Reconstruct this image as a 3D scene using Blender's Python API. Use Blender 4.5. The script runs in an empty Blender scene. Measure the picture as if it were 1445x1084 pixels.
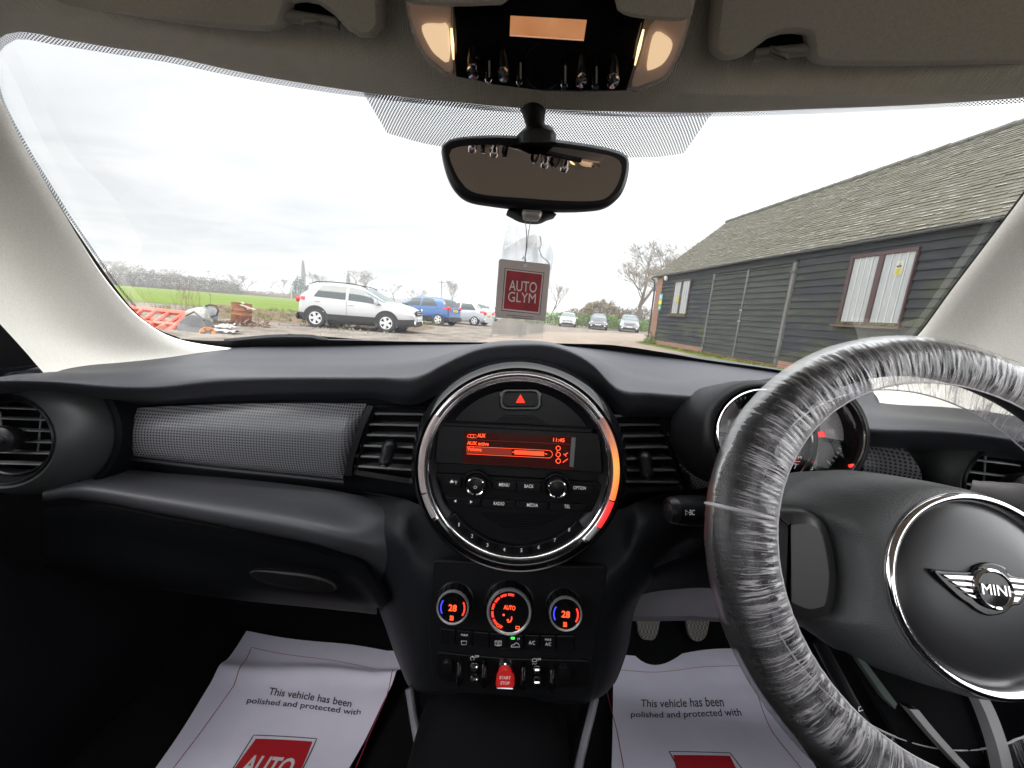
import bpy, math, random
import numpy as np
from mathutils import Vector, Matrix, noise as mnoise
R_ = math.radians
SC = bpy.context.scene
COL = SC.collection
random.seed(7)
# ------------------------------------------------------------------ camera
F, CX, CY, CAMZ = 535.0, 722.5, 542.0, 1.1
VP, ROLL = (746.0, 442.0), R_(4.4)
def _d(px, py): return np.array([(px-CX)/F, -(py-CY)/F, -1.0])
_r1, _r2 = _d(*VP), _d(VP[0]+500*math.cos(ROLL), VP[1]+500*math.sin(ROLL))
_fw = _r1/np.linalg.norm(_r1)
_up = np.cross(_r2, _r1); _up /= np.linalg.norm(_up)
if _up[1] < 0: _up = -_up
CAMM = np.array([np.cross(_fw, _up), _fw, _up])
CAMP = np.array([0, 0, CAMZ])
def ray(px, py): return CAMM @ _d(px, py)
def P(px, py, Y):
    r = ray(px, py); return Vector(CAMP + r*(Y/r[1]))
def G(px, py, z=0.0):
    r = ray(px, py); return Vector(CAMP + r*((z-CAMZ)/r[2]))
cam = bpy.data.objects.new('camera', bpy.data.cameras.new('camera'))
COL.objects.link(cam)
_m = Matrix(CAMM.tolist()).to_4x4(); _m.translation = Vector(CAMP)
cam.matrix_world = _m
cam.data.sensor_width = 36; cam.data.lens = 36*F/1445
cam.data.clip_start = 0.01; cam.data.clip_end = 3000
SC.camera = cam
# ------------------------------------------------------------------ world, sun, exposure
SUN_EL, SUN_AZ = R_(48), R_(-150)      # soft daylight through cloud, from behind on the left
W = bpy.data.worlds.new('World'); SC.world = W; W.use_nodes = True
nt = W.node_tree; nt.nodes.clear()
def N(t, ty, **k):
    n = t.nodes.new(ty)
    for a, b in k.items(): setattr(n, a, b)
    return n
wo = N(nt, 'ShaderNodeOutputWorld'); bg = N(nt, 'ShaderNodeBackground')
sky = N(nt, 'ShaderNodeTexSky', sky_type='NISHITA', sun_disc=False)
sky.sun_elevation = SUN_EL; sky.sun_rotation = SUN_AZ
tc = N(nt, 'ShaderNodeTexCoord'); sp = N(nt, 'ShaderNodeSeparateXYZ')
nt.links.new(tc.outputs['Generated'], sp.inputs[0])
def mth(t, op, a, b=None, c=None, clamp=False):
    n = N(t, 'ShaderNodeMath', operation=op); n.use_clamp = clamp
    for i, v in enumerate((a, b, c)):
        if v is None: continue
        if isinstance(v, (int, float)): n.inputs[i].default_value = v
        else: t.links.new(v, n.inputs[i])
    return n.outputs[0]
zz = mth(nt, 'ADD', mth(nt, 'MAXIMUM', sp.outputs[2], 0.0), 0.12)
cb = N(nt, 'ShaderNodeCombineXYZ')
nt.links.new(mth(nt, 'DIVIDE', sp.outputs[0], zz), cb.inputs[0])
nt.links.new(mth(nt, 'MULTIPLY', mth(nt, 'DIVIDE', sp.outputs[1], zz), 1.7), cb.inputs[1])
nz = N(nt, 'ShaderNodeTexNoise'); nz.inputs['Scale'].default_value = 0.85; nz.inputs['Detail'].default_value = 6
nz.inputs['Roughness'].default_value = 0.55; nz.inputs['Distortion'].default_value = 0.5
nt.links.new(cb.outputs[0], nz.inputs['Vector'])
rp = N(nt, 'ShaderNodeValToRGB')
rp.color_ramp.elements[0].position = 0.33; rp.color_ramp.elements[0].color = (5.0, 5.2, 5.45, 1)
rp.color_ramp.elements[1].position = 0.62; rp.color_ramp.elements[1].color = (6.75, 6.72, 6.6, 1)
nt.links.new(nz.outputs[0], rp.inputs[0])
# overcast gets brighter to the zenith and to the right (towards thin cloud)
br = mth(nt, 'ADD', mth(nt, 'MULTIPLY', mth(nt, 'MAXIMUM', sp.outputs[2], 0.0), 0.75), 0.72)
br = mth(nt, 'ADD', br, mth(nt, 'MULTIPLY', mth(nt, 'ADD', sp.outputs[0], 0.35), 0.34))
br = mth(nt, 'ADD', br, mth(nt, 'MULTIPLY', mth(nt, 'MAXIMUM', mth(nt, 'MULTIPLY', sp.outputs[1], -1.0), 0.0), 2.0))  # unseen rear sky raised as well, added to light the cabin
# extra brightness added to the unseen sky at either side, fills the cabin
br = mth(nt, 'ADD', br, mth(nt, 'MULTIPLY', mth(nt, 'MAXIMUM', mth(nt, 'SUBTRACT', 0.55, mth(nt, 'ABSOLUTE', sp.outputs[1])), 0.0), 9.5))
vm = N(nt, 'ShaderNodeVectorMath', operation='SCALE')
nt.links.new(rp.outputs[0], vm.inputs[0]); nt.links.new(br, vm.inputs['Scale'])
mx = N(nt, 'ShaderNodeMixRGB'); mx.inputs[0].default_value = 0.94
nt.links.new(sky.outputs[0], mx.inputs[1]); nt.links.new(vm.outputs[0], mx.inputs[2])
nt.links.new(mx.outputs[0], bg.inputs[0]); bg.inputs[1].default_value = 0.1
nt.links.new(bg.outputs[0], wo.inputs[0])
sl = bpy.data.lights.new('sun', 'SUN'); sl.energy = 0.7; sl.angle = R_(25); sl.color = (1, .96, .9)
so = bpy.data.objects.new('sun', sl); COL.objects.link(so)
so.rotation_euler = (math.pi/2-SUN_EL, 0, math.pi-SUN_AZ if False else R_(-30))
SC.view_settings.view_transform = 'Standard'; SC.view_settings.look = 'None'
SC.view_settings.gamma = 1; SC.view_settings.exposure = 1.0
SC.cycles.max_bounces = 10; SC.cycles.transparent_max_bounces = 16
SC.cycles.caustics_reflective = False; SC.cycles.caustics_refractive = False
SC.cycles.use_denoising = True
# ------------------------------------------------------------------ materials
def new_mat(name):
    m = bpy.data.materials.new(name); m.use_nodes = True
    t = m.node_tree; t.nodes.clear()
    return m, t, N(t, 'ShaderNodeOutputMaterial')
def M(name, col, rough=.5, metal=0., spec=.5, coat=0., noise=None, bump=None, emit=None, wave=None, col2=None, voro=None):
    """noise=(scale, amount[, stretch xyz]); bump=(scale, strength, dist); wave=(scale, axis, strength)"""
    m, t, o = new_mat(name)
    b = N(t, 'ShaderNodeBsdfPrincipled'); t.links.new(b.outputs[0], o.inputs[0])
    c4 = tuple(col)+(1,)
    b.inputs['Base Color'].default_value = c4
    b.inputs['Roughness'].default_value = rough; b.inputs['Metallic'].default_value = metal
    b.inputs['Specular IOR Level'].default_value = spec; b.inputs['Coat Weight'].default_value = coat
    b.inputs['Coat Roughness'].default_value = .05
    tx = N(t, 'ShaderNodeTexCoord')
    if noise:
        mp = N(t, 'ShaderNodeMapping'); t.links.new(tx.outputs['Object'], mp.inputs[0])
        if len(noise) > 2: mp.inputs['Scale'].default_value = noise[2]
        n = N(t, 'ShaderNodeTexNoise'); n.inputs['Scale'].default_value = noise[0]; n.inputs['Detail'].default_value = 7
        n.inputs['Roughness'].default_value = .65
        t.links.new(mp.outputs[0], n.inputs['Vector'])
        r = N(t, 'ShaderNodeValToRGB')
        c2 = col2 or tuple(min(1, x*(1+noise[1])) for x in col)
        c1 = col if col2 else tuple(x*(1-noise[1]) for x in col)
        r.color_ramp.elements[0].position = .32; r.color_ramp.elements[1].position = .68
        r.color_ramp.elements[0].color = tuple(c1)+(1,); r.color_ramp.elements[1].color = tuple(c2)+(1,)
        t.links.new(n.outputs[0], r.inputs[0]); t.links.new(r.outputs[0], b.inputs['Base Color'])
    hs = None
    if bump:
        n = N(t, 'ShaderNodeTexNoise'); n.inputs['Scale'].default_value = bump[0]; n.inputs['Detail'].default_value = 3
        t.links.new(tx.outputs['Object'], n.inputs['Vector']); hs = n.outputs[0]
        bp = N(t, 'ShaderNodeBump'); bp.inputs['Strength'].default_value = bump[1]; bp.inputs['Distance'].default_value = bump[2]
        t.links.new(hs, bp.inputs['Height']); t.links.new(bp.outputs[0], b.inputs['Normal'])
    if wave:
        w = N(t, 'ShaderNodeTexWave', bands_direction=wave[1]); w.inputs['Scale'].default_value = wave[0]
        w.inputs['Distortion'].default_value = .3; w.inputs['Detail'].default_value = 1
        t.links.new(tx.outputs['Object'], w.inputs['Vector'])
        bw = N(t, 'ShaderNodeBump'); bw.inputs['Strength'].default_value = wave[2]; bw.inputs['Distance'].default_value = .001
        t.links.new(w.outputs[1], bw.inputs['Height']); t.links.new(bw.outputs[0], b.inputs['Normal'])
    if emit:
        b.inputs['Emission Color'].default_value = tuple(emit[0])+(1,); b.inputs['Emission Strength'].default_value = emit[1]
    return m
def glassm(name, tint, refl=.5, rough=.0, body=0.0, bodycol=(.8, .8, .8)):
    """thin pane: see-through with a Fresnel reflection, optionally a little milky"""
    m, t, o = new_mat(name)
    tr = N(t, 'ShaderNodeBsdfTransparent'); tr.inputs[0].default_value = tuple(tint)+(1,)
    g = N(t, 'ShaderNodeBsdfGlossy'); g.inputs['Roughness'].default_value = rough
    lw = N(t, 'ShaderNodeFresnel'); lw.inputs[0].default_value = 1.45
    s = N(t, 'ShaderNodeMixShader'); t.links.new(mth(t, 'MULTIPLY', lw.outputs[0], refl), s.inputs[0])
    src = tr.outputs[0]
    if body:
        df = N(t, 'ShaderNodeBsdfDiffuse'); df.inputs[0].default_value = tuple(bodycol)+(1,)
        s2 = N(t, 'ShaderNodeMixShader'); s2.inputs[0].default_value = body
        t.links.new(src, s2.inputs[1]); t.links.new(df.outputs[0], s2.inputs[2]); src = s2.outputs[0]
    t.links.new(src, s.inputs[1]); t.links.new(g.outputs[0], s.inputs[2]); t.links.new(s.outputs[0], o.inputs[0])
    return m
MT = {}
MT['dash'] = M('black_plastic_lit', (.046, .047, .056), .46, spec=.5, bump=(900, .25, .0006))  # dash plastic, paler to paint in the light on the top pad
MT['dash_shaded'] = M('black_plastic_shaded', (.0055, .006, .0078), .50, spec=.10, bump=(900, .2, .0006))  # same plastic near black, the shade of the lower dash in its colour
MT['shelf_lit'] = M('shelf_plastic_lit', (.050, .051, .058), .46, spec=.45, bump=(900, .2, .0006))  # same plastic, paler for the light falling on the shelf
MT['vent_body'] = M('vent_body', (.030, .032, .033), .45, spec=.4)
MT['stack'] = M('stack_plastic_shaded', (.0135, .0145, .0175), .47, spec=.22, bump=(900, .2, .0006))  # same plastic, darkened for the shaded face of the stack
MT['black'] = M('matt_black_plastic', (.007, .007, .008), .42, spec=.22)
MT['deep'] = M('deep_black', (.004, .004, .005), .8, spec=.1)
MT['gloss'] = M('gloss_black', (.006, .006, .007), .12, spec=.5)
MT['satin'] = M('satin_black', (.009, .009, .011), .34, spec=.28)
MT['chrome'] = M('chrome', (.82, .80, .82), .09, metal=1)
MT['chrome_dark'] = M('dark_chrome', (.35, .34, .35), .2, metal=1)
MT['silver'] = M('silver_trim', (.55, .54, .55), .35, metal=.6)
MT['slat'] = M('vent_slat', (.15, .153, .16), .4)
MT['pillar'] = M('beige_pillar_cloth', (.84, .815, .75), .85, spec=.2, noise=(700, .10), bump=(1200, .3, .0006))
MT['roof'] = M('grey_roof_cloth', (.62, .615, .555), .9, spec=.1, wave=(150, 'X', .8))
MT['visor'] = M('visor_cloth', (.43, .42, .37), .9, spec=.1, bump=(900, .4, .0008), noise=(500, .10))
MT['visor_clip'] = M('visor_clip', (.16, .155, .14), .5)
MT['legend'] = M('legend_white', (.75, .75, .75), .6, emit=((.8, .8, .8), .12))
MT['red_glow'] = M('red_glow', (.4, .02, .01), .5, emit=((1, .075, .02), 1.2))
MT['red_led'] = M('red_led', (.4, .01, .01), .5, emit=((1, .035, .02), 1.0))
MT['blue_led'] = M('blue_led', (.02, .02, .3), .5, emit=((.05, .06, 1), .8))
MT['green_led'] = M('green_led', (.02, .3, .02), .5, emit=((.05, 1, .1), .9))
MT['screen'] = M('screen_face', (.012, .006, .006), .15, emit=((.35, .05, .03), .035))
MT['red_btn'] = M('red_button', (.42, .02, .02), .3, emit=((.8, .02, .02), .15))
MT['rubber'] = M('rubber', (.02, .02, .021), .75)
MT['carpet'] = M('carpet', (.006, .0065, .0065), .95, spec=.1, noise=(300, .4), bump=(500, .6, .002))
MT['paper'] = M('paper', (.80, .78, .94), .8, spec=.2, noise=(9, .04), bump=(14, .25, .004))
MT['print_red'] = M('print_red', (.50, .012, .022), .6)
MT['print_dark'] = M('print_dark', (.035, .033, .05), .7)
MT['print_line'] = M('print_line', (.33, .02, .06), .7)
MT['leather'] = M('black_leather', (.075, .077, .080), .44, spec=.5, bump=(750, .5, .001))
MT['leather_smooth'] = M('airbag_skin', (.032, .032, .035), .36, spec=.5, bump=(1500, .1, .0004))
# dotted dashboard trim
def dots_mat(name, scale, radius, base, dot, rough=.3, trans=False):
    m, t, o = new_mat(name)
    uv = N(t, 'ShaderNodeUVMap'); s = N(t, 'ShaderNodeSeparateXYZ'); t.links.new(uv.outputs[0], s.inputs[0])
    u = mth(t, 'MULTIPLY', s.outputs[0], scale); v = mth(t, 'MULTIPLY', s.outputs[1], scale)
    a, c = (mth(t, 'ADD', u, v), mth(t, 'SUBTRACT', u, v)) if trans else (u, v)
    fu = mth(t, 'SUBTRACT', mth(t, 'FRACT', a), .5); fv = mth(t, 'SUBTRACT', mth(t, 'FRACT', c), .5)
    dd = mth(t, 'SQRT', mth(t, 'ADD', mth(t, 'MULTIPLY', fu, fu), mth(t, 'MULTIPLY', fv, fv)))
    if trans:
        rr = s.outputs[2]  # unused
    k = mth(t, 'LESS_THAN', dd, radius)
    if trans:
        tr = N(t, 'ShaderNodeBsdfTransparent'); df = N(t, 'ShaderNodeBsdfDiffuse'); df.inputs[0].default_value = tuple(dot)+(1,)
        mxs = N(t, 'ShaderNodeMixShader'); t.links.new(k, mxs.inputs[0])
        t.links.new(tr.outputs[0], mxs.inputs[1]); t.links.new(df.outputs[0], mxs.inputs[2]); t.links.new(mxs.outputs[0], o.inputs[0])
    else:
        b = N(t, 'ShaderNodeBsdfPrincipled'); b.inputs['Roughness'].default_value = rough
        cm = N(t, 'ShaderNodeMixRGB'); t.links.new(k, cm.inputs[0])
        cm.inputs[1].default_value = tuple(base)+(1,); cm.inputs[2].default_value = tuple(dot)+(1,)
        t.links.new(cm.outputs[0], b.inputs['Base Color'])
        bp = N(t, 'ShaderNodeBump'); bp.inputs['Strength'].default_value = .6; bp.inputs['Distance'].default_value = .001
        t.links.new(mth(t, 'SUBTRACT', 1.0, k), bp.inputs['Height']); t.links.new(bp.outputs[0], b.inputs['Normal'])
        t.links.new(b.outputs[0], o.inputs[0])
    return m
MT['dots'] = dots_mat('dotted_trim', 250, .30, (.21, .21, .23), (.022, .022, .026), .26)
MT['frit'] = dots_mat('windscreen_dots', 330, .40, None, (.012, .012, .014), trans=True)
MT['glass'] = glassm('windscreen_glass', (.985, .99, .985), .08)
# ------------------------------------------------------------------ mesh helpers
class MB:
    def __init__(s): s.v = []; s.f = []; s.uv = {}
    def add(s, vs, fs, uvs=None):
        k = len(s.v); s.v += [Vector(v) for v in vs]
        for i, f in enumerate(fs): s.f.append(tuple(a+k for a in f))
        if uvs:
            for i, q in enumerate(uvs): s.uv[k+i] = q
        return s
    def grid(s, rows, closed=False, uvs=None):
        m, n = len(rows), len(rows[0]); fs = []
        for i in range(m-1):
            for j in range(n if closed else n-1):
                j2 = (j+1) % n
                fs.append((i*n+j, i*n+j2, (i+1)*n+j2, (i+1)*n+j))
        return s.add([p for r in rows for p in r], fs, [q for r in uvs for q in r] if uvs else None)
    def poly(s, pts): return s.add(pts, [tuple(range(len(pts)))])
    def box(s, c, d, M3=None):
        vs = []
        for x in (-.5, .5):
            for y in (-.5, .5):
                for z in (-.5, .5):
                    q = Vector((x*d[0], y*d[1], z*d[2])); q = M3 @ q if M3 else q
                    vs.append(Vector(c)+q)
        return s.add(vs, [(0, 1, 3, 2), (4, 6, 7, 5), (0, 4, 5, 1), (2, 3, 7, 6), (0, 2, 6, 4), (1, 5, 7, 3)])
    def tube(s, path, r, n=8, closed=False, caps=True):
        path = [Vector(p) for p in path]; L = len(path)
        rs = r if isinstance(r, (list, tuple)) else [r]*L
        rows = []; pu = None
        for i, p in enumerate(path):
            a = path[(i-1) % L] if (closed or i > 0) else p
            b = path[(i+1) % L] if (closed or i < L-1) else p
            t = (b-a).normalized()
            if pu is None:
                pu = Vector((0, 0, 1)).cross(t)
                if pu.length < .1: pu = Vector((1, 0, 0)).cross(t)
            u = (pu-t*pu.dot(t)).normalized(); pu = u; w = t.cross(u)
            rows.append([p+(u*math.cos(2*math.pi*k/n)+w*math.sin(2*math.pi*k/n))*rs[i] for k in range(n)])
        if closed: rows.append(rows[0])
        s.grid(rows, True)
        if caps and not closed: s.poly(rows[0][::-1]); s.poly(rows[-1])
        return s
    def lathe(s, fr, prof, n=48, a0=0, a1=None, cap=False):
        """prof: list of (radius, height) in frame fr"""
        full = a1 is None; a1 = a0+2*math.pi if full else a1
        k = n if full else n+1
        rows = [[fr.pt(r*math.cos(a0+(a1-a0)*i/n), r*math.sin(a0+(a1-a0)*i/n), h) for i in range(k)] for r, h in prof]
        s.grid(rows, full)
        if cap: s.poly(rows[-1])
        return s
    def slab(s, out, fr, th, bev=.002, h0=0., dome=0.):
        """rounded plate: outline `out` = local (a,b) on frame, from h0-th up to h0"""
        o = np.array(out, float)
        if ((o[:, 0]*np.roll(o[:, 1], -1))-(o[:, 1]*np.roll(o[:, 0], -1))).sum() < 0: o = o[::-1]
        e1 = o-np.roll(o, 1, 0); e2 = np.roll(o, -1, 0)-o
        n1 = np.stack([-e1[:, 1], e1[:, 0]], 1); n2 = np.stack([-e2[:, 1], e2[:, 0]], 1)
        n1 /= np.linalg.norm(n1, axis=1)[:, None]+1e-12; n2 /= np.linalg.norm(n2, axis=1)[:, None]+1e-12
        nn = n1+n2; nn /= np.linalg.norm(nn, axis=1)[:, None]+1e-9
        rows = [[fr.pt(a, b, h0-th) for a, b in o]]
        for ins, dh in ((0, bev), (.3*bev, .3*bev), (bev, 0)) if bev else ((0, 0),):
            q = o+nn*ins; rows.append([fr.pt(a, b, h0-dh) for a, b in q])
        s.grid(rows, True)
        if dome:
            c = q.mean(0)
            for k in (.75, .5, .25):
                rows.append([fr.pt(*(c+(p-c)*k), h0+dome*(1-k*k)) for p in q])
            s.grid(rows[-4:], True)
        s.poly(rows[-1]); s.poly(rows[0][::-1])
        return s
class Fr:
    def __init__(s, o, u, n):
        s.o = Vector(o); s.n = Vector(n).normalized()
        s.u = (Vector(u)-s.n*Vector(u).dot(s.n)).normalized(); s.v = s.n.cross(s.u)
    def pt(s, a, b, h=0): return s.o+s.u*a+s.v*b+s.n*h
    def px(s, px, py, h=0):
        r = Vector(ray(px, py)); o = Vector(CAMP)
        t = (s.o+s.n*h-o).dot(s.n)/r.dot(s.n); q = o+r*t-s.o
        return (q.dot(s.u), q.dot(s.v))
    def pxs(s, pts, h=0): return [s.px(*p, h) for p in pts]
    def w(s, px, py, h=0): return s.pt(*s.px(px, py, h), h)
    def at(s, px, py, h=0): return Fr(s.w(px, py, h), s.u, s.n)
def crs(pts, n, closed=False):
    """Catmull-Rom resample of a polyline (any dimension) to n points, even in length"""
    p = np.array([list(q) for q in pts], float); L = len(p)
    if closed: p = np.vstack([p[-1], p, p[0], p[1]])
    else: p = np.vstack([2*p[0]-p[1], p, 2*p[-1]-p[-2]])
    res = []
    segs = L if closed else L-1
    for i in range(segs):
        a, b, c, d = p[i:i+4]
        for t in np.linspace(0, 1, 24, endpoint=False):
            res.append(.5*((2*b)+(-a+c)*t+(2*a-5*b+4*c-d)*t*t+(-a+3*b-3*c+d)*t**3))
    res.append(p[1] if closed else p[-2]); res = np.array(res)
    l = np.r_[0, np.cumsum(np.linalg.norm(np.diff(res, axis=0), axis=1))]
    s = np.linspace(0, l[-1], n+1)[:-1] if closed else np.linspace(0, l[-1], n)
    return np.stack([np.interp(s, l, res[:, k]) for k in range(res.shape[1])], 1)
def loft(rows, n=80, m=0):
    """rows of 3-D points -> smooth grid (n along, m per gap across; m=0 keeps rows)"""
    g = [crs(r, n) for r in rows]
    if m:
        g = np.array(g); cols = []
        out = None
        for j in range(n):
            c = crs(g[:, j], (len(rows)-1)*m+1); cols.append(c)
        g = np.array(cols).transpose(1, 0, 2)
    return [[Vector(p) for p in r] for r in g]
XF = [Matrix.Identity(4)]
def mk(name, mb, mat, parent=None, smooth=40, **tags):
    me = bpy.data.meshes.new(name)
    X = XF[0]
    me.from_pydata([tuple(X @ v) for v in mb.v], [], mb.f)
    if mb.uv:
        ul = me.uv_layers.new(name='UVMap')
        for lp in me.loops: ul.data[lp.index].uv = mb.uv.get(lp.vertex_index, (0, 0))
    me.materials.append(MT[mat] if isinstance(mat, str) else mat)
    if smooth:
        me.polygons.foreach_set('use_smooth', [True]*len(me.polygons))
        try: me.set_sharp_from_angle(angle=R_(smooth))
        except Exception: pass
    me.update()
    o = bpy.data.objects.new(name, me); COL.objects.link(o)
    if parent:
        o.parent = parent
        if parent.type == 'EMPTY': o.matrix_parent_inverse = Matrix.Translation(-parent.location)
    for k, v in tags.items(): o[k] = v
    return o
def thing(name, label, cat, loc, group=None):
    o = bpy.data.objects.new(name, None); COL.objects.link(o)
    o.location = XF[0] @ Vector(loc); o.empty_display_size = .05
    o['label'] = label; o['category'] = cat
    if group: o['group'] = group
    return o
_tc = {}
def glyphs(s, bold=0., shear=0.):
    k = (s, bold, shear)
    if k not in _tc:
        c = bpy.data.curves.new('t', 'FONT'); c.body = s; c.offset = bold; c.shear = shear; c.resolution_u = 3
        o = bpy.data.objects.new('t', c); COL.objects.link(o)
        dg = bpy.context.evaluated_depsgraph_get(); dg.update()
        me = o.evaluated_get(dg).to_mesh()
        v = np.array([tuple(x.co)[:2] for x in me.vertices]); f = [tuple(p.vertices) for p in me.polygons]
        o.evaluated_get(dg).to_mesh_clear()
        bpy.data.objects.remove(o); bpy.data.curves.remove(c)
        _tc[k] = (v, f)
    return _tc[k]
def text(mb, s, fr, p0, p1, p2, h=.0006, bold=0., shear=0., warp=None):
    """letters fitted to a parallelogram: p0 lower left, p1 lower right, p2 upper left (frame coordinates)"""
    v, f = glyphs(s, bold, shear)
    lo, hi = v.min(0), v.max(0)
    t = (v-lo)/(hi-lo)
    p0, p1, p2 = (np.array(q) for q in (p0, p1, p2))
    q = p0+t[:, :1]*(p1-p0)+t[:, 1:]*(p2-p0)
    mb.add([warp(a, b, h) if warp else fr.pt(a, b, h) for a, b in q], f)
def ptext(mb, s, fr, x0, y0, x1, y1, cap, h=.0006, **k):
    """x0,y0 / x1,y1: baseline ends in photo pixels, cap: letter height in pixels"""
    a, b, c = fr.px(x0, y0, h), fr.px(x1, y1, h), fr.px(x0+.06*cap, y0-cap, h)
    text(mb, s, fr, a, b, c, h, **k)
def circ(fr, r, n=32, h=0, c=(0, 0), ry=None):
    return [(c[0]+r*math.cos(2*math.pi*i/n), c[1]+(ry or r)*math.sin(2*math.pi*i/n)) for i in range(n)]
def rrect(pts, fr, r, h=0, k=4):
    """quad in photo pixels -> rounded outline in frame coordinates"""
    q = [np.array(fr.px(*p, h)) for p in pts]; out = []
    for i in range(len(q)):
        a, b, c = q[i-1], q[i], q[(i+1) % len(q)]
        d1 = (a-b)/np.linalg.norm(a-b); d2 = (c-b)/np.linalg.norm(c-b)
        rr = min(r, .45*np.linalg.norm(a-b), .45*np.linalg.norm(c-b))
        s0, s1 = b+d1*rr, b+d2*rr
        for j in range(k+1):
            t = j/k; out.append(tuple((1-t)**2*s0+2*t*(1-t)*b+t*t*s1))
    return out
def strip(mb, pts, w, fr, h=.0006):
    """thin flat line on a frame through frame points"""
    p = np.array(pts, float)
    t = np.gradient(p, axis=0); t /= np.linalg.norm(t, axis=1)[:, None]+1e-12
    nn = np.stack([-t[:, 1], t[:, 0]], 1)*w/2
    mb.grid([[fr.pt(*q, h) for q in p+nn], [fr.pt(*q, h) for q in p-nn]])
Y_AX = Vector((0, 1, 0))
def face(px, py, Y, tilt, yaw=0.):
    """frame on a panel that faces the cabin, tilted back by `tilt` degrees"""
    a, b = R_(tilt), R_(yaw)
    return Fr(P(px, py, Y), (math.cos(b), math.sin(b), 0), (math.sin(b)*math.cos(a), -math.cos(b)*math.cos(a), math.sin(a)))
# ================================================================== WINDSCREEN
def WS(px, py, k=1.0):
    Y = .55
    for _ in range(60):
        p = P(px, py, Y); t = (p.z-1.02)/.305
        Y += .4*((.76-.34*t-(.38*(1-t)+.15*t)*p.x**2)-Y)
    return P(px, py, Y*k)
HEAD = [(-60, 100), (-12, 62), (10, 47), (40, 44), (75, 52), (150, 65), (240, 79), (320, 97), (400, 112), (510, 129), (640, 143), (745, 152), (850, 156), (1000, 158), (1150, 153), (1300, 147), (1445, 137), (1560, 126)]
LEFT = [(-12, 62), (-14, 100), (-4, 148), (30, 218), (60, 268), (91, 318), (124, 368), (150, 404), (178, 440), (210, 467), (250, 482)]
BASE = [(250, 482), (320, 485), (400, 486), (478, 487), (560, 488), (644, 489), (735, 490), (860, 496), (997, 516), (1091, 530), (1180, 546), (1240, 556)]
RIGHT = [(1240, 556), (1290, 505), (1304, 478), (1350, 420), (1400, 355), (1450, 290), (1560, 150)]
ws = thing('windscreen', 'curved clear windscreen with a black dotted border above the dashboard', 'windscreen', WS(735, 490))
rows = []
NT = 14
top = crs([(-40, 80)]+HEAD[1:], 60); bot = crs([(150, 460)]+BASE+[(1330, 570)], 60)
lft = crs([(-40, 80)]+LEFT[2:8]+[(150, 460)], NT); rgt = crs([(1620, 120), (1500, 280), (1400, 420), (1330, 570)], NT)
for i in range(NT):
    t = i/(NT-1); rr = top*(1-t)+bot*t
    s = np.linspace(0, 1, 60)[:, None]
    rr = rr+(1-s)*(lft[i]-rr[0])+s*(rgt[i]-rr[-1])
    rows.append([WS(*q) for q in rr])
mk('glass', MB().grid(rows), 'glass', ws)
def band(name, a, b, n, m, mat, k=.994):
    A, B = crs(a, n), crs(b, n)
    rows = [[WS(*(A[j]*(1-i/m)+B[j]*(i/m)), k) for j in range(n)] for i in range(m+1)]
    mid = rows[m//2]; L_ = np.r_[0, np.cumsum([(mid[j+1]-mid[j]).length for j in range(n-1)])]
    uv = [[(L_[j], sum((rows[q+1][j]-rows[q][j]).length for q in range(i))) for j in range(n)] for i in range(m+1)]
    return mk(name, MB().grid(rows, uvs=uv), mat, ws)
band('dot_band', [(x, y-4) for x, y in HEAD[1:]], [(-4, 78), (8, 64), (28, 55), (70, 62), (150, 75), (240, 89), (320, 106), (400, 121), (510, 137), (640, 151), (745, 160), (850, 164), (1000, 165), (1150, 161), (1300, 154), (1445, 145), (1560, 134)], 90, 2, 'frit')
band('dot_band', [(509, 125), (560, 133), (640, 143), (745, 152), (850, 156), (930, 157), (1007, 157)], [(546, 188), (600, 203), (660, 211), (745, 217), (850, 222), (920, 222.5), (965, 217)], 60, 6, 'frit', .993)
band('dot_band', [(-20, 60), (-12, 100), (-2, 146), (34, 214), (64, 264), (99, 310), (132, 358), (160, 398), (190, 434)], [(-2, 68), (-2, 108), (8, 147), (42, 211), (72, 260), (102, 308), (135, 356), (163, 396), (193, 432)], 50, 1, 'frit')
band('black_border', [(-22, 100), (-14, 148), (18, 222), (50, 274), (81, 324), (114, 374), (140, 410), (168, 446), (200, 474), (245, 490)], [(-10, 100), (3, 147), (39, 216), (68, 263), (98, 311), (131, 360), (158, 399), (188, 437), (220, 463), (254, 477)], 60, 1, 'black')
band('black_border', [(254, 478), (300, 481), (400, 479.5), (478, 480), (560, 482), (644, 483), (735, 484), (860, 487), (940, 498), (997, 508), (1091, 521), (1200, 540)], [(240, 500), (300, 502), (400, 505), (478, 506), (560, 507), (644, 508), (735, 509), (860, 515), (940, 526), (997, 535), (1091, 548), (1200, 566)], 60, 2, 'black')
band('black_border', [(1180, 540), (1266, 500), (1295, 471), (1341, 408), (1391, 342), (1437, 280), (1552, 124)], [(1230, 562), (1300, 500), (1322, 482), (1368, 420), (1418, 354), (1463, 294), (1580, 140)], 40, 1, 'black')
# wipers outside on the glass
for lab, pts in (('left wiper resting low on the windscreen in front of the white crossover', [(318, 481), (382, 475), (425, 474.5), (440, 475), (462, 480)]),
                 ('right wiper resting low on the windscreen below the far parked cars', [(790, 489), (830, 488), (866, 489.5), (880, 492), (900, 497)])):
    t_ = thing('wiper', lab, 'wiper', WS(*pts[0], 1.02), 'windscreen wipers')
    b = MB(); b.tube([WS(x, y+1, 1.03) for x, y in crs(pts, 14)], .0055, 6); mk('blade', b, 'rubber', t_)
    b = MB(); b.tube([WS(x, y+3, 1.05) for x, y in crs(pts[1:], 10)], .006, 6); mk('arm', b, 'black', t_)
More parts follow.
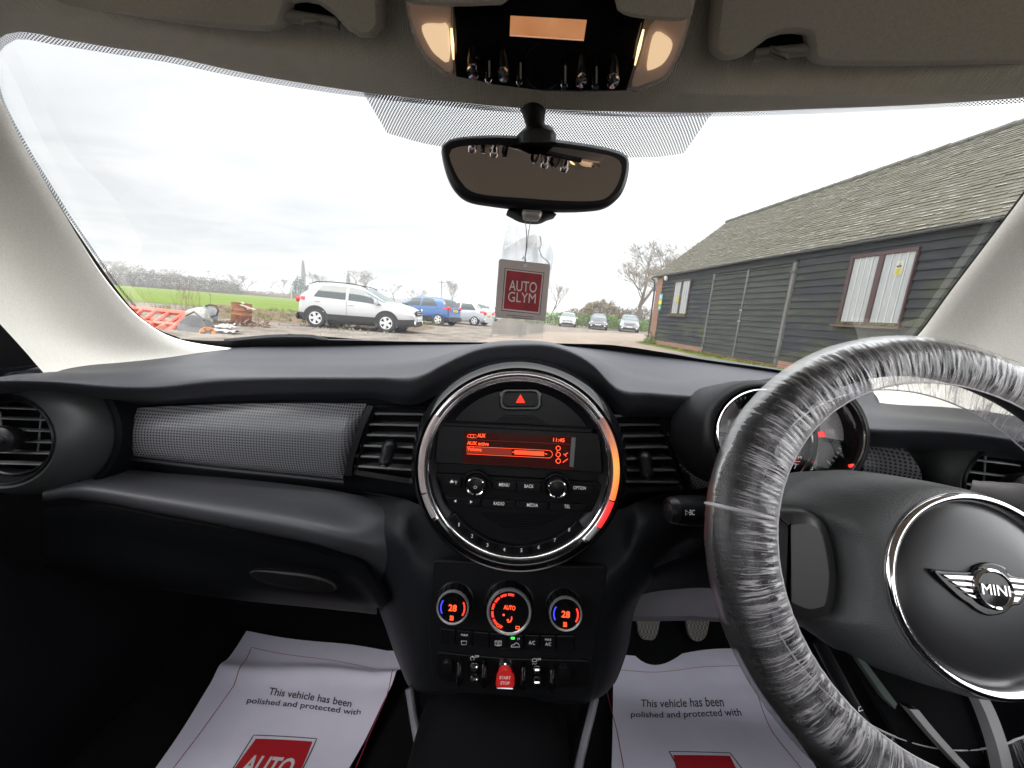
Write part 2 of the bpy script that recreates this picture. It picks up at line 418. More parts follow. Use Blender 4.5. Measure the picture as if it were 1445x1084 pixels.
# ================================================================== PILLARS
PI = [(-150, -10), (-60, 60), (-12, 132), (0, 156), (30, 215), (81, 300), (133, 383), (173, 433), (199, 456), (232, 476), (266, 486), (314, 493), (380, 500)]
def pillar_rows(spec):
    return loft([[WS(x, y, k) for x, y in r] for r, k in spec], 50, 6)
b = MB(); b.grid(pillar_rows([
    ([(x+4, y-3) for x, y in PI], .99), (PI, .965),
    ([(-230, 20), (-150, 110), (-80, 190), (-60, 230), (-20, 310), (30, 392), (84, 456), (120, 484), (150, 496), (190, 504), (230, 508), (300, 512), (370, 512)], .93),
    ([(-260, 60), (-190, 160), (-130, 240), (-100, 280), (-70, 340), (-30, 400), (20, 462), (64, 500), (90, 520), (130, 530), (170, 534), (230, 540), (300, 545)], .87),
    ([(-300, 120), (-240, 220), (-180, 300), (-150, 340), (-110, 380), (-60, 412), (-12, 446), (30, 490), (56, 520), (80, 545), (110, 560), (150, 575), (200, 590)], .80)]))
lp = mk('windscreen_pillar', b, 'pillar')
lp['label'] = 'pale beige cloth windscreen pillar at the passenger end of the dashboard'; lp['category'] = 'pillar'; lp['group'] = 'windscreen pillars'
PR = [(1230, 540), (1275, 500), (1304, 474), (1350, 412), (1400, 346), (1445, 286), (1500, 212), (1560, 130), (1640, 20)]
b = MB(); b.grid(pillar_rows([
    ([(x-5, y-4) for x, y in PR], .99), (PR, .97),
    ([(1232, 552), (1310, 540), (1360, 510), (1410, 450), (1460, 380), (1510, 310), (1560, 240), (1620, 160), (1700, 60)], .93),
    ([(1240, 565), (1340, 575), (1420, 560), (1480, 500), (1540, 430), (1590, 360), (1640, 290), (1690, 220), (1760, 120)], .86),
    ([(1250, 600), (1360, 620), (1480, 620), (1560, 560), (1620, 490), (1680, 420), (1720, 350), (1770, 280), (1840, 200)], .78)]))
rpil = mk('windscreen_pillar', b, 'pillar')
rpil['label'] = 'pale beige cloth windscreen pillar behind the steering wheel'; rpil['category'] = 'pillar'; rpil['group'] = 'windscreen pillars'
# ================================================================== ROOF LINING
def hd(dz, y):
    return [Vector((p.x*(1.0 if dz < .03 else 1.02), y(p), p.z+dz)) for p in [WS(*q, .985) for q in HEAD]]
r0 = [WS(x, y+1, .99) for x, y in HEAD]; r1 = [WS(x, y-3, .96) for x, y in HEAD]
def back(Y, z, w, drop):
    return [Vector((x, Y-.02*(x/w)**2, z-drop*(abs(x)/w)**3)) for x in np.linspace(-w, w, len(HEAD))]
b = MB(); b.grid(loft([r0, r1, back(.345, 1.385, .60, .10), back(.25, 1.415, .62, .10), back(0, 1.43, .64, .11), back(-.5, 1.43, .64, .12), back(-1.1, 1.40, .62, .12)], 70, 6))
rl = mk('roof_lining', b, 'roof'); rl['label'] = 'grey ribbed cloth roof lining above the windscreen'; rl['category'] = 'roof lining'
# frame that follows the roof lining near the console / visors
RF = Fr(P(770, 60, .375), (1, -.0, 0), (0, -.62, -.78))
# ---- sun visors
def visor(name, label, out, clip, notch_in):
    fr = Fr(RF.w(*out[0], .010), (1, 0, 0), RF.n)
    o = crs(fr.pxs(out), 90, True)
    t_ = thing(name, label, 'sun visor', fr.w(*out[0]), 'sun visors')
    mk('visor_panel', MB().slab(o, fr, .016, .0065), 'visor', t_, 60)
    b = MB()
    (x0, y0), (x1, y1) = clip
    b.tube([fr.w(x0, y0, -.006), fr.w((x0+x1)/2, (y0+y1)/2, -.004), fr.w(x1, y1, -.006)], .0045, 10)
    mk('hinge_rod', b, 'visor_clip', t_)
    cx, cy = (x0+x1)/2-2, (y0+y1)/2+3
    mk('clip', MB().slab(rrect([(cx-13, cy-7), (cx+13, cy-4), (cx+12, cy+9), (cx-12, cy+7)], fr, .004), fr, .01, .002, .002), 'visor_clip', t_)
    mk('hinge_recess', MB().slab(crs(fr.pxs(notch_in), 40, True), fr, .003, .0, -.013), 'deep', t_, 0)
visor('sun_visor', 'grey cloth sun visor folded up on the passenger side of the roof', [(-260, -40), (-200, -30), (-60, -12), (0, -2), (60, 8), (150, 22), (230, 35), (300, 44), (380, 50), (396, 47), (404, 37), (405, 22), (407, 12), (425, 8), (450, 12), (468, 24), (482, 40), (500, 55), (518, 60), (534, 54), (541, 38), (540, 10), (536, -40), (530, -110), (300, -150), (-100, -150), (-260, -120)],
      ((404, 22), (478, 34)), [(404, 10), (428, 5), (455, 10), (476, 28), (478, 42), (440, 38), (404, 30)])
visor('sun_visor', 'grey cloth sun visor folded up on the steering wheel side of the roof', [(1004, 40), (1002, 72), (1008, 86), (1024, 91), (1044, 87), (1062, 76), (1078, 63), (1096, 55), (1122, 53), (1138, 57), (1140, 72), (1140, 86), (1150, 95), (1170, 98), (1260, 99), (1360, 98), (1445, 96), (1560, 92), (1680, 86), (1700, 0), (1660, -80), (1400, -140), (1100, -140), (1030, -90), (1012, -20)],
      ((1064, 78), (1140, 70)), [(1062, 78), (1082, 60), (1105, 53), (1136, 54), (1140, 74), (1100, 80)])
# ---- overhead console
def oc():
    fr = Fr(RF.w(772, 80, .014), (1, 0, 0), RF.n)
    t_ = thing('overhead_console', 'black roof console with warm reading lamps, an orange display and chrome toggles', 'roof console', fr.o)
    rim = [(560, -90), (566, -30), (571, 10), (580, 48), (598, 82), (625, 103), (660, 114), (720, 125), (790, 131), (860, 130), (905, 126), (935, 116), (955, 92), (970, 55), (979, 14), (984, -30), (988, -90)]
    b = MB().slab(crs(fr.pxs(rim), 70, True), fr, .012, .004, -.001)
    mk('housing', b, M('console_rim', (.42, .40, .36), .5), t_)
    pan = [(640, -80), (640, 0), (640, 60), (644, 106), (700, 118), (770, 127), (830, 128), (884, 126), (898, 80), (910, 24), (914, -20), (916, -80)]
    mk('panel', MB().slab(fr.pxs(pan), fr, .006, .002, .004), 'gloss', t_)
    lens = glassm('lamp_lens', (.95, .91, .89), .8, .08, .30, (.70, .64, .62))
    warm = M('lamp_glow', (.8, .5, .2), .5, emit=((1, .68, .34), 1.1))
    warm2 = M('lamp_bowl', (.62, .48, .38), .45, emit=((1, .72, .5), .07))
    for L in ([(573, -40), (575, 5), (584, 45), (600, 78), (622, 98), (641, 108), (639, 60), (638, 0), (637, -40)],
              [(889, 124), (918, 118), (938, 108), (952, 86), (966, 50), (974, 20), (974, 5), (925, 24), (913, 40), (902, 76)]):
        o = crs(fr.pxs(L), 44, True)
        lm = mk('lamp_lens', MB().slab(o, fr, .003, .002, .007), lens, t_)
        c = np.mean(o, 0)
        mk('lamp_bowl', MB().slab([tuple(c+(np.array(q)-c)*.9) for q in o], fr, .002, 0, .0015), warm2, lm)
    for Q in ([(597, 33), (622, 30), (634, 34), (635, 82), (620, 76), (608, 62)], [(912, 90), (922, 44), (940, 47), (948, 60), (936, 84), (918, 94)]):
        mk('reading_bulb', MB().slab(crs(fr.pxs(Q), 24, True), fr, .002, .0008, .0065), M('bulb_reflector', (.8, .6, .4), .4, emit=((1, .74, .46), .55)), t_)
    for a, c in (((637, 40), (640, 84)), ((908, 42), (896, 92))):
        b = MB(); b.tube([fr.w(*a, .010), fr.w((a[0]+c[0])/2, (a[1]+c[1])/2, .0105), fr.w(*c, .010)], [.0008, .0014, .0006], 8); mk('lamp_filament', b, warm, t_)
    # orange status display
    m, tt, o_ = new_mat('orange_display')
    bb = N(tt, 'ShaderNodeBsdfPrincipled'); bb.inputs['Base Color'].default_value = (.30, .12, .06, 1); bb.inputs['Roughness'].default_value = .25
    nn = N(tt, 'ShaderNodeTexNoise'); nn.inputs['Scale'].default_value = 60
    x = N(tt, 'ShaderNodeTexCoord'); tt.links.new(x.outputs['Object'], nn.inputs['Vector'])
    rr = N(tt, 'ShaderNodeValToRGB'); rr.color_ramp.elements[0].color = (.55, .20, .07, 1); rr.color_ramp.elements[1].color = (.75, .36, .17, 1)
    tt.links.new(nn.outputs[0], rr.inputs[0]); tt.links.new(rr.outputs[0], bb.inputs['Emission Color']); bb.inputs['Emission Strength'].default_value = .34
    tt.links.new(bb.outputs[0], o_.inputs[0])
    mk('display', MB().slab(fr.pxs([(721, 19), (828, 25), (824, 52), (720, 45)]), fr, .001, 0, .0046), m, t_, 0)
    mk('display_edge', MB().slab(fr.pxs([(720, 45.6), (824, 52.6), (823.6, 54.2), (720, 47.4)]), fr, .001, 0, .0047), M('display_edge', (.5, .3, .2), .3, emit=((1, .5, .3), .25)), t_, 0)
    for i, (x, y, dx) in enumerate([(667, 103, -6), (711, 107, -1), (820, 115, 1), (865, 116, 6)]):
        f2 = Fr(fr.w(x, y, .018)-fr.n*.014, fr.u, fr.n)
        tg = mk('toggle', MB().lathe(f2, [(.0, .016), (.0045, .015), (.0062, .011), (.0058, .006), (.0045, 0)], 20), 'chrome', t_)
        b = MB(); b.tube([fr.w(x+dx*.3, y-36, .004), fr.w(x+dx*.3, y-20, .009), f2.pt(0, .002, .009)], [.0022, .0042, .005], 10); mk('toggle_stem', b, 'gloss', tg)
    for x, y in ((689, 117), (733, 120), (796, 124), (840, 126)):
        b = MB(); b.tube([fr.w(x, y-40, .004), fr.w(x, y-30, .013), fr.w(x, y-10, .016), fr.w(x, y-2, .013), fr.w(x, y-2, .004)], [.0016, .0022, .0024, .0022, .0018], 8)
        gd = mk('toggle_guard', b, 'gloss', t_)
        b = MB(); b.tube([fr.w(x-4, y-5, .0155), fr.w(x-3, y-2, .016), fr.w(x+3, y-2, .016), fr.w(x+4, y-5, .0155)], .0007, 6); mk('guard_edge', b, 'chrome', gd)
    mk('microphone', MB().slab(circ(fr, .0175, 32, c=fr.px(768, 92)), fr, .002, .001, .0045), 'gloss', t_)
    b = MB().slab(crs(fr.pxs([(868, -66), (868, -6), (880, 8), (915, 14), (955, 16), (972, 8), (976, -16), (978, -66)]), 30, True), fr, .012, .003, .020)
    mk('sunglass_catch', b, 'visor', t_)
    b = MB().slab(crs(fr.pxs([(562, -70), (576, -12), (600, -4), (640, -2), (700, -4), (720, -10), (722, -70)]), 30, True), fr, .012, .003, .018)
    mk('sunglass_catch', b, 'visor', t_)
oc()
# ---- rear-view mirror
def mirror():
    n = Vector((.15, -1, .075)).normalized()
    fr = Fr(P(757, 243, .44), (1, .15, 0), n)
    t_ = thing('rear_view_mirror', 'black framed rear-view mirror hanging at the top of the windscreen', 'mirror', P(755, 160, .44))
    out = [(622, 212), (626, 200), (640, 192), (680, 188), (720, 188), (757, 191), (800, 196), (850, 204), (880, 213), (890, 226), (888, 250), (878, 274), (860, 289), (835, 294), (790, 295), (740, 292), (690, 286), (660, 280), (642, 266), (630, 244)]
    o = crs(fr.pxs(out), 90, True)
    back = [Vector(fr.pt(a*.72, b*.6, -.030)) for a, b in o]
    b = MB().slab(o, fr, .012, .005, .0)
    b.grid([[fr.pt(a, q, -.012) for a, q in o], [fr.pt(a*.95, q*.92, -.022) for a, q in o], back], True); b.poly(back[::-1])
    mk('mirror_frame', b, 'satin', t_, 60)
    gl = [(634, 219), (640, 210), (662, 206), (700, 205), (757, 206), (800, 210), (845, 217), (870, 224), (877, 236), (873, 256), (862, 274), (845, 283), (800, 284), (740, 280), (690, 276), (664, 270), (650, 256), (640, 238)]
    mk('mirror_glass', MB().slab(crs(fr.pxs(gl), 70, True), fr, .001, 0, .0006), M('mirror_silver', (.80, .74, .72), .015, metal=1), t_, 0)
    b = MB(); b.tube([P(752, 136, .445), P(753, 150, .44), P(754, 163, .44), P(755, 176, .445), P(756, 192, .45), P(757, 206, .455)], [.016, .0145, .0115, .0098, .0095, .0095], 16)
    mk('stem', b, 'black', t_)
    b = MB(); b.tube([WS(756, 176, .985), WS(757, 184, .98), WS(757, 192, .97), WS(757, 204, .96)], [.006, .017, .021, .021], 16); mk('sensor_cover', b, 'black', t_)
    f2 = fr.at(752, 293, -.012)
    b = MB().slab(crs(fr.pxs([(720, 290), (786, 296), (778, 301), (765, 306), (742, 304), (728, 298)]), 30, True), fr, .02, .003, -.008); mk('lower_cap', b, 'black', t_)
    b = MB().slab(rrect([(736, 293), (768, 295), (764, 308), (740, 306)], fr, .005), fr, .012, .003, -.002); mk('dimming_sensor', b, M('sensor_grey', (.38, .36, .33), .3, metal=.5), t_)
mirror()
# ---- hanging air freshener and its wrapper
def tag():
    fr = Fr(P(737, 410, .445), (1, .06, 0), (.06, -1, -.02))
    t_ = thing('air_freshener', 'square grey and red air freshener card hanging from the mirror on a cord', 'air freshener', P(745, 306, .445))
    card = rrect([(704, 365), (777, 373), (770, 453), (698, 448)], fr, .0035)
    mk('card', MB().slab(card, fr, .0016, .0004), M('card_taupe', (.56, .48, .455), .6, noise=(40, .08)), t_)
    b = MB().slab(fr.pxs([(712.5, 378.5), (768, 385), (762, 444), (707.5, 438.5)]), fr, .0004, 0, .0005)
    mk('card_outline', b, 'print_dark', t_, 0)
    b = MB().slab(fr.pxs([(713.5, 379.5), (767, 386), (761, 443), (708.5, 437.5)]), fr, .0004, 0, .0008)
    mk('card_white_line', b, M('card_pale', (.70, .62, .60), .6), t_, 0)
    b = MB().slab(fr.pxs([(715, 381.5), (765, 387.5), (759.5, 440.5), (710.5, 435.5)]), fr, .0004, 0, .0011)
    mk('card_red', b, M('card_red', (.33, .007, .018), .45, noise=(70, .35)), t_, 0)
    b = MB()
    ptext(b, 'AUTO', fr, 718, 410, 757, 413.5, 15, .0016, bold=.004)
    ptext(b, 'GLYM', fr, 716.5, 425.5, 755.5, 428.5, 14, .0016, bold=.0)
    mk('lettering', b, M('card_letter', (.72, .66, .64), .6), t_, 0)
    b = MB()
    for k, (x0, x1) in enumerate(((715, 753), (722, 752))):
        strip(b, [fr.px(x0+(x1-x0)*j/16, 444.5+k*3+3*j/16) for j in range(17)], .0006, fr, .0008)
    mk('small_print', b, 'print_dark', t_, 0)
    cord = M('cord', (.30, .29, .28), .8)
    b = MB()
    b.tube([P(741, 306, .443), P(743, 330, .442), P(742.5, 352, .443), P(741, 366, .4445)], .00045, 6)
    b.tube([P(750, 306, .443), P(745.5, 330, .4425), P(743.5, 350, .443), P(740, 368, .4445)], .00045, 6)
    b.tube([P(737, 366, .4445), P(739, 362, .443), P(742, 366, .4435), P(741, 374, .4445)], .0006, 6)
    mk('cord', b, cord, t_)
    mk('eyelet', MB().lathe(fr.at(741.5, 374.5, .0006), [(.0008, .0003), (.0019, .0003), (.0019, 0)], 14), M('eyelet', (.8, .8, .8), .5), t_)
    # clear wrapper
    m, tt, o_ = new_mat('cellophane')
    tr = N(tt, 'ShaderNodeBsdfTransparent'); gl = N(tt, 'ShaderNodeBsdfGlossy'); gl.inputs['Roughness'].default_value = .12
    df = N(tt, 'ShaderNodeBsdfDiffuse'); df.inputs[0].default_value = (.75, .75, .75, 1)
    x = N(tt, 'ShaderNodeTexCoord'); nn = N(tt, 'ShaderNodeTexNoise'); nn.inputs['Scale'].default_value = 55; nn.inputs['Detail'].default_value = 4
    tt.links.new(x.outputs['Object'], nn.inputs['Vector'])
    k1 = N(tt, 'ShaderNodeMapRange'); k1.inputs[1].default_value = .35; k1.inputs[2].default_value = .75; k1.inputs[3].default_value = .16; k1.inputs[4].default_value = .42
    tt.links.new(nn.outputs[0], k1.inputs[0])
    s1 = N(tt, 'ShaderNodeMixShader'); s1.inputs[0].default_value = .25; tt.links.new(df.outputs[0], s1.inputs[1]); tt.links.new(gl.outputs[0], s1.inputs[2])
    s2 = N(tt, 'ShaderNodeMixShader'); tt.links.new(k1.outputs[0], s2.inputs[0]); tt.links.new(tr.outputs[0], s2.inputs[1]); tt.links.new(s1.outputs[0], s2.inputs[2])
    tt.links.new(s2.outputs[0], o_.inputs[0])
    fb = Fr(fr.pt(0, 0, -.004), fr.u, fr.n)
    random.seed(3)
    def sheet(pts, h, amp):
        b = MB(); A = crs([fb.px(*p) for p in pts[0]], 20); B = crs([fb.px(*p) for p in pts[1]], 20)
        b.grid([[fb.pt(*(A[j]*(1-i/10)+B[j]*i/10), h+amp*mnoise.noise((A[j][0]*120+i*.7, j*.45, h*900))) for j in range(20)] for i in range(11)])
        return b
    wr = thing('plastic_wrapper', 'crumpled clear plastic wrapper behind the hanging air freshener', 'wrapper', P(735, 320, .45))
    mk('wrapper_back', sheet([[(714, 318), (722, 316), (740, 322), (757, 328)], [(692, 476), (710, 477), (735, 479), (767, 478)]], -.002, .003), m, wr)
    mk('wrapper_front', sheet([[(712, 352), (740, 335), (760, 332), (776, 345), (781, 362)], [(694, 470), (715, 472), (734, 474), (768, 470)]], .0012, .002), m, wr)
    b = MB(); b.tube([fb.w(*p, .0) for p in ((762, 333), (764, 345), (761, 352), (764, 362), (772, 368), (776, 374))], .0005, 6); mk('wrapper_fold', b, cord, wr)
    b = sheet([[(735, 452), (736, 452), (737, 452)], [(732, 476), (733, 476), (735, 476)]], -.003, 0); mk('wrapper_seam', b, m, wr)
tag()
# ================================================================== DASHBOARD
def rowP(pts): return [P(*p) for p in pts]
def rowX(pts, n=160, x0=-90, x1=1500):
    """the same, resampled at shared picture columns so that neighbouring rows stay in step"""
    q = np.array(pts, float); xs = np.linspace(x0, x1, n); out = []
    d = np.gradient(q[:, 1:], q[:, 0], axis=0)
    for x in xs:
        i = min(max(int(np.searchsorted(q[:, 0], x))-1, 0), len(q)-2); h = q[i+1, 0]-q[i, 0]; t = (x-q[i, 0])/h
        v = (2*t**3-3*t*t+1)*q[i, 1:]+(t**3-2*t*t+t)*h*d[i]+(-2*t**3+3*t*t)*q[i+1, 1:]+(t**3-t*t)*h*d[i+1]
        out.append(P(x, *v))
    return out
def loftX(rows, m=5):
    g = np.array([[list(p) for p in r] for r in rows]); k = len(rows); res = []
    ex = np.concatenate([[2*g[0]-g[1]], g, [2*g[-1]-g[-2]]])
    for i in range(k-1):
        a, b_, c, d = ex[i:i+4]
        # centripetal-like tangents so that close rows do not overshoot
        l1 = np.linalg.norm(b_-a, axis=1)[:, None]+1e-9; l2 = np.linalg.norm(c-b_, axis=1)[:, None]+1e-9; l3 = np.linalg.norm(d-c, axis=1)[:, None]+1e-9
        m1 = ((b_-a)/l1*l2+(c-b_)/l2*l1)/(l1+l2)*l2; m2 = ((c-b_)/l2*l3+(d-c)/l3*l2)/(l2+l3)*l2
        for t in np.linspace(0, 1, m, endpoint=False):
            res.append((2*t**3-3*t*t+1)*b_+(t**3-2*t*t+t)*m1+(-2*t**3+3*t*t)*c+(t**3-t*t)*m2)
    res.append(g[-1])
    return [[Vector(p) for p in r] for r in res]
dash = thing('dashboard', 'black soft plastic dashboard running across the car below the windscreen', 'dashboard', P(735, 560, .55))
A0 = rowX([(-90, 536, .40), (0, 534, .47), (54, 520, .54), (110, 514, .57), (160, 512, .60), (217, 508, .63), (310, 493, .68), (430, 480, .74), (600, 482, .765), (735, 484, .77), (870, 490, .765), (1000, 505, .73), (1110, 522, .69), (1250, 540, .62), (1380, 560, .54), (1500, 590, .45)])
A = rowX([(-90, 535, .39), (0, 533, .46), (54, 518, .53), (110, 512, .56), (160, 510, .585), (217, 506, .62), (310, 492, .665), (430, 485, .72), (600, 485, .745), (735, 485, .75), (870, 492, .745), (1000, 509, .71), (1110, 527, .67), (1250, 548, .60), (1380, 569, .52), (1500, 600, .43)])
A2 = rowX([(-90, 537, .37), (0, 535, .43), (70, 525, .49), (157, 520, .53), (312, 508, .59), (425, 504, .62), (560, 505, .63), (630, 499, .625), (690, 488, .62), (733, 484.5, .62), (790, 489, .62), (835, 501, .63), (900, 522, .63), (1000, 533, .61), (1110, 551, .57), (1235, 574, .53), (1380, 594, .47), (1500, 618, .39)])
B0 = rowX([(-90, 538, .355), (0, 533, .40), (78, 531, .445), (155, 536, .475), (215, 536, .49), (310, 527, .51), (420, 524, .525), (530, 524, .525), (592, 521, .525), (630, 504, .525), (674, 489, .52), (729, 483, .515), (791, 488.5, .52), (834, 507, .525), (872, 538, .525), (920, 546, .53), (980, 551, .52), (1100, 570, .49), (1217, 595, .46), (1330, 600, .43), (1400, 606, .40), (1500, 626, .35)])
B1 = rowX([(-90, 545, .35), (0, 538, .39), (78, 539, .435), (155, 545, .465), (215, 546, .48), (310, 537, .50), (420, 534, .51), (530, 534, .51), (590, 533, .51), (626, 515, .505), (670, 496, .50), (729, 488, .497), (795, 494, .50), (838, 517, .505), (868, 548, .51), (920, 556, .515), (980, 561, .505), (1100, 580, .475), (1217, 606, .445), (1330, 610, .415), (1400, 616, .39), (1500, 635, .34)])
B2 = rowX([(-90, 552, .355), (0, 546, .40), (78, 549, .445), (155, 556, .475), (215, 557, .49), (310, 550, .51), (420, 547, .52), (530, 547, .52), (588, 548, .515), (622, 528, .51), (666, 506, .503), (729, 497, .50), (797, 503, .503), (842, 530, .51), (872, 562, .515), (920, 569, .52), (980, 574, .51), (1100, 594, .48), (1217, 618, .45), (1330, 622, .42), (1400, 628, .40), (1500, 645, .35)])
C = rowX([(-90, 562, .40), (0, 560, .45), (78, 566, .49), (155, 572, .52), (215, 571, .53), (310, 567, .545), (420, 564, .555), (530, 564, .555), (590, 570, .545), (626, 552, .53), (670, 530, .52), (729, 522, .515), (797, 530, .52), (842, 552, .53), (872, 584, .54), (920, 588, .55), (980, 594, .54), (1100, 612, .51), (1217, 635, .48), (1330, 640, .45), (1400, 645, .43), (1500, 660, .38)])
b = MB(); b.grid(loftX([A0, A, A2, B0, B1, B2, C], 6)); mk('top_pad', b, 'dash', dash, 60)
# wall behind the trims
C1 = rowP([(-90, 560, .41), (0, 560, .46), (155, 570, .535), (400, 563, .565), (590, 566, .56), (735, 566, .56), (880, 584, .56), (1100, 610, .53), (1330, 638, .47), (1500, 660, .40)])
D = rowP([(-90, 650, .42), (0, 650, .47), (110, 660, .515), (300, 672, .545), (490, 690, .555), (735, 700, .555), (900, 700, .555), (1100, 700, .53), (1330, 700, .47), (1500, 700, .40)])
D1 = rowP([(-90, 680, .40), (0, 670, .445), (110, 663, .50), (300, 675, .525), (490, 692, .535), (620, 720, .52), (735, 735, .52), (870, 725, .52), (960, 705, .535), (1100, 715, .52), (1330, 720, .46), (1500, 720, .39)])
b = MB(); b.grid(loft([C1, D, D1], 110, 3)); mk('dash_face', b, 'dash_shaded', dash)
# knee bolster and glovebox on the passenger side, runs into the stack
E0 = rowP([(60, 672, .47), (130, 660, .50), (240, 668, .52), (360, 678, .53), (470, 692, .53), (540, 708, .53), (600, 724, .53)])
Em = rowP([(60, 680, .452), (118, 671, .475), (235, 684, .492), (375, 703, .50), (470, 718, .50), (540, 733, .50), (590, 752, .515)])
E = rowP([(60, 690, .435), (112, 683, .45), (232, 703, .462), (387, 730, .465), (470, 748, .462), (530, 765, .476), (580, 785, .50)])
E1 = rowP([(60, 702, .431), (119, 698, .446), (232, 721, .458), (387, 750, .461), (468, 768, .459), (526, 782, .474), (565, 825, .495)])
E2 = rowP([(60, 708, .445), (125, 706, .455), (230, 726, .468), (387, 756, .472), (466, 774, .47), (522, 800, .484), (556, 850, .50)])
E3 = rowP([(60, 716, .438), (136, 719, .448), (235, 737, .460), (387, 767, .463), (466, 784, .462), (512, 800, .462), (548, 852, .462)])
E4 = rowP([(60, 724, .435), (140, 728, .446), (240, 746, .458), (387, 776, .461), (466, 792, .461), (506, 812, .462), (538, 858, .465)])
E5 = rowP([(60, 745, .45), (145, 748, .462), (245, 772, .474), (387, 800, .477), (460, 812, .477), (500, 826, .477), (534, 858, .48)])
E6 = rowP([(60, 790, .47), (150, 806, .48), (250, 822, .486), (350, 836, .488), (440, 846, .488), (495, 852, .488), (532, 857, .49)])
E7 = rowP([(60, 800, .55), (150, 815, .56), (250, 830, .57), (350, 842, .57), (440, 850, .57), (495, 856, .57), (532, 861, .55)])
E8 = rowP([(60, 760, .75), (150, 765, .76), (250, 770, .78), (350, 775, .78), (440, 780, .78), (495, 785, .78), (532, 790, .78)])
b = MB(); b.grid(loft([E0, Em, E, E1, E2], 90, 5)); mk('knee_shelf', b, 'shelf_lit', dash, 60)
b = MB(); b.grid(loft([E3, E4, E5, E6, E7, E8], 90, 5)); gb = mk('glovebox_lid', b, 'dash_shaded', dash, 60)
b = MB(); b.grid(loft([E2, [p+Vector((0, .012, -.002)) for p in E3], E3], 60, 2)); mk('shelf_gap', b, 'deep', dash)
gf = Fr(P(412, 822, .468), (P(470, 833, .466)-P(355, 812, .466)), (0, -.93, .25))
ho = crs(gf.pxs([(350, 808), (362, 804), (400, 806), (440, 811), (468, 820), (476, 830), (464, 836), (430, 836), (390, 830), (360, 820)]), 40, True)
mk('handle', MB().slab(ho, gf, .012, .004, .001), 'black', gb)
mk('handle_recess', MB().slab([(a*.92, c*.6+.0015) for a, c in ho], gf, .002, 0, .0016), 'deep', gb, 0)
# left end below the round vent and the dark knee area
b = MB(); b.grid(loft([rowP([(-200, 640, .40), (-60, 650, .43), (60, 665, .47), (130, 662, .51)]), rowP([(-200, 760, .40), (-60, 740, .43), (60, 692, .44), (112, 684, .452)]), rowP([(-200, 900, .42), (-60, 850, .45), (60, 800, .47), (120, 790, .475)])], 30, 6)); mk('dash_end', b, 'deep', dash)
# decor trims
def decor(pts_top, pts_bot, bulge, n=60, m=10, mat='dots', name='decor_trim'):
    A_, B_ = crs(rowP(pts_top), n), crs(rowP(pts_bot), n)
    rows = []; uv = []
    for i in range(m+1):
        t = i/m; k = math.sin(math.pi*t)**.6
        r = [Vector(A_[j]*(1-t)+B_[j]*t)-Vector((0, bulge*k*min(1, (j+.5)/2, (n-j-.5)/2), 0)) for j in range(n)]
        rows.append(r); uv.append([(p.x, p.z*1.0) for p in r])
    return mk(name, MB().grid(rows, uvs=uv), mat, dash, 60)
decor([(172, 577, .515), (250, 573, .525), (340, 570, .532), (430, 569, .538), (517, 570, .54)], [(154, 641, .505), (250, 652, .515), (330, 661, .522), (410, 669, .528), (484, 676, .532)], .016)
b = MB(); b.tube([Vector(p) for p in crs(rowP([(152, 642, .503), (250, 655, .51), (330, 664, .517), (410, 672, .523), (486, 680, .527)]), 24)], .004, 8); mk('decor_edge', b, 'satin', dash)
decor([(932, 594, .535), (950, 596, .53), (975, 600, .525), (1010, 604, .52)], [(972, 690, .53), (985, 690, .525), (1000, 688, .52), (1020, 688, .515)], .012)
decor([(1200, 621, .47), (1230, 627, .463), (1260, 630, .455), (1276, 632, .45)], [(1200, 690, .46), (1230, 690, .455), (1262, 690, .448), (1292, 690, .442)], .016)
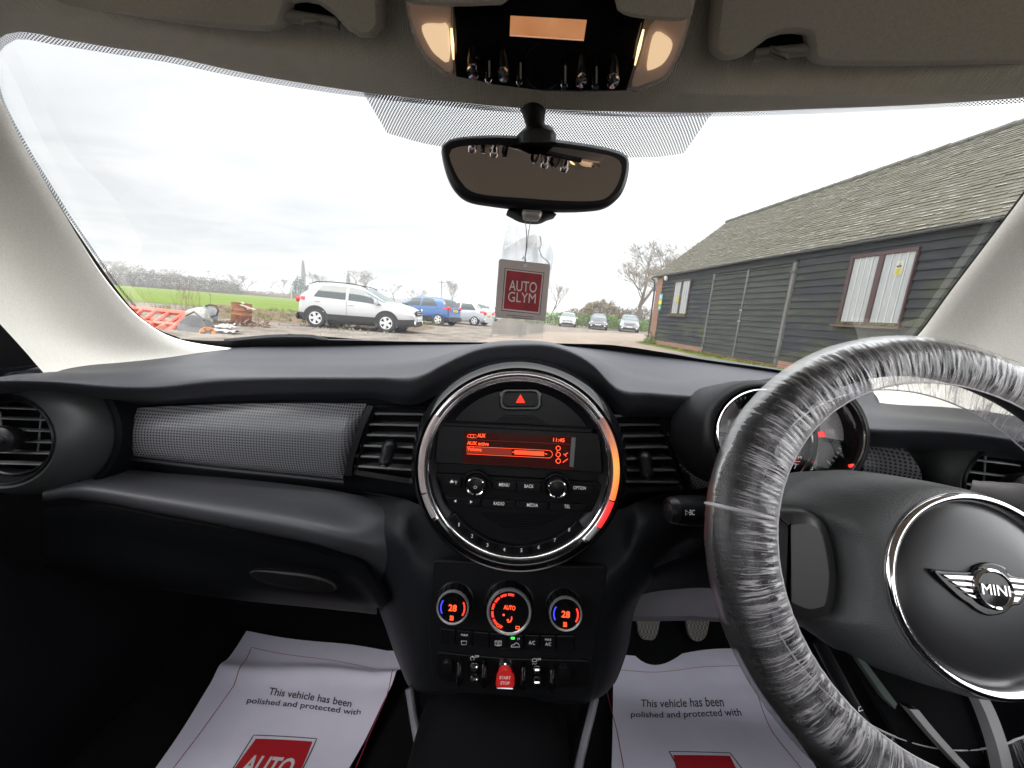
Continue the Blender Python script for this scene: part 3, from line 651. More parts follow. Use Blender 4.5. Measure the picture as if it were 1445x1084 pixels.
# ---- rectangular centre vents
def vent(out, bez, slats, knob, Y, yaw, knob_top):
    fr = face(*np.mean(out, 0), Y, 6, yaw)
    o = crs(fr.pxs(out), 60, True) if False else fr.pxs(out)
    c = np.mean(o, 0)
    v_ = mk('air_vent', MB().slab([tuple(q) for q in rrect(out, fr, .004)], fr, .03, .003, -.018), 'deep', dash, 0)
    mb = MB()
    oo = rrect(out, fr, .006); ii = [tuple(c+(np.array(q)-c)*np.array([.90, .86])) for q in oo]
    mb.grid([[fr.pt(*q, -.03) for q in oo], [fr.pt(*q, .0) for q in oo], [fr.pt(*(np.array(q)*.97+c*.03), .003) for q in oo], [fr.pt(*q, -.001) for q in ii], [fr.pt(*q, -.02) for q in ii]], True)
    mk('vent_frame', mb, 'black', v_)
    b = MB(); b.grid([[fr.w(x, y, h) for x, y in crs(bez[0], 12)] for h in (-.01, .004)] + [[fr.w(x, y, h) for x, y in crs(bez[1], 12)] for h in (.005, -.008)]); mk('vent_bezel', b, 'satin', v_)
    for (xa, ya, xb, yb) in slats:
        p, q = fr.w(xa, ya, -.001), fr.w(xb, yb, -.001)
        b = MB()
        up = fr.v*.0016; dp = fr.n*-.020+fr.v*.001
        b.grid([[p+up, q+up], [p-up*.2+fr.n*.001, q-up*.2+fr.n*.001], [p-up, q-up], [p+dp-up, q+dp-up], [p+dp+up, q+dp+up], [p+up, q+up]])
        mk('slat', b, 'slat', v_)
    f2 = fr.at(knob[0]+1, knob[1]+24, .026); ax_ = (f2.n*.62-f2.v*.78).normalized(); f3 = Fr(f2.o-ax_*.033, f2.u, ax_)
    kb = MB().lathe(f3, [(.0, .033), (.0052, .033), (.0080, .030), (.0092, .022), (.0086, .015), (.0108, .008), (.0104, .0), (.0075, -.005), (.002, -.008)], 22)
    k_ = mk('knob', kb, 'satin', v_)
    b = MB()
    for j in range(10):
        a = 2*math.pi*j/10; b.tube([f3.pt(.0086*math.cos(a), .0086*math.sin(a), .0285), f3.pt(.0090*math.cos(a), .0090*math.sin(a), .017)], .0006, 5)
    mk('knob_ribs', b, 'black', k_)
    b = MB(); b.lathe(f3, [(.0020, .0333), (.0034, .0335), (.0034, .033)], 16); mk('knob_mark', b, 'silver', k_)
vent([(524, 574), (603, 576), (584, 684), (498, 670)], ([(518, 572), (504, 605), (490, 650), (486, 672)], [(527, 573), (513, 606), (499, 650), (496, 672)]),
     [(529, 584, 600, 585), (520, 599, 598, 601), (514, 614, 594, 616), (508, 629, 590, 632), (502, 644, 588, 648), (500, 658, 586, 664)], (540, 634), .522, -4, 0)
vent([(866, 590), (934, 592), (966, 692), (880, 696)], ([(932, 591), (948, 622), (962, 660), (970, 694)], [(942, 592), (958, 622), (971, 660), (977, 694)]),
     [(868, 600, 938, 599), (870, 616, 942, 615), (872, 632, 946, 631), (874, 648, 950, 647), (877, 664, 954, 664), (880, 680, 958, 681)], (913, 652), .522, 4, 0)
# ---- round end vents
def rvent(c, Y, yaw, tilt, R0, sgn):
    fr = face(*c, Y, tilt, yaw)
    def tuck(mb):
        for v in mb.v: v.z = min(v.z, fr.o.z+R0*(1.30 if sgn > 0 else 1.0))
        return mb
    v_ = mk('round_vent', tuck(MB().lathe(fr, [(R0*1.04, .0), (R0*1.10, .002), (R0*1.22, -.003), (R0*1.38, -.018), (R0*1.48, -.04), (R0*1.55, -.075), (R0*1.60, -.12)], 72)), 'vent_body', dash, 60)
    mk('vent_seat', tuck(MB().lathe(fr, [(R0*1.56, -.048), (R0*1.64, -.052), (R0*1.68, -.07), (R0*1.70, -.13)], 72)), 'dash_shaded', v_)
    mk('vent_ring', MB().lathe(fr, [(R0*.88, -.016), (R0*.92, -.008), (R0*.97, -.004), (R0*.985, .0015), (R0*1.01, .0025), (R0*1.035, .001), (R0*1.05, -.004)], 72), 'satin', v_)
    mk('inner_ring', MB().lathe(fr, [(R0*.80, -.025), (R0*.82, -.011), (R0*.85, -.0095), (R0*.88, -.011), (R0*.90, -.03)], 64), 'satin', v_)
    mk('duct', MB().lathe(fr, [(R0*.9, -.012), (R0*.88, -.045), (.001, -.05)], 48), 'deep', v_)
    for y in (-.62, -.36, -.10, .16, .42, .66):
        w = math.sqrt(.82**2-y*y)*R0
        b = MB().slab([(-w, y*R0-.0008), (w, y*R0-.0008), (w, y*R0+.0008), (-w, y*R0+.0008)], fr, .014, .0004, -.012); mk('slat', b, 'slat', v_)
    for x in (.42, -.42):
        b = MB(); b.tube([fr.pt(x*R0*.8, -.4*R0, -.02), fr.pt(x*R0, .55*R0, -.02)], .0010, 6); mk('vane', b, 'slat', v_)
    k = MB().lathe(fr, [(.0, .006), (.011, .006), (.0155, .003), (.017, -.004), (.013, -.013)], 30); kn = mk('knob', k, 'satin', v_)
    mk('knob_ridge', MB().slab(rrect([(c[0]-13, c[1]-4), (c[0]+13, c[1]-4), (c[0]+13, c[1]+4), (c[0]-13, c[1]+4)], fr, .003), fr, .004, .001, .009), 'satin', kn)
rvent((3, 620), .42, 9, 8, .0555, 1)
rvent((1447, 690), .41, -9, 8, .0555, -1)
# embossed word on the pad
apf = Fr(P(215, 529, .505), P(240, 527.5, .505)-P(195, 530, .505), (0, -.35, .93))
b = MB(); ptext(b, 'AIRBAG', apf, 200, 532, 229, 529.5, 5.5, .0008, bold=.01); mk('embossed_word', b, 'satin', dash, 0)
# underside and knee panel on the driver side
b = MB(); b.grid(loft([rowP([(872, 800, .52), (905, 775, .52), (950, 752, .52), (1000, 735, .52), (1080, 730, .52), (1250, 730, .50), (1500, 740, .42)]), rowP([(888, 830, .50), (915, 808, .49), (950, 792, .48), (1000, 775, .48), (1080, 780, .48), (1250, 800, .48), (1500, 800, .42)]),
    rowP([(884, 850, .53), (910, 838, .53), (950, 832, .53), (1000, 830, .53), (1080, 840, .54), (1250, 850, .54), (1500, 860, .46)])], 60, 5)); mk('driver_bolster', b, 'dash_shaded', dash, 60)
b = MB(); b.grid(loft([rowP([(880, 790, .60), (930, 785, .60), (1000, 785, .60), (1180, 800, .60), (1400, 800, .55)]), rowP([(880, 872, .56), (930, 872, .56), (1000, 872, .56), (1170, 884, .56), (1400, 900, .52)]), rowP([(880, 866, .70), (930, 866, .70), (1000, 866, .70), (1170, 876, .70), (1400, 890, .66)])], 30, 3))
mk('knee_panel', b, M('knee_panel', (.20, .185, .21), .6, noise=(30, .06)), dash)
# ================================================================== CENTRE STACK (lower dash) and console
st = thing('centre_stack', 'black centre stack under the round display with climate dials and toggles', 'centre stack', P(715, 900, .46))
S = [rowP(r) for r in (
    [(470, 690, .57), (530, 696, .545), (572, 705, .52), (610, 716, .51), (735, 725, .52), (865, 720, .51), (905, 705, .52), (950, 695, .545), (1010, 685, .57)],
    [(478, 735, .53), (528, 745, .50), (568, 755, .475), (605, 765, .485), (735, 772, .50), (866, 770, .485), (900, 755, .475), (950, 735, .50), (1005, 705, .53)],
    [(500, 790, .53), (536, 792, .49), (572, 800, .465), (612, 806, .462), (725, 812, .474), (842, 812, .462), (880, 806, .465), (925, 790, .49), (985, 760, .53)],
    [(534, 860, .52), (552, 862, .48), (580, 868, .458), (616, 872, .448), (720, 880, .452), (832, 884, .448), (862, 880, .458), (886, 862, .48), (905, 840, .52)],
    [(556, 920, .51), (566, 922, .475), (586, 926, .452), (620, 930, .442), (716, 938, .446), (824, 940, .442), (852, 938, .452), (872, 928, .475), (886, 915, .51)],
    [(573, 962, .50), (577, 966, .468), (592, 970, .447), (624, 974, .437), (714, 980, .44), (818, 984, .437), (838, 982, .447), (856, 974, .468), (870, 960, .50)],
    [(578, 968, .52), (585, 974, .49), (600, 980, .46), (630, 984, .45), (712, 990, .45), (812, 994, .45), (832, 990, .46), (850, 982, .49), (860, 970, .52)])]
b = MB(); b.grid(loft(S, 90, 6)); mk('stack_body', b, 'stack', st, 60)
cf = face(715, 880, .4445, 10)
def pfr(x, y, h=0): return cf.at(x, y, h)
pl = [(612, 790), (735, 797), (858, 800), (846, 880), (832, 972), (822, 984), (714, 980), (622, 973), (610, 962), (604, 880)]
mk('control_panel', MB().slab(rrect(pl, cf, .006), cf, .008, .002, .0), M('panel_black', (.009, .0093, .011), .46, spec=.25), st)
leg = MB()
for (x, y, r, num) in ((638.7, 857, 25, 1), (718.5, 863, 34, 0), (798.4, 866, 25, 1)):
    top = .023; nn_ = (cf.n+cf.v*.10).normalized(); f2 = Fr(cf.w(x, y+1, top)-nn_*top, cf.u, nn_); rm = r/F*.4445*1.0
    d_ = mk('climate_dial', MB().lathe(f2, [(rm*1.22, -.002), (rm*1.20, .002), (rm*1.10, .003), (rm*1.08, .008), (rm*1.02, top-.003), (rm*.98, top-.0015)], 48), 'satin', st)
    b = MB()
    for j in range(16):
        a = 2*math.pi*(j+.5)/16; b.tube([f2.pt(rm*1.10*math.cos(a), rm*1.10*math.sin(a), .004), f2.pt(rm*1.03*math.cos(a), rm*1.03*math.sin(a), top-.003)], .0009, 6)
    mk('dial_ribs', b, 'deep', d_)
    mk('dial_ring', MB().lathe(f2, [(rm*1.03, top-.004), (rm*1.03, top-.001), (rm*.99, top+.0008), (rm*.93, top+.0006), (rm*.90, top-.001)], 56), M('dial_silver', (.72, .70, .72), .3, metal=.75), d_)
    mk('dial_face', MB().lathe(f2, [(rm*.92, top-.001), (.0001, top-.0008)], 40), 'gloss', d_)
    H = top+.0002
    f3 = Fr(f2.pt(0, 0, H), f2.u, f2.n)
    def arc(mb, a0, a1, ra, rb, n=10):
        t = np.linspace(R_(a0), R_(a1), n)
        mb.grid([[f3.pt(rm*ra*math.cos(q), rm*ra*math.sin(q)) for q in t], [f3.pt(rm*rb*math.cos(q), rm*rb*math.sin(q)) for q in t]])
    if num:
        b = MB(); arc(b, 148, 212, .70, .78); mk('cold_mark', b, 'blue_led', d_, 0)
        b = MB(); arc(b, -32, 32, .70, .80); mk('hot_mark', b, 'red_led', d_, 0)
        b = MB(); w = rm*.26; text(b, '28', f3, (-w, -rm*.20), (w, -rm*.20), (-w, rm*.20), 0, bold=.02); mk('temperature', b, 'red_glow', d_, 0)
        b = MB()
        for k in (-1, 0, 1): strip(b, [(k*rm*.08, -rm*.68), (k*rm*.08+rm*.02, -rm*.6), (k*rm*.08-rm*.02, -rm*.52), (k*rm*.08, -rm*.46)], rm*.05, f3, 0)
        strip(b, [(-rm*.12, -rm*.71), (rm*.12, -rm*.71)], rm*.05, f3, 0); mk('seat_heat_mark', b, 'red_glow', d_, 0)
    else:
        b = MB()
        for k in range(6): arc(b, 78+k*26, 78+k*26+21, .72, .82, 5)
        mk('fan_marks', b, 'red_led', d_, 0)
        b = MB(); w = rm*.27; text(b, 'AUTO', f3, (-w, rm*.10), (w, rm*.10), (-w, rm*.30), 0, bold=.015); mk('auto_word', b, 'red_glow', d_, 0)
        b = MB(); text(b, 'OFF', f3, (-rm*.56, -rm*.66), (-rm*.30, -rm*.78), (-rm*.49, -rm*.52), 0, bold=.01)
        strip(b, [(rm*.36, -rm*.68), (rm*.52, -rm*.68), (rm*.52, -rm*.58), (rm*.36, -rm*.58), (rm*.36, -rm*.69)], rm*.035, f3, 0)
        strip(b, [(-rm*.04, -rm*.44), (rm*.10, -rm*.40), (rm*.14, -rm*.28), (rm*.13, -rm*.18)], rm*.05, f3, 0)
        strip(b, [(-rm*.08, -rm*.36), (rm*.02, -rm*.32)], rm*.06, f3, 0)
        b.poly([f3.pt(-rm*.24+rm*.05*math.cos(q), -rm*.14+rm*.05*math.sin(q)) for q in np.linspace(0, 6.0, 10)])
        mk('airflow_marks', b, 'red_glow', d_, 0)
# row of flat buttons
xs = [621, 644, 667, 691, 716, 739, 762, 785, 811]
for i in range(8):
    x0, x1 = xs[i]+.8, xs[i+1]-.8
    ya = lambda x: 884+(x-621)*.055+ -3*math.sin(math.pi*(x-621)/190)*-1
    q = [(x0, ya(x0)), (x1, ya(x1)), (x1, ya(x1)+21), (x0, ya(x0)+21)]
    b_ = mk('climate_button', MB().slab(rrect(q, cf, .0012), cf, .004, .0012, .004), 'satin', st)
    m_ = MB(); cx = (x0+x1)/2; cy = ya(cx)+12
    if i == 1:
        ptext(m_, 'MAX', cf, cx-5, cy-2, cx+5, cy-1.5, 3, .0046); strip(m_, cf.pxs([(cx-4, cy+2), (cx+4, cy+2), (cx+3, cy+7), (cx-3, cy+7), (cx-4, cy+2)]), .0006, cf, .0046)
    elif i == 3:
        strip(m_, cf.pxs([(cx-4.5, cy-2), (cx+4.5, cy-2), (cx+4.5, cy+4), (cx-4.5, cy+4), (cx-4.5, cy-2.5)]), .0007, cf, .0046)
        for k in (-2, 0, 2): strip(m_, cf.pxs([(cx+k, cy-1), (cx+k+.6, cy+2), (cx+k, cy+5.5)]), .0005, cf, .0046)
    elif i == 4:
        ptext(m_, 'A', cf, cx-5, cy-2, cx-2.5, cy-2, 3.2, .0046); ptext(m_, 'M', cf, cx+2.5, cy-1.5, cx+5.5, cy-1.5, 3.2, .0046)
        strip(m_, cf.pxs([(cx-6, cy+5), (cx-5, cy+2), (cx-2, cy+2), (cx, cy-.5), (cx+3, cy-.5), (cx+5, cy+2), (cx+6, cy+5), (cx-6, cy+5)]), .0007, cf, .0046)
        g_ = mk('indicator', MB().slab(rrect([(721, 896), (726.5, 896.3), (726.5, 899), (721, 898.7)], cf, .0004), cf, .001, 0, .0048), 'green_led', b_, 0)
    elif i == 5: ptext(m_, 'A/C', cf, cx-4.5, cy+4, cx+4.5, cy+4.4, 5.5, .0046)
    elif i == 6: ptext(m_, 'MAX', cf, cx-4.5, cy-2, cx+4.5, cy-1.6, 3, .0046); ptext(m_, 'A/C', cf, cx-4, cy+5, cx+4, cy+5.4, 4.6, .0046)
    if m_.v: mk('legend', m_, 'legend', b_, 0)
# toggle row
band_ = [(616, 918), (715, 927), (832, 930), (826, 968), (712, 968), (620, 958)]
mk('toggle_panel', MB().slab(rrect(band_, cf, .008), cf, .004, .001, .003), M('toggle_black', (.006, .006, .007), .35, spec=.35), st)
for x, y in ((632, 937), (796, 944)):
    mk('blank_cap', MB().lathe(pfr(x, y, .003), [(.0085, 0), (.0085, .004), (.007, .007), (.0001, .0075)], 26), 'satin', st)
for x, y in ((669, 953), (758, 957)):
    f2 = pfr(x, y, .003)
    tg = mk('toggle_switch', MB().slab(rrect([(x-6, y-16), (x+6, y-16), (x+5, y+10), (x-5, y+10)], cf, .004, .008), cf, .006, .002, .008), 'gloss', st)
    mk('toggle_cap', MB().slab(rrect([(x-7, y-13), (x+7, y-13), (x+6, y-3), (x-6, y-3)], cf, .004, .0135), cf, .005, .0025, .0135), 'chrome', tg)
    mk('toggle_tip', MB().slab(rrect([(x-6.5, y+5), (x+6.5, y+5), (x+5.5, y+12), (x-5.5, y+12)], cf, .003, .013), cf, .006, .0025, .013), 'chrome', tg)
for x, y in ((648, 955), (683, 958), (739, 962), (779, 966)):
    b = MB(); b.tube([cf.w(x, y-26, .003), cf.w(x, y-18, .015), cf.w(x, y-4, .021), cf.w(x, y+8, .019), cf.w(x, y+10, .004)], [.0022, .0034, .0038, .0036, .003], 10)
    g_ = mk('toggle_guard', b, 'gloss', st)
    b = MB()
    for s_ in (-4.2, 4.2): b.tube([cf.w(x+s_, y-6, .019), cf.w(x+s_, y+6, .019)], .0007, 6)
    mk('guard_trim', b, 'chrome_dark', g_)
x, y = 712.5, 960
ss = mk('start_switch', MB().slab(crs(cf.pxs([(700, 971), (701, 958), (705, 947), (712, 943), (719, 946), (724, 957), (725, 971), (712, 972)], .017), 40, True), cf, .012, .003, .017), 'red_btn', st)
mk('start_collar', MB().slab(crs(cf.pxs([(702, 952), (703, 941), (712, 936), (722, 941), (724, 953), (713, 946)], .012), 30, True), cf, .009, .002, .012), 'chrome', ss)
mk('start_foot', MB().slab(rrect([(699, 970), (726, 971), (725, 977), (700, 976)], cf, .003, .0165), cf, .012, .002, .0165), 'chrome_dark', ss)
b = MB(); ptext(b, 'START', cf, 704.5, 958.5, 720.5, 959, 4.4, .0176, bold=.01); ptext(b, 'STOP', cf, 706, 966, 719, 966.5, 4.4, .0176, bold=.01); mk('legend', b, 'legend', ss, 0)
b = MB(); ptext(b, 'OFF', cf, 670, 928, 676, 928.4, 3.6, .0036); strip(b, [tuple(np.array(cf.px(667, 926.5))+.0026*np.array((math.cos(t), math.sin(t)))) for t in np.linspace(-1, 4.4, 16)], .0005, cf, .0036)
ptext(b, 'A', cf, 665.6, 928.3, 668.4, 928.5, 3, .0036)
ptext(b, 'OFF', cf, 757, 932, 763.5, 932.4, 3.4, .0036); strip(b, cf.pxs([(751, 928), (754, 926.5), (757, 928), (757, 931), (751, 931), (751, 928)]), .0006, cf, .0036)
strip(b, cf.pxs([(751, 935), (753, 933), (755, 935), (757, 933)]), .0005, cf, .0036); mk('legend', b, 'legend', st, 0)
# ---- console below the stack
cn = thing('centre_console', 'black centre console between the footwells with a tray and grey edge strips', 'console', P(712, 1040, .40))
T = [rowP(r) for r in ([(584, 966, .50), (588, 968, .47), (640, 974, .458), (712, 980, .458), (790, 984, .458), (834, 984, .47), (840, 982, .50)],
    [(586, 1000, .49), (592, 1004, .455), (645, 1008, .452), (708, 1012, .452), (780, 1014, .452), (826, 1012, .455), (834, 1010, .49)],
    [(588, 1040, .47), (598, 1044, .435), (648, 1046, .44), (706, 1050, .44), (772, 1050, .44), (818, 1048, .435), (828, 1046, .47)],
    [(590, 1090, .43), (602, 1096, .395), (650, 1072, .42), (704, 1070, .42), (766, 1074, .42), (812, 1096, .395), (822, 1094, .43)],
    [(588, 1180, .36), (604, 1190, .33), (650, 1180, .34), (704, 1178, .34), (766, 1180, .34), (810, 1190, .33), (824, 1180, .36)])]
b = MB(); b.grid(loft(T, 50, 5)); mk('console_body', b, 'deep', cn)
b = MB()
for L_ in ([(577, 972, .462), (583, 1010, .445), (590, 1050, .42), (597, 1090, .39), (606, 1180, .32)], [(840, 984, .462), (834, 1010, .445), (824, 1050, .42), (815, 1090, .39), (802, 1180, .32)]):
    b = MB(); p = [Vector(q) for q in crs(rowP(L_), 24)]; b.tube(p, .0055, 8); mk('edge_strip', b, M('strip_grey', (.22, .21, .24), .45), cn)
f2 = Fr(P(705, 1085, .41), (1, 0, 0), (0, -.5, .87))
b = MB().slab(crs(f2.pxs([(640, 1075), (652, 1064), (680, 1058), (708, 1057), (740, 1059), (764, 1066), (775, 1080), (776, 1140), (640, 1140)]), 50, True), f2, .006, .002, .006); mk('tray_mat', b, M('tray_grey', (.05, .058, .055), .55), cn)
f2 = face(705, 1010, .452, 12)
b = MB().lathe(f2.at(711, 1010, .002), [(.0085, .001), (.0098, .0018), (.0108, .001)], 24); mk('socket_ring', b, 'silver', cn)
b = MB(); strip(b, f2.pxs([(688, 1017), (688, 1008)]), .0008, f2, .002); strip(b, f2.pxs([(685.5, 1010), (688, 1014), (690.5, 1010)]), .0007, f2, .002); strip(b, f2.pxs([(693, 1015), (697, 1015.4)]), .0008, f2, .002); strip(b, f2.pxs([(731, 1010), (732.5, 1003), (734, 1010), (731, 1010)]), .0006, f2, .002)
mk('legend', b, M('legend_dim', (.32, .34, .34), .6), cn, 0)
# ================================================================== ROUND DISPLAY UNIT
def radio():
    R0 = .1155
    fr = face(732, 658, .455, 7)
    t_ = thing('display_unit', 'big round radio unit with lit orange ring segment and red text screen', 'radio', fr.o)
    C = np.array(fr.px(731, 664))
    fc = Fr(fr.pt(*C), fr.u, fr.n)
    k = .455/F
    Rb = 152*k
    mk('outer_bezel', MB().lathe(fc, [(Rb*.996, -.001), (Rb*1.0, .0045), (Rb*1.012, .005), (Rb*1.05, -.001), (Rb*1.10, -.016), (Rb*1.12, -.04), (Rb*1.10, -.07)], 96), 'gloss', t_, 60)
    ring = MB().lathe(fc, [(Rb*.905, -.002), (Rb*.915, .0035), (Rb*.94, .0062), (Rb*.97, .0058), (Rb*.995, .002), (Rb*1.0, -.003)], 128)
    mk('chrome_ring', ring, M('ring_satin_chrome', (.60, .565, .57), .22, metal=.9), t_, 60)
    def seg(name, a0, a1, mat, ra=.917, rb=.990):
        b = MB().lathe(fc, [(Rb*ra, .0035), (Rb*(ra+.02), .0063), (Rb*(ra*.45+rb*.55), .0070), (Rb*(rb-.012), .0050), (Rb*rb, .0025)], 40, R_(a0), R_(a1))
        mk(name, b, mat, t_, 60)
    m, tt, o_ = new_mat('led_ring')
    bb = N(tt, 'ShaderNodeBsdfPrincipled'); bb.inputs['Roughness'].default_value = .3; bb.inputs['Base Color'].default_value = (.25, .2, .2, 1)
    x = N(tt, 'ShaderNodeTexCoord'); s = N(tt, 'ShaderNodeSeparateXYZ'); tt.links.new(x.outputs['Object'], s.inputs[0])
    r = N(tt, 'ShaderNodeValToRGB'); r.color_ramp.elements[0].position = 0; r.color_ramp.elements[0].color = (1, .16, .02, 1)
    e = r.color_ramp.elements[1]; e.position = 1; e.color = (.10, .03, .02, 1)
    e = r.color_ramp.elements.new(.42); e.color = (1, .30, .03, 1); e = r.color_ramp.elements.new(.72); e.color = (.42, .12, .04, 1)
    mr = N(tt, 'ShaderNodeMapRange'); z0 = fc.pt(0, -.02).z; mr.inputs[1].default_value = z0; mr.inputs[2].default_value = fc.pt(0, .075).z
    tt.links.new(s.outputs[2], mr.inputs[0]); tt.links.new(mr.outputs[0], r.inputs[0]); tt.links.new(r.outputs[0], bb.inputs['Emission Color']); bb.inputs['Emission Strength'].default_value = .72
    tt.links.new(bb.outputs[0], o_.inputs[0])
    seg('led_segment', -12, 38, m)
    seg('led_segment', -30, -13, M('led_red', (.3, .02, .02), .3, emit=((1, .03, .03), .75)))
    seg('led_segment', -40, -30.5, M('led_off', (.50, .50, .49), .4))
    seg('led_segment', 199, 214, M('led_off', (.50, .46, .46), .4))
    seg('led_segment', 150, 198, M('led_pale', (.55, .46, .46), .3))
    seg('lower_arc', 216, 318, 'gloss', .905, 1.0)
    mk('inner_chrome', MB().lathe(fc, [(Rb*.865, -.004), (Rb*.875, .0035), (Rb*.888, .0048), (Rb*.902, .003), (Rb*.908, -.002)], 128), 'chrome', t_, 60)
    mk('face_plate', MB().lathe(fc, [(Rb*.875, .0), (Rb*.82, -.003), (Rb*.80, -.007), (.0001, -.0075)], 96), M('radio_face', (.008, .008, .010), .36, spec=.35), t_)
    # speaker grille ribs above and below
    b = MB()
    for i in range(9):
        yy = 588+i*2.6; w = 22+i*4.2; p0, p1 = fr.px(733-w, yy-w*.02), fr.px(733+w, yy+w*.02); b.tube([fr.pt(*p0, -.007), fr.pt(*p1, -.007)], .0006, 5)
    mk('upper_grille', b, 'satin', t_); b = MB()
    for i in range(9):
        yy = 728+i*2.6; w = 62-i*4.6; p0, p1 = fr.px(733-w, yy-w*.03), fr.px(733+w, yy+w*.05); b.tube([fr.pt(*p0, -.007), fr.pt(*p1, -.007)], .0006, 5)
    mk('lower_grille', b, 'satin', t_)
    # screen block
    mk('screen_block', MB().slab(rrect([(618, 597), (640, 598), (826, 608), (846, 612), (850, 668), (614, 654)], fr, .004), fr, .012, .002, .001), M('block_black', (.010, .010, .012), .40, spec=.35), t_)
    mk('block_lip', MB().slab(rrect([(622, 594), (836, 604), (834, 611), (626, 601)], fr, .002), fr, .008, .0015, .004), 'satin', t_)
    sc = mk('screen', MB().slab(fr.pxs([(655, 608), (813, 616), (808, 663), (653, 653)]), fr, .001, 0, .0016), 'screen', t_, 0)
    mk('screen_reflection', MB().slab(fr.pxs([(806, 617), (812, 617), (809, 659), (803.5, 658)]), fr, .0006, 0, .0021), M('reflection_grey', (.20, .20, .21), .3), sc, 0)  # grey reflection at the right of the screen, painted as a strip
    b = MB(); h = .0022
    ptext(b, 'AUX', fr, 673.5, 617.3, 685, 617.9, 5.6, h, bold=.02); ptext(b, 'AUX active', fr, 659, 627.7, 689.5, 629.3, 5.4, h, bold=.015)
    ptext(b, 'Volume', fr, 659, 636, 679.5, 637.2, 5.2, h, bold=.015); ptext(b, '11:45', fr, 780.5, 623.4, 796.5, 624.2, 5.4, h, bold=.015)
    strip(b, fr.pxs([(659.5, 616), (662, 612.5), (672, 613.2), (672.5, 617.5), (662, 617), (659.5, 616)]), .0005, fr, h)
    q = fr.px(666.5, 615.2); strip(b, [(q[0]+.0022*math.cos(t), q[1]+.0022*math.sin(t)) for t in np.linspace(0, 6.3, 16)], .0005, fr, h)
    strip(b, fr.pxs([(659, 629.4), (700, 631.4), (740, 633.4), (774, 635.2)]), .00042, fr, h); strip(b, fr.pxs([(659, 640), (700, 642), (740, 644), (774, 645.8)]), .00042, fr, h)
    a, c = np.array(fr.px(774, 635.2)), np.array(fr.px(774, 645.8)); mid, rr = (a+c)/2, np.linalg.norm(a-c)/2
    strip(b, [tuple(mid+rr*np.array((math.cos(t), math.sin(t)))) for t in np.linspace(math.pi/2-.05, -math.pi/2-.05, 14)], .00045, fr, h)
    for yy, r_ in ((632, 3.2), (641, 3.2), (650, 3.4)):
        q = fr.px(787.5, yy); strip(b, [(q[0]+r_*k*math.cos(t), q[1]+r_*k*math.sin(t)) for t in np.linspace(0, 6.3, 18)], .0008, fr, h)
    for p, q in (((797, 641), (801, 638.5)), ((795, 640), (799, 643.5)), ((794, 652), (801, 647)), ((786, 636), (786, 637.5)), ((788, 645), (788, 646.5)), ((723, 637.4), (726, 637.5)), ((769, 640), (772, 640.2))):
        strip(b, fr.pxs([p, ((p[0]+q[0])/2, (p[1]+q[1])/2), q]), .0009, fr, h)
    mk('screen_text', b, 'red_glow', sc, 0)
    b = MB(); b.poly([fr.w(*p, .0021) for p in ((726, 635.2), (768, 637.4), (768, 643.6), (726, 641.4))]); mk('volume_bar', b, M('bar_glow', (.3, .02, .01), .5, emit=((1, .075, .02), .75)), sc, 0)
    b = MB(); strip(b, fr.pxs([(659, 619.6), (730, 623), (804, 626.6)]), .0003, fr, .0021); b.poly([fr.w(*p, .00185) for p in ((658, 630.5), (722, 634), (722, 642.5), (658, 639.5))]); mk('screen_tint', b, M('tint_glow', (.1, .02, .01), .5, emit=((1, .06, .02), .10)), sc, 0)
    # hazard button
    hz = mk('hazard_button', MB().slab(rrect([(709, 552), (760, 552), (760, 575), (709, 575)], fr, .0085, k=8), fr, .010, .002, .003), 'satin', t_)
    mk('hazard_surround', MB().slab(rrect([(704, 548), (765, 548), (765, 580), (704, 580)], fr, .011, k=8), fr, .010, .002, -.001), 'gloss', hz)
    b = MB(); b.poly([fr.w(*p, .0034) for p in ((728, 568.5), (741, 568.5), (734.5, 556.5))]); mk('hazard_triangle', b, M('hazard_red', (.5, .01, .01), .5, emit=((1, .03, .01), .9)), hz, 0)
    b = MB(); strip(b, fr.pxs([(731.2, 566.8), (737.8, 566.8), (734.5, 560.6), (731.2, 566.8)]), .0005, fr, .0038); mk('triangle_line', b, M('hazard_dark', (.15, .0, .0), .5), hz, 0)
    # button rows
    mk('button_bar', MB().slab(rrect([(612, 668), (856, 682), (850, 726), (636, 712)], fr, .004), fr, .010, .002, -.002), 'black', t_)
    def key(q, txt=None, x0=0, x1=0, base=0, cap=4.8, extra=None):
        kb = mk('key', MB().slab(rrect(q, fr, .0018), fr, .006, .0011, .0028), 'satin', t_)
        b = MB()
        if txt: ptext(b, txt, fr, x0, base, x1, base+(x1-x0)*.045, cap, .0033, bold=.008)
        if extra: extra(b)
        mk('legend', b, 'legend', kb, 0)
    key([(622, 672), (652, 673.5), (650, 688), (624, 684)], extra=lambda b: (b.poly([fr.w(*p, .0033) for p in ((635, 679.5), (637.5, 677), (640, 679.5), (640, 681.5), (635, 681.3))]), strip(b, fr.pxs([(642, 677.6), (644, 680.5), (646, 677.8)]), .0005, fr, .0033), strip(b, fr.pxs([(644, 677), (644, 682.5)]), .0005, fr, .0033)))
    key([(693, 677), (728, 679), (728, 692), (696, 690)], 'MENU', 704, 718.5, 686.3)
    key([(730, 679.2), (764, 681), (763, 694), (730, 692.2)], 'BACK', 740, 753, 688.3)
    key([(804, 684), (836, 686), (832, 698), (806, 697)], 'OPTION', 809, 826.5, 690.6)
    def tri(b):
        b.poly([fr.w(*p, .0033) for p in ((640.3, 707), (644, 705), (643.6, 709.4))]); b.poly([fr.w(*p, .0033) for p in ((667, 708.4), (663.4, 706.2), (663.2, 710.6))])
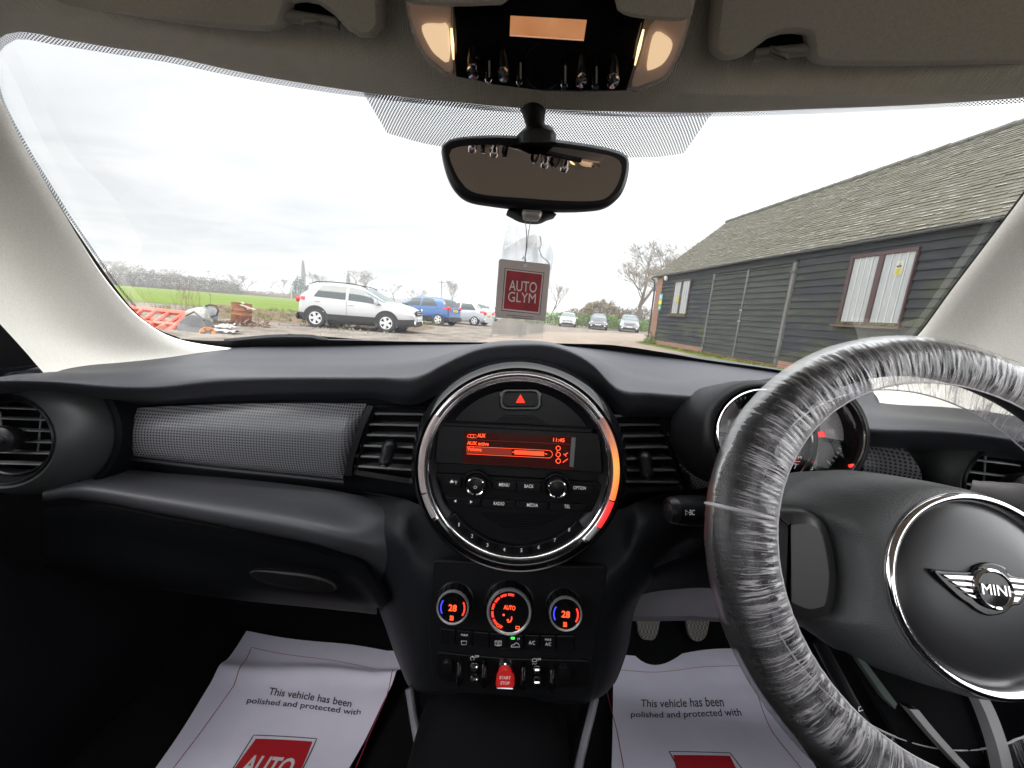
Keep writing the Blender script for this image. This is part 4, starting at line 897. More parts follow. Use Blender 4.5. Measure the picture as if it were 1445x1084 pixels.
    key([(629, 700), (679, 703), (677, 714.5), (636, 712)], extra=tri)
    key([(681, 703), (727, 706), (727, 717), (680, 714.5)], 'RADIO', 696.5, 711.5, 712.8)
    key([(729, 706), (775, 708.5), (773, 719.5), (729, 717)], 'MEDIA', 743.5, 759, 715)
    key([(777, 708.6), (826, 711), (820, 721.5), (775.5, 719.6)], 'TEL', 796, 804.5, 717)
    for x, y, pw in ((672.8, 682, 1), (785, 685.6, 0)):
        f2 = fr.at(x, y, -.001); r = 14.2*k
        kn = mk('knob', MB().lathe(f2, [(r*1.42, .0), (r*1.40, .004), (r*1.25, .004), (r*1.2, .001), (r*1.04, .003), (r*1.02, .012), (r*.96, .0145)], 44), 'satin', t_)
        mk('knob_ring', MB().lathe(f2, [(r*1.02, .012), (r*1.0, .0145), (r*.90, .0152), (r*.80, .0144), (r*.76, .0135)], 44), 'chrome', kn)
        mk('knob_face', MB().lathe(f2, [(r*.78, .0137), (r*.5, .0145), (.0001, .0148)], 30), 'satin', kn)
        b = MB()
        for j in range(3):
            a = j*2.094+.5; b.tube([f2.pt(r*.70*math.cos(a), r*.70*math.sin(a), .0150), f2.pt(r*1.0*math.cos(a), r*1.0*math.sin(a), .0147)], .0016, 6)
        mk('knob_grip', b, 'satin', kn)
        if pw:
            f4 = Fr(f2.pt(0, 0, .0152), f2.u, f2.n); b = MB()
            strip(b, [(.0018*math.cos(t), .0018*math.sin(t)) for t in np.linspace(2.1, 7.3, 16)], .0004, f4, 0); strip(b, [(0, .0004), (0, .0022)], .0004, f4, 0); mk('power_mark', b, 'legend', kn, 0)
    # preset keys 1..8 along the bottom arc
    pos = [(647.5, 740.5), (666, 756.7), (687.6, 769.3), (711.5, 775.8), (735.7, 776.9), (760, 772.4), (782.8, 762.7), (803, 747.8)]
    A = [math.atan2(*(np.array(fr.px(*p))-np.array(C))[::-1]) for p in pos]
    for i, p in enumerate(pos):
        a = A[i]; da = .142
        q = []
        for t in np.linspace(a-da, a+da, 7): q.append((C[0]+Rb*.86*math.cos(t), C[1]+Rb*.86*math.sin(t)))
        for t in np.linspace(a+da, a-da, 7): q.append((C[0]+Rb*.765*math.cos(t), C[1]+Rb*.765*math.sin(t)))
        kb = mk('preset_key', MB().slab(q, fr, .006, .0010, .0012), 'satin', t_)
        b = MB(); ptext(b, str(i+1), fr, p[0]-(1.4 if i else .6), p[1]+2.4, p[0]+(1.4 if i else .6), p[1]+2.4, 5.2, .0018, bold=.01); mk('legend', b, 'legend', kb, 0)
radio()
# ================================================================== INSTRUMENT CLUSTER on the steering column
def cluster():
    fr = face(1148, 612, .415, 16, 2)
    t_ = thing('instrument_cluster', 'round chrome rimmed speedometer with a rev counter beside it behind the steering wheel', 'instrument cluster', fr.o)
    R0 = .0555
    fl_ = Fr(fr.w(1077, 617, -.012), fr.u, fr.n)
    for f, nm, dz in ((fr, 'speedometer', 0), (fl_, 'rev_counter', 0)):
        hs = mk(nm, MB().lathe(f, [(R0*1.0, -.004), (R0*1.04, .002), (R0*1.12, .001), (R0*1.19, -.010), (R0*1.22, -.04), (R0*1.20, -.09), (R0*1.0, -.12)], 80), 'black', t_, 60)
        mk('rim', MB().lathe(f, [(R0*.945, .0035), (R0*.965, .0045), (R0*.985, .0036), (R0*1.005, -.002)], 96), 'chrome', hs, 60)
        mk('inner_tube', MB().lathe(f, [(R0*.946, .0036), (R0*.925, .0), (R0*.90, -.010), (R0*.89, -.020)], 80), 'black', hs)
        mk('dial_plate', MB().lathe(f, [(R0*.90, -.018), (.0001, -.018)], 64), M('dial_black', (.02, .021, .023), .35), hs)
        f2 = Fr(f.pt(0, 0, -.0172), f.u, f.n)
        def arcseg(mb, a0, a1, r0, r1, h=0, n=24):
            t = np.linspace(R_(a0), R_(a1), n); mb.grid([[f2.pt(R0*r0*math.cos(q), R0*r0*math.sin(q), h) for q in t], [f2.pt(R0*r1*math.cos(q), R0*r1*math.sin(q), h) for q in t]])
        b = MB()
        if nm == 'speedometer': arcseg(b, -6, 74, .40, .88); arcseg(b, 206, 290, .28, .88)
        else: arcseg(b, 120, 176, .3, .88); arcseg(b, 184, 240, .3, .88)
        mk('pale_sector', b, M('dial_pale', (.50, .46, .48), .45), hs, 0)
        b = MB()
        for i in range(41):
            a = 225-i*6.75; r1 = .86; r0 = .80 if i % 5 else .74
            strip(b, [(R0*r0*math.cos(R_(a)), R0*r0*math.sin(R_(a))), (R0*r1*math.cos(R_(a)), R0*r1*math.sin(R_(a)))], .0006, f2, .0006)
        for v_, a in ((20, 205), (40, 180), (60, 155), (80, 125), (100, 98), (120, 65), (140, 35), (160, 8)) if nm == 'speedometer' else ((1, 215), (2, 185), (3, 155), (4, 120)):
            c = (R0*.60*math.cos(R_(a)), R0*.60*math.sin(R_(a))); w = .0032+.0016*(v_ > 99)-.0016*(v_ < 9)
            text(b, str(v_), f2, (c[0]-w, c[1]-.0026), (c[0]+w, c[1]-.0026), (c[0]-w, c[1]+.0026), .0006)
        mk('dial_marks', b, M('dial_mark', (.55, .55, .55), .6, emit=((.8, .8, .8), .12)), hs, 0)
        mk('dial_lens', MB().lathe(f, [(R0*.93, .0), (R0*.5, .002), (.0001, .0026)], 48), glassm('cluster_lens', (.95, .95, .95), .7, .02), hs)
    f2 = Fr(fr.pt(0, 0, -.0172), fr.u, fr.n)
    sc = mk('trip_screen', MB().slab([(-.026, -.044), (.016, -.044), (.019, -.006), (-.026, -.006)], f2, .001, 0, .0014), 'gloss', t_, 0)
    b = MB(); text(b, '0 MPH', f2, (-.010, -.030), (.006, -.030), (-.010, -.026), .0018); text(b, '7269.5', f2, (-.010, -.041), (.012, -.041), (-.010, -.035), .0018)
    text(b, 'STOP', f2, (-.012, -.018), (.000, -.018), (-.012, -.014), .0018); strip(b, [(-.016, -.014), (.006, -.010)], .0005, f2, .0018); strip(b, [(.008, -.020), (.015, -.020), (.0115, -.013), (.008, -.020)], .0006, f2, .0018)
    mk('trip_text', b, M('trip_text', (.5, .5, .5), .5, emit=((.9, .8, .8), .22)), sc, 0)
    b = MB(); strip(b, [(-.01, -.0325), (.014, -.0325)], .0008, f2, .0018); mk('trip_line', b, 'red_led', sc, 0)
    b = MB().slab(rrect([(1151, 609), (1163, 609), (1163, 617), (1151, 617)], f2, .0014), f2, .0006, 0, .0012); mk('brake_warning', b, M('warning_red', (.4, .01, .02), .5, emit=((1, .03, .04), .45)), t_, 0)
    b = MB(); b.tube([f2.pt(.030, -.006, .004), f2.pt(R0*.88, -.010, .004)], [.0022, .0008], 6); mk('needle', b, 'black', t_)
    b = MB().slab(rrect([(1198, 656), (1205, 654.5), (1206, 658.5), (1199, 660)], fr, .0006, .0015), fr, .002, .0005, .0026); mk('tell_tale', b, 'red_led', t_)
    for i in range(22):
        a = R_(-50+i*5); b = MB(); b.tube([fr.pt(R0*1.215*math.cos(a), R0*1.215*math.sin(a), -.02), fr.pt(R0*1.23*math.cos(a), R0*1.23*math.sin(a), -.05)], .0015, 6); mk('housing_rib', b, 'rubber', t_)
cluster()
# ================================================================== STEERING WHEEL
WC = Vector((.346, .2866, .933)); WT = .398
WN = Vector((0, -math.cos(WT), math.sin(WT)))
wf = Fr(WC, (1, 0, 0), WN)
sw = thing('steering_wheel', 'black steering wheel with winged badge, its rim wrapped in clear crinkled film', 'steering wheel', WC)
col = thing('steering_column', 'black steering column cover with indicator and wiper stalks behind the wheel', 'steering column', wf.pt(0, 0, -.09))
b = MB().lathe(wf, [(.045, -.045), (.060, -.05), (.066, -.09), (.066, -.16), (.06, -.30)], 40)
mk('column_cover', b, 'dash_shaded', col)
MN, MJ = .0185, .1665
mk('rim', MB().tube([wf.pt(MJ*math.cos(t), MJ*math.sin(t)) for t in np.linspace(0, 2*math.pi, 160, endpoint=False)], .0165, 20, closed=True), M('rim_leather', (.010, .010, .011), .38, spec=.4, bump=(750, .4, .001)), sw, 80)
# clear film around the rim, gathered towards the hub in radial creases
prof = crs([(.1405, .0155), (.146, .0182), (.152, .0198), (.160, .0207), (.168, .0200), (.1765, .0163), (.1835, .0095), (.1868, .000), (.1845, -.009), (.1785, -.0155), (.169, -.0195), (.158, -.0205), (.149, -.0198), (.141, -.0185)], 34)
NA = 1500
rows, uv = [], []
rng = random.Random(5)
for j, (r, h) in enumerate(prof):
    row, ur = [], []
    inn = max(0, min(1, (.168-r)/.02))
    for i in range(NA):
        a = 2*math.pi*i/NA
        n1 = mnoise.noise((math.cos(a)*34, math.sin(a)*34, j*.10)); n2 = mnoise.noise((math.cos(a)*75+9, math.sin(a)*75, j*.22)); n3 = mnoise.noise((math.cos(a)*11+3, math.sin(a)*11, j*.5))
        ridge = (1-abs(n1)*2.2)
        d = inn*(.0006*ridge+.0006*n2)+(1-inn)*(.00035*n2+.0004*mnoise.noise((math.cos(a)*60, math.sin(a)*60, j*.9)))+.0006*n3
        edge = 1 if 0 < j < 33 else .6
        dr, dh = (r-.1665), h
        L = math.hypot(dr, dh)+1e-6
        row.append(wf.pt((r+dr/L*d*edge*.5)*math.cos(a), (r+dr/L*d*edge*.5)*math.sin(a), h+dh/L*d*edge*1.2))
        ur.append((a*.17, j*.0022))
    row.append(row[0]); ur.append((2*math.pi*.17, j*.0022)); rows.append(row); uv.append(ur)
def film_mat():
    m, t, o = new_mat('clear_film')
    u = N(t, 'ShaderNodeUVMap')
    def nz(sx, sy, sc, det, dist=0.):
        mp = N(t, 'ShaderNodeMapping'); mp.inputs['Scale'].default_value = (sx, sy, 1); t.links.new(u.outputs[0], mp.inputs[0])
        n = N(t, 'ShaderNodeTexNoise'); n.inputs['Scale'].default_value = sc; n.inputs['Detail'].default_value = det; n.inputs['Distortion'].default_value = dist
        t.links.new(mp.outputs[0], n.inputs['Vector']); return n.outputs[0]
    def mr(v, a, b, c, d):
        n = N(t, 'ShaderNodeMapRange'); n.inputs[1].default_value = a; n.inputs[2].default_value = b; n.inputs[3].default_value = c; n.inputs[4].default_value = d
        t.links.new(v, n.inputs[0]); return n.outputs[0]
    s = N(t, 'ShaderNodeSeparateXYZ'); t.links.new(u.outputs[0], s.inputs[0])
    V = s.outputs[1]
    # creases: thin bright threads where a stretched noise crosses its middle value
    cr = mth(t, 'ABSOLUTE', mth(t, 'SUBTRACT', nz(150, 15, 1, 3, 1.4), .5))
    thr = mr(cr, .0, .050, 1.25, 0.0)
    cr2 = mth(t, 'ABSOLUTE', mth(t, 'SUBTRACT', nz(330, 70, 1, 2, .8), .5))
    thr2 = mr(cr2, .0, .030, .45, 0.0)
    veil = mr(nz(60, 14, 1, 4), .46, .76, .0, .36)
    inner = mth(t, 'MAXIMUM', mr(V, .017, .025, 1.0, .05), mr(V, .052, .062, .05, 1.0))      # flat gathered part is milkier than the taut part
    hem = mr(V, .0015, .0075, .75, 0.0)
    pat = mr(nz(40, 10, 1, 3), .38, .62, .45, 1.0)   # gathered in bunches, clear stretches between
    k = mth(t, 'MULTIPLY', mth(t, 'ADD', mth(t, 'MULTIPLY', mth(t, 'ADD', thr, thr2), pat), veil), inner)
    k = mth(t, 'MAXIMUM', mth(t, 'MINIMUM', mth(t, 'MULTIPLY', k, .80), .85), mth(t, 'MULTIPLY', hem, .5))
    k = mth(t, 'ADD', k, .012, clamp=True)
    tr = N(t, 'ShaderNodeBsdfTransparent'); tr.inputs[0].default_value = (.97, .97, .98, 1)
    df = N(t, 'ShaderNodeBsdfDiffuse'); df.inputs[0].default_value = (.78, .74, .78, 1)
    tl = N(t, 'ShaderNodeBsdfTranslucent'); tl.inputs[0].default_value = (.75, .72, .75, 1)
    dm = N(t, 'ShaderNodeMixShader'); dm.inputs[0].default_value = .35; t.links.new(df.outputs[0], dm.inputs[1]); t.links.new(tl.outputs[0], dm.inputs[2])
    g = N(t, 'ShaderNodeBsdfGlossy'); g.inputs['Roughness'].default_value = .30
    bp = N(t, 'ShaderNodeBump'); bp.inputs['Strength'].default_value = .35; bp.inputs['Distance'].default_value = .0008
    t.links.new(nz(200, 45, 1, 4, .6), bp.inputs['Height']); t.links.new(bp.outputs[0], g.inputs['Normal'])
    fr = N(t, 'ShaderNodeFresnel'); fr.inputs[0].default_value = 1.5; t.links.new(bp.outputs[0], fr.inputs['Normal'])
    a = N(t, 'ShaderNodeMixShader'); t.links.new(k, a.inputs[0]); t.links.new(tr.outputs[0], a.inputs[1]); t.links.new(dm.outputs[0], a.inputs[2])
    c = N(t, 'ShaderNodeMixShader'); t.links.new(mth(t, 'ADD', mth(t, 'MULTIPLY', fr.outputs[0], mr(inner, 0, 1, .42, .10)), .0, clamp=True), c.inputs[0]); t.links.new(a.outputs[0], c.inputs[1]); t.links.new(g.outputs[0], c.inputs[2])
    t.links.new(c.outputs[0], o.inputs[0]); return m
film = thing('plastic_film', 'clear crinkled protective film stretched around the steering wheel rim', 'plastic film', wf.pt(-.18, 0))
mk('film_sleeve', MB().grid(rows, uvs=uv), film_mat(), film, 180)
b = MB()
for R1, H1 in ((.1405, .0156), (.141, -.0185)):
    b = MB(); b.tube([wf.pt((R1+.0004*mnoise.noise((a*30, 0, 0)))*math.cos(a), R1*math.sin(a), H1+.0006*mnoise.noise((a*22, 4, 0))) for a in np.linspace(0, 2*math.pi, 300, endpoint=False)], .0007, 6, closed=True); mk('elastic_hem', b, M('hem', (.62, .60, .62), .5), film)
a0 = R_(180-8)
b = MB(); b.tube([wf.pt(r*math.cos(a0), r*math.sin(a0), h*1.04) for r, h in prof[2:20]], .0016, 6); mk('film_seam', b, glassm('film_seam', (.9, .9, .9), 1, .2, .55, (.75, .72, .75)), film)
# hub
hub = [(1133, 712), (1148, 694), (1172, 676), (1220, 664), (1290, 670), (1370, 692), (1430, 722), (1500, 775), (1560, 840), (1570, 900), (1530, 955), (1470, 982), (1400, 986), (1330, 979), (1262, 962), (1205, 930), (1165, 896), (1150, 878), (1168, 850), (1172, 800), (1160, 750), (1142, 728)]
ho = crs(wf.pxs(hub), 110, True)
cc = np.array(wf.px(1378, 832, .02)); RH = .0675
rows = []
hc = np.array([(cc[0]+RH*1.02*math.cos(t), cc[1]+RH*1.02*math.sin(t)) for t in np.linspace(0, 2*math.pi, 110, endpoint=False)])
ho = np.array(ho)
if ((ho[:, 0]*np.roll(ho[:, 1], -1))-(ho[:, 1]*np.roll(ho[:, 0], -1))).sum() < 0: ho = ho[::-1]
# align both rings by angle
ang = np.unwrap(np.arctan2(ho[:, 1]-cc[1], ho[:, 0]-cc[0]))
i0 = int(np.argmin(np.abs((ang+math.pi) % (2*math.pi)-math.pi))); ho = np.roll(ho, -i0, 0)
for t in (0, .04, .15, .35, .6, .85, 1.0):
    q = ho*(1-t)+hc*t; h = -.032+.056*math.sin(math.pi/2*min(1, t*1.02))**.75
    rows.append([wf.pt(a, c, h) for a, c in q])
rows.insert(0, [wf.pt(a*.97, c*.97, -.075) for a, c in ho])
rows.append([wf.pt(cc[0]+RH*.97*math.cos(t), cc[1]+RH*.97*math.sin(t), .018) for t in np.linspace(0, 2*math.pi, 110, endpoint=False)])
hb = mk('hub_cover', MB().grid(rows, True), 'leather', sw, 60)
hf = Fr(wf.pt(*cc, .024), wf.u, wf.n)
mk('hub_ring', MB().lathe(hf, [(RH*1.03, -.003), (RH*1.03, .001), (RH*1.0, .004), (RH*.955, .0035), (RH*.93, .0), (RH*.925, -.004)], 110), 'chrome', sw, 80)
mk('airbag_cap', MB().lathe(hf, [(RH*.93, -.003), (RH*.90, -.0015), (RH*.80, .002), (RH*.5, .0055), (RH*.25, .0065), (.0001, .0068)], 90), 'leather_smooth', sw, 80)
# winged badge
bf = Fr(hf.w(1393, 829, .006), hf.u, hf.n)
bd = mk('badge', MB().slab(crs(bf.pxs([(1312, 806), (1330, 805), (1364, 806), (1372, 798), (1392, 793), (1412, 799), (1420, 810), (1445, 815), (1452, 818), (1446, 834), (1434, 852), (1424, 854), (1412, 864), (1390, 868), (1372, 860), (1362, 852), (1345, 840)]), 90, True), bf, .004, .0012, .0025), 'gloss', sw)
b = MB(); 
def wing(rows_):
    for p in rows_: b.add(*(lambda s: (s.v, s.f))(MB().slab(bf.pxs(p), bf, .001, .0006, .0042)))
wing([[(1322, 809), (1370, 811), (1369, 817), (1331, 815.5)], [(1333, 818), (1368, 820), (1368, 826), (1342, 824)], [(1344, 826.5), (1368, 829), (1369, 835), (1352, 832.5)], [(1354, 835), (1370, 838), (1373, 844), (1362, 840.5)],
      [(1413, 813), (1443, 817), (1441, 822), (1415, 819)], [(1416, 821.5), (1440.5, 824.5), (1437, 830), (1416.5, 827.5)], [(1416.5, 830), (1436, 832.5), (1432, 838.5), (1416, 836)], [(1415, 838.5), (1430.5, 841), (1426, 848), (1412, 846)]])
mk('badge_wings', b, M('badge_chrome', (.78, .75, .76), .16, metal=1), bd)
q = bf.px(1391, 829); br_ = .0113
bfc = Fr(bf.pt(*q, 0), bf.u, bf.n)
mk('badge_ring', MB().lathe(bfc, [(br_*1.22, .0025), (br_*1.2, .005), (br_*1.08, .0062), (br_*.98, .005)], 48), 'chrome', bd)
mk('badge_disc', MB().lathe(bfc, [(br_*1.0, .005), (.0001, .0056)], 40), 'gloss', bd)
b = MB(); text(b, 'MINI', bfc, (-br_*.84, -br_*.30), (br_*.84, -br_*.30), (-br_*.84, br_*.30), .0061, bold=.0); mk('badge_word', b, 'chrome', bd, 0)
# spokes
sp_ = crs(wf.pxs([(1085, 735), (1096, 720), (1118, 716), (1140, 719), (1160, 733), (1172, 760), (1180, 810), (1176, 850), (1166, 870), (1135, 878), (1105, 868), (1085, 850)]), 60, True)
mk('spoke_pad', MB().slab(sp_, wf, .04, .012, .008, 0), M('spoke_satin', (.022, .021, .022), .40, spec=.35), sw, 60)
mk('spoke', MB().slab(crs([(a, c) for a, c in wf.pxs([(1500, 700), (1560, 720), (1640, 760), (1660, 880), (1600, 930), (1520, 900)])], 40, True), wf, .03, .008, .004), 'leather', sw, 60)
b = MB().slab(wf.pxs([(1215, 925), (1300, 962), (1392, 980), (1440, 1100), (1448, 1180), (1400, 1200), (1350, 1150), (1290, 1060)]), wf, .02, .004, -.018); mk('spoke', b, 'deep', sw)
for pts, w, nm in (([(1288, 1000), (1310, 1027), (1345, 1066), (1375, 1096), (1420, 1130)], .0042, 'spoke_trim'), ([(1384, 980), (1398, 1010), (1412, 1050), (1420, 1084), (1428, 1130)], .0052, 'spoke_trim')):
    b = MB(); p = crs([wf.px(*q, -.010) for q in pts], 20)
    b.grid([[wf.pt(x-w, y, -.016) for x, y in p], [wf.pt(x-w*.8, y, -.009) for x, y in p], [wf.pt(x+w*.8, y, -.009) for x, y in p], [wf.pt(x+w, y, -.016) for x, y in p]]); mk(nm, b, 'silver', sw)
b = MB().slab(wf.pxs([(1228, 938), (1242, 944), (1290, 1008), (1286, 1016), (1270, 1000)]), wf, .006, .001, -.012); mk('spoke_gloss', b, M('spoke_green', (.10, .125, .115), .25), sw)
# stalks
def stalk(name, p0, p1, r0, r1, cap_label):
    b = MB(); v = [P(*p0)+(P(*p1)-P(*p0))*t for t in np.linspace(0, 1, 9)]
    return b.tube(v, [r0, r0*1.12, r0*1.12, r0*1.1, r0, r0*.9, r1, r1*.85, r1*.8], 24)
s_ = mk('stalk', stalk('s', (948, 720, .41), (1075, 722, .42), .0150, .012, 0), 'dash_shaded', col, 60)
ax = (P(948, 720, .41)-P(1075, 722, .42)).normalized(); sf = Fr(P(953, 720, .41), Vector((0, 0, 1)).cross(ax), ax)
mk('stalk_button', MB().lathe(sf, [(.0150, -.003), (.0152, .004), (.0125, .009), (.0110, .0092), (.0108, .007), (.009, .009), (.0001, .0105)], 30), 'satin', s_)
stf = Fr(P(974, 721, .394), P(990, 722.4, .396)-P(960, 720, .392), (.15, -.97, .15))
b = MB(); ptext(b, 'BC', stf, 973, 727, 980, 727, 7.5, .0006); strip(b, stf.pxs([(967, 719.5), (967, 727), (971.4, 723.2), (967, 719.5)]), .0004, stf, .0006); mk('legend', b, 'legend', s_, 0)
b = MB(); s2 = mk('stalk', stalk('s', (1470, 712, .33), (1370, 690, .36), .013, .011, 0), M('stalk_grey', (.16, .15, .155), .5), col, 60)
b = MB(); b.tube([P(1160, 905, .40), P(1200, 985, .37), (P(1250, 1050, .34))], [.010, .009, .006], 12); l_ = mk('tilt_lever', b, 'satin', col)
lf = Fr(P(1215, 1000, .355), (1, 0, 0), (-.2, -.95, .25)); b = MB(); strip(b, lf.pxs([(1212, 1004), (1212, 998), (1218, 996), (1218, 1002), (1212, 1004)]), .0008, lf, .0); mk('legend', b, 'legend', l_, 0)
# ================================================================== FOOTWELLS, PEDALS, PAPER MATS, DOORS
FZ = .30
fl = MB(); fl.grid([[Vector((x, y, z)) for x in np.linspace(-.80, .80, 8)] for y, z in ((-1.2, FZ-.01), (.75, FZ-.01), (.98, FZ+.03), (1.12, FZ+.22), (1.16, FZ+.6))])
cfz = mk('floor_carpet', fl, 'carpet'); cfz['label'] = 'black carpet on the floor of both footwells'; cfz['category'] = 'carpet'
tn = MB(); tn.grid(loft([[Vector((-.13, y, FZ-.02)), Vector((-.115, y, FZ+.18)), Vector((-.08, y, z)), Vector((0, y, z+.01)), Vector((.08, y, z)), Vector((.115, y, FZ+.18)), Vector((.13, y, FZ-.02))] for y, z in ((-1.0, .5), (.1, .52), (.40, .56), (.7, .58), (1.1, .58))], 24, 3))
mk('tunnel', tn, 'deep', cn)
def paper(label, tl, tr_, bl, br2, wave, seedv, zo, line1, line2, logo):
    # sheet in (s,t): s across 0..1, t from the far edge 0 to the near edge 1.3
    t_ = thing('paper_mat', label, 'paper mat', G(*bl, FZ), 'printed paper floor mats')
    c = [G(*p, FZ) for p in (tl, tr_, bl, br2)]
    def pos(s, t, h=0.):
        q = (c[0]*(1-s)+c[1]*s)*(1-t)+(c[2]*(1-s)+c[3]*s)*t
        w = .012*mnoise.noise((s*1.6+seedv, t*2.2, .3))+wave(s, t)+zo
        return Vector((q.x, q.y, q.z+w+.010+h))
    b = MB(); b.grid([[pos(s, t) for s in np.linspace(0, 1, 30)] for t in np.linspace(0, 1.25, 50)]); mk('sheet', b, 'paper', t_)
    # inverse: photo pixel -> (s,t) on the flat quad
    def inv(px, py):
        s, t = .5, .5; tg = G(px, py, FZ+.010+zo)
        for _ in range(30):
            q = pos(s, t); tg = G(px, py, q.z)
            e = 1e-3; a = (pos(s+e, t)-q)/e; d = (pos(s, t+e)-q)/e; r = tg-q
            det = a.x*d.y-a.y*d.x
            s += (r.x*d.y-r.y*d.x)/det; t += (a.x*r.y-a.y*r.x)/det
        return s, t
    wp = lambda a, d, h: pos(a, d, h)
    def line(mb, pts, w, h=.0008):
        p = []
        for i in range(len(pts)-1):
            for k in np.linspace(0, 1, 16, endpoint=False): p.append(np.array(pts[i])*(1-k)+np.array(pts[i+1])*k)
        p.append(np.array(pts[-1])); p = np.array(p)
        tt = np.gradient(p, axis=0); tt /= np.linalg.norm(tt, axis=1)[:, None]; nn = np.stack([-tt[:, 1], tt[:, 0]], 1)*w
        mb.grid([[pos(*q, h) for q in p+nn], [pos(*q, h) for q in p-nn]])
    b = MB(); mg = [inv(*p) for p in line1[2]]
    line(b, mg, .0022); mk('border_line', b, 'print_line', t_, 0)
    b = MB()
    for s_, a0_, a1_, cap in (('This vehicle has been', *line1[0], line1[3]), ('polished and protected with', *line1[1], line1[3])):
        p0, p1 = inv(*a0_), inv(*a1_); p2 = inv(a0_[0]+cap*line2, a0_[1]-cap)
        text(b, s_, None, p0, p1, p2, .0009, bold=.012, warp=wp)
    mk('printed_words', b, 'print_dark', t_, 0)
    q = [inv(*p) for p in logo[0]]
    b = MB(); line(b, q, .0030); mk('logo_outline', b, 'print_dark', t_, 0)
    r = [np.array(inv(*p)) for p in logo[1]]
    b = MB(); n = 14
    b.grid([[pos(*((r[0]*(1-i/n)+r[1]*i/n)*(1-j/n)+(r[3]*(1-i/n)+r[2]*i/n)*j/n), .0008) for i in range(n+1)] for j in range(n+1)]); mk('logo_red', b, 'print_red', t_, 0)
    if logo[2]:
        b = MB()
        (x0, y0), (x1, y1), (x2, y2) = logo[2]
        text(b, 'AUTO', None, inv(x0, y0), inv(x1, y1), inv(x2, y2), .0014, bold=.025, warp=wp); mk('logo_word', b, M('paper_print', (.66, .64, .68), .8), t_, 0)
paper('white printed paper mat on the passenger floor with a red logo partly shown', (348, 893), (580, 930), (225, 1084), (500, 1084),
      lambda s, t: .012*math.exp(-((t-.38)/.07)**2)*(1-s)+.016*math.exp(-((t-.32)/.06)**2)*s+.05*max(0, s-.86)*2, 1.0, 0,
      (((378, 981), (495, 999)), ((347, 995), (508, 1011)), [(245, 1084), (330, 968), (355, 914), (556, 945), (545, 985), (520, 1040), (502, 1084)], 10.5), .32,
      ([(320, 1100), (358, 1038), (447, 1043), (420, 1100)], [(324, 1095), (361, 1043), (441, 1047), (415, 1110)], ((334, 1095), (405, 1097), (352, 1066))))
paper('white printed paper mat on the driver floor below the pedals', (866, 926), (1045, 921), (862, 1084), (1150, 1084),
      lambda s, t: .012*math.exp(-((s-.35)/.25)**2)*-1*(1-t)+.01*math.exp(-((t-.5)/.1)**2)*s, 4.0, 0,
      (((904, 998), (1022, 998)), ((890, 1015), (1048, 1014)), [(880, 1084), (870, 1030), (856, 974), (866, 945), (920, 949), (1044, 940), (1068, 980), (1090, 1034), (1130, 1084)], 10.5), .05,
      ([(957, 1084), (944, 1061), (1030, 1063), (1046, 1084), (1050, 1094)], [(955, 1092), (950, 1066), (1030, 1067), (1042, 1092)], None))
for i, (x, lab) in enumerate(((915, 'clutch pedal with a chequered rubber pad, the one nearer the centre stack'), (985, 'brake pedal with a chequered rubber pad, the one nearer the steering wheel'))):
    f2 = Fr(P(x, 884, .86), (1, 0, 0), (0, -.85, .5))
    t_ = thing('pedal', lab, 'pedal', f2.o, 'foot pedals')
    m, tt, o_ = new_mat('pedal_rubber'); bb = N(tt, 'ShaderNodeBsdfPrincipled'); ck = N(tt, 'ShaderNodeTexChecker'); ck.inputs['Scale'].default_value = 220
    xx = N(tt, 'ShaderNodeTexCoord'); tt.links.new(xx.outputs['Object'], ck.inputs[0]); ck.inputs[1].default_value = (.30, .28, .24, 1); ck.inputs[2].default_value = (.10, .09, .08, 1)
    tt.links.new(ck.outputs[0], bb.inputs['Base Color']); tt.links.new(bb.outputs[0], o_.inputs[0])
    mk('pedal_pad', MB().slab(crs(f2.pxs([(x-15, 864), (x+15, 864), (x+15, 888), (x+10, 901), (x, 906), (x-10, 901), (x-15, 888)]), 40, True), f2, .012, .003, 0), m, t_)
    b = MB(); b.tube([f2.pt(0, .02, -.01), f2.pt(0, .12, -.06), f2.pt(0, .25, -.05)], .010, 8); mk('pedal_arm', b, 'black', t_)
# doors and body of the car around the cabin
for sx, lab in ((-1, 'dark door panel at the passenger side of the cabin'), (1, 'dark door panel beside the steering wheel')):
    b = MB(); b.grid(loft([[Vector((sx*(.715), y, z)) for y in (-1.2, -.6, 0, .4, .75, 1.19)] for z in (.28, .55, .80, .94)]+[[Vector((sx*.72, y, .975)) for y in (-1.2, -.6, 0, .4, .75, 1.19)], [Vector((sx*.76, y, .965)) for y in (-1.2, -.6, 0, .4, .75, 1.19)]], 30, 3))
    d_ = thing('door', lab, 'door', (sx*.72, .1, .3)); mk('door_panel', b, 'dash_shaded', d_)
    b = MB(); b.slab([(.40, .95), (.66, .95), (.60, 1.05), (.40, 1.30), (.37, 1.28), (.52, 1.05)], Fr((sx*.73, 0, 0), (0, 1, 0), (-sx, 0, 0)) if sx < 0 else Fr((sx*.73, 0, 0), (0, -1, 0), (-1, 0, 0)), .02, .003) if sx < 0 else b.box((sx*.73, .57, .98), (.02, .2, .06))
    mk('mirror_corner', b, 'deep', d_)
bonnet = MB(); bonnet.grid(loft([[Vector((x, y-.12*(x/.7)**2, z-.10*(x/.75)**2)) for x in np.linspace(-.75, .75, 9)] for y, z in ((.80, .975), (.95, .96), (1.3, .93), (1.6, .86), (1.75, .74), (1.78, .45))], 30, 4))
bs = thing('car_body', 'body of the car whose cabin this is, its bonnet beyond the dashboard', 'car body', (0, 1.2, .4))
mk('bonnet', bonnet, M('bonnet_paint', (.02, .02, .022), .25, coat=1), bs)
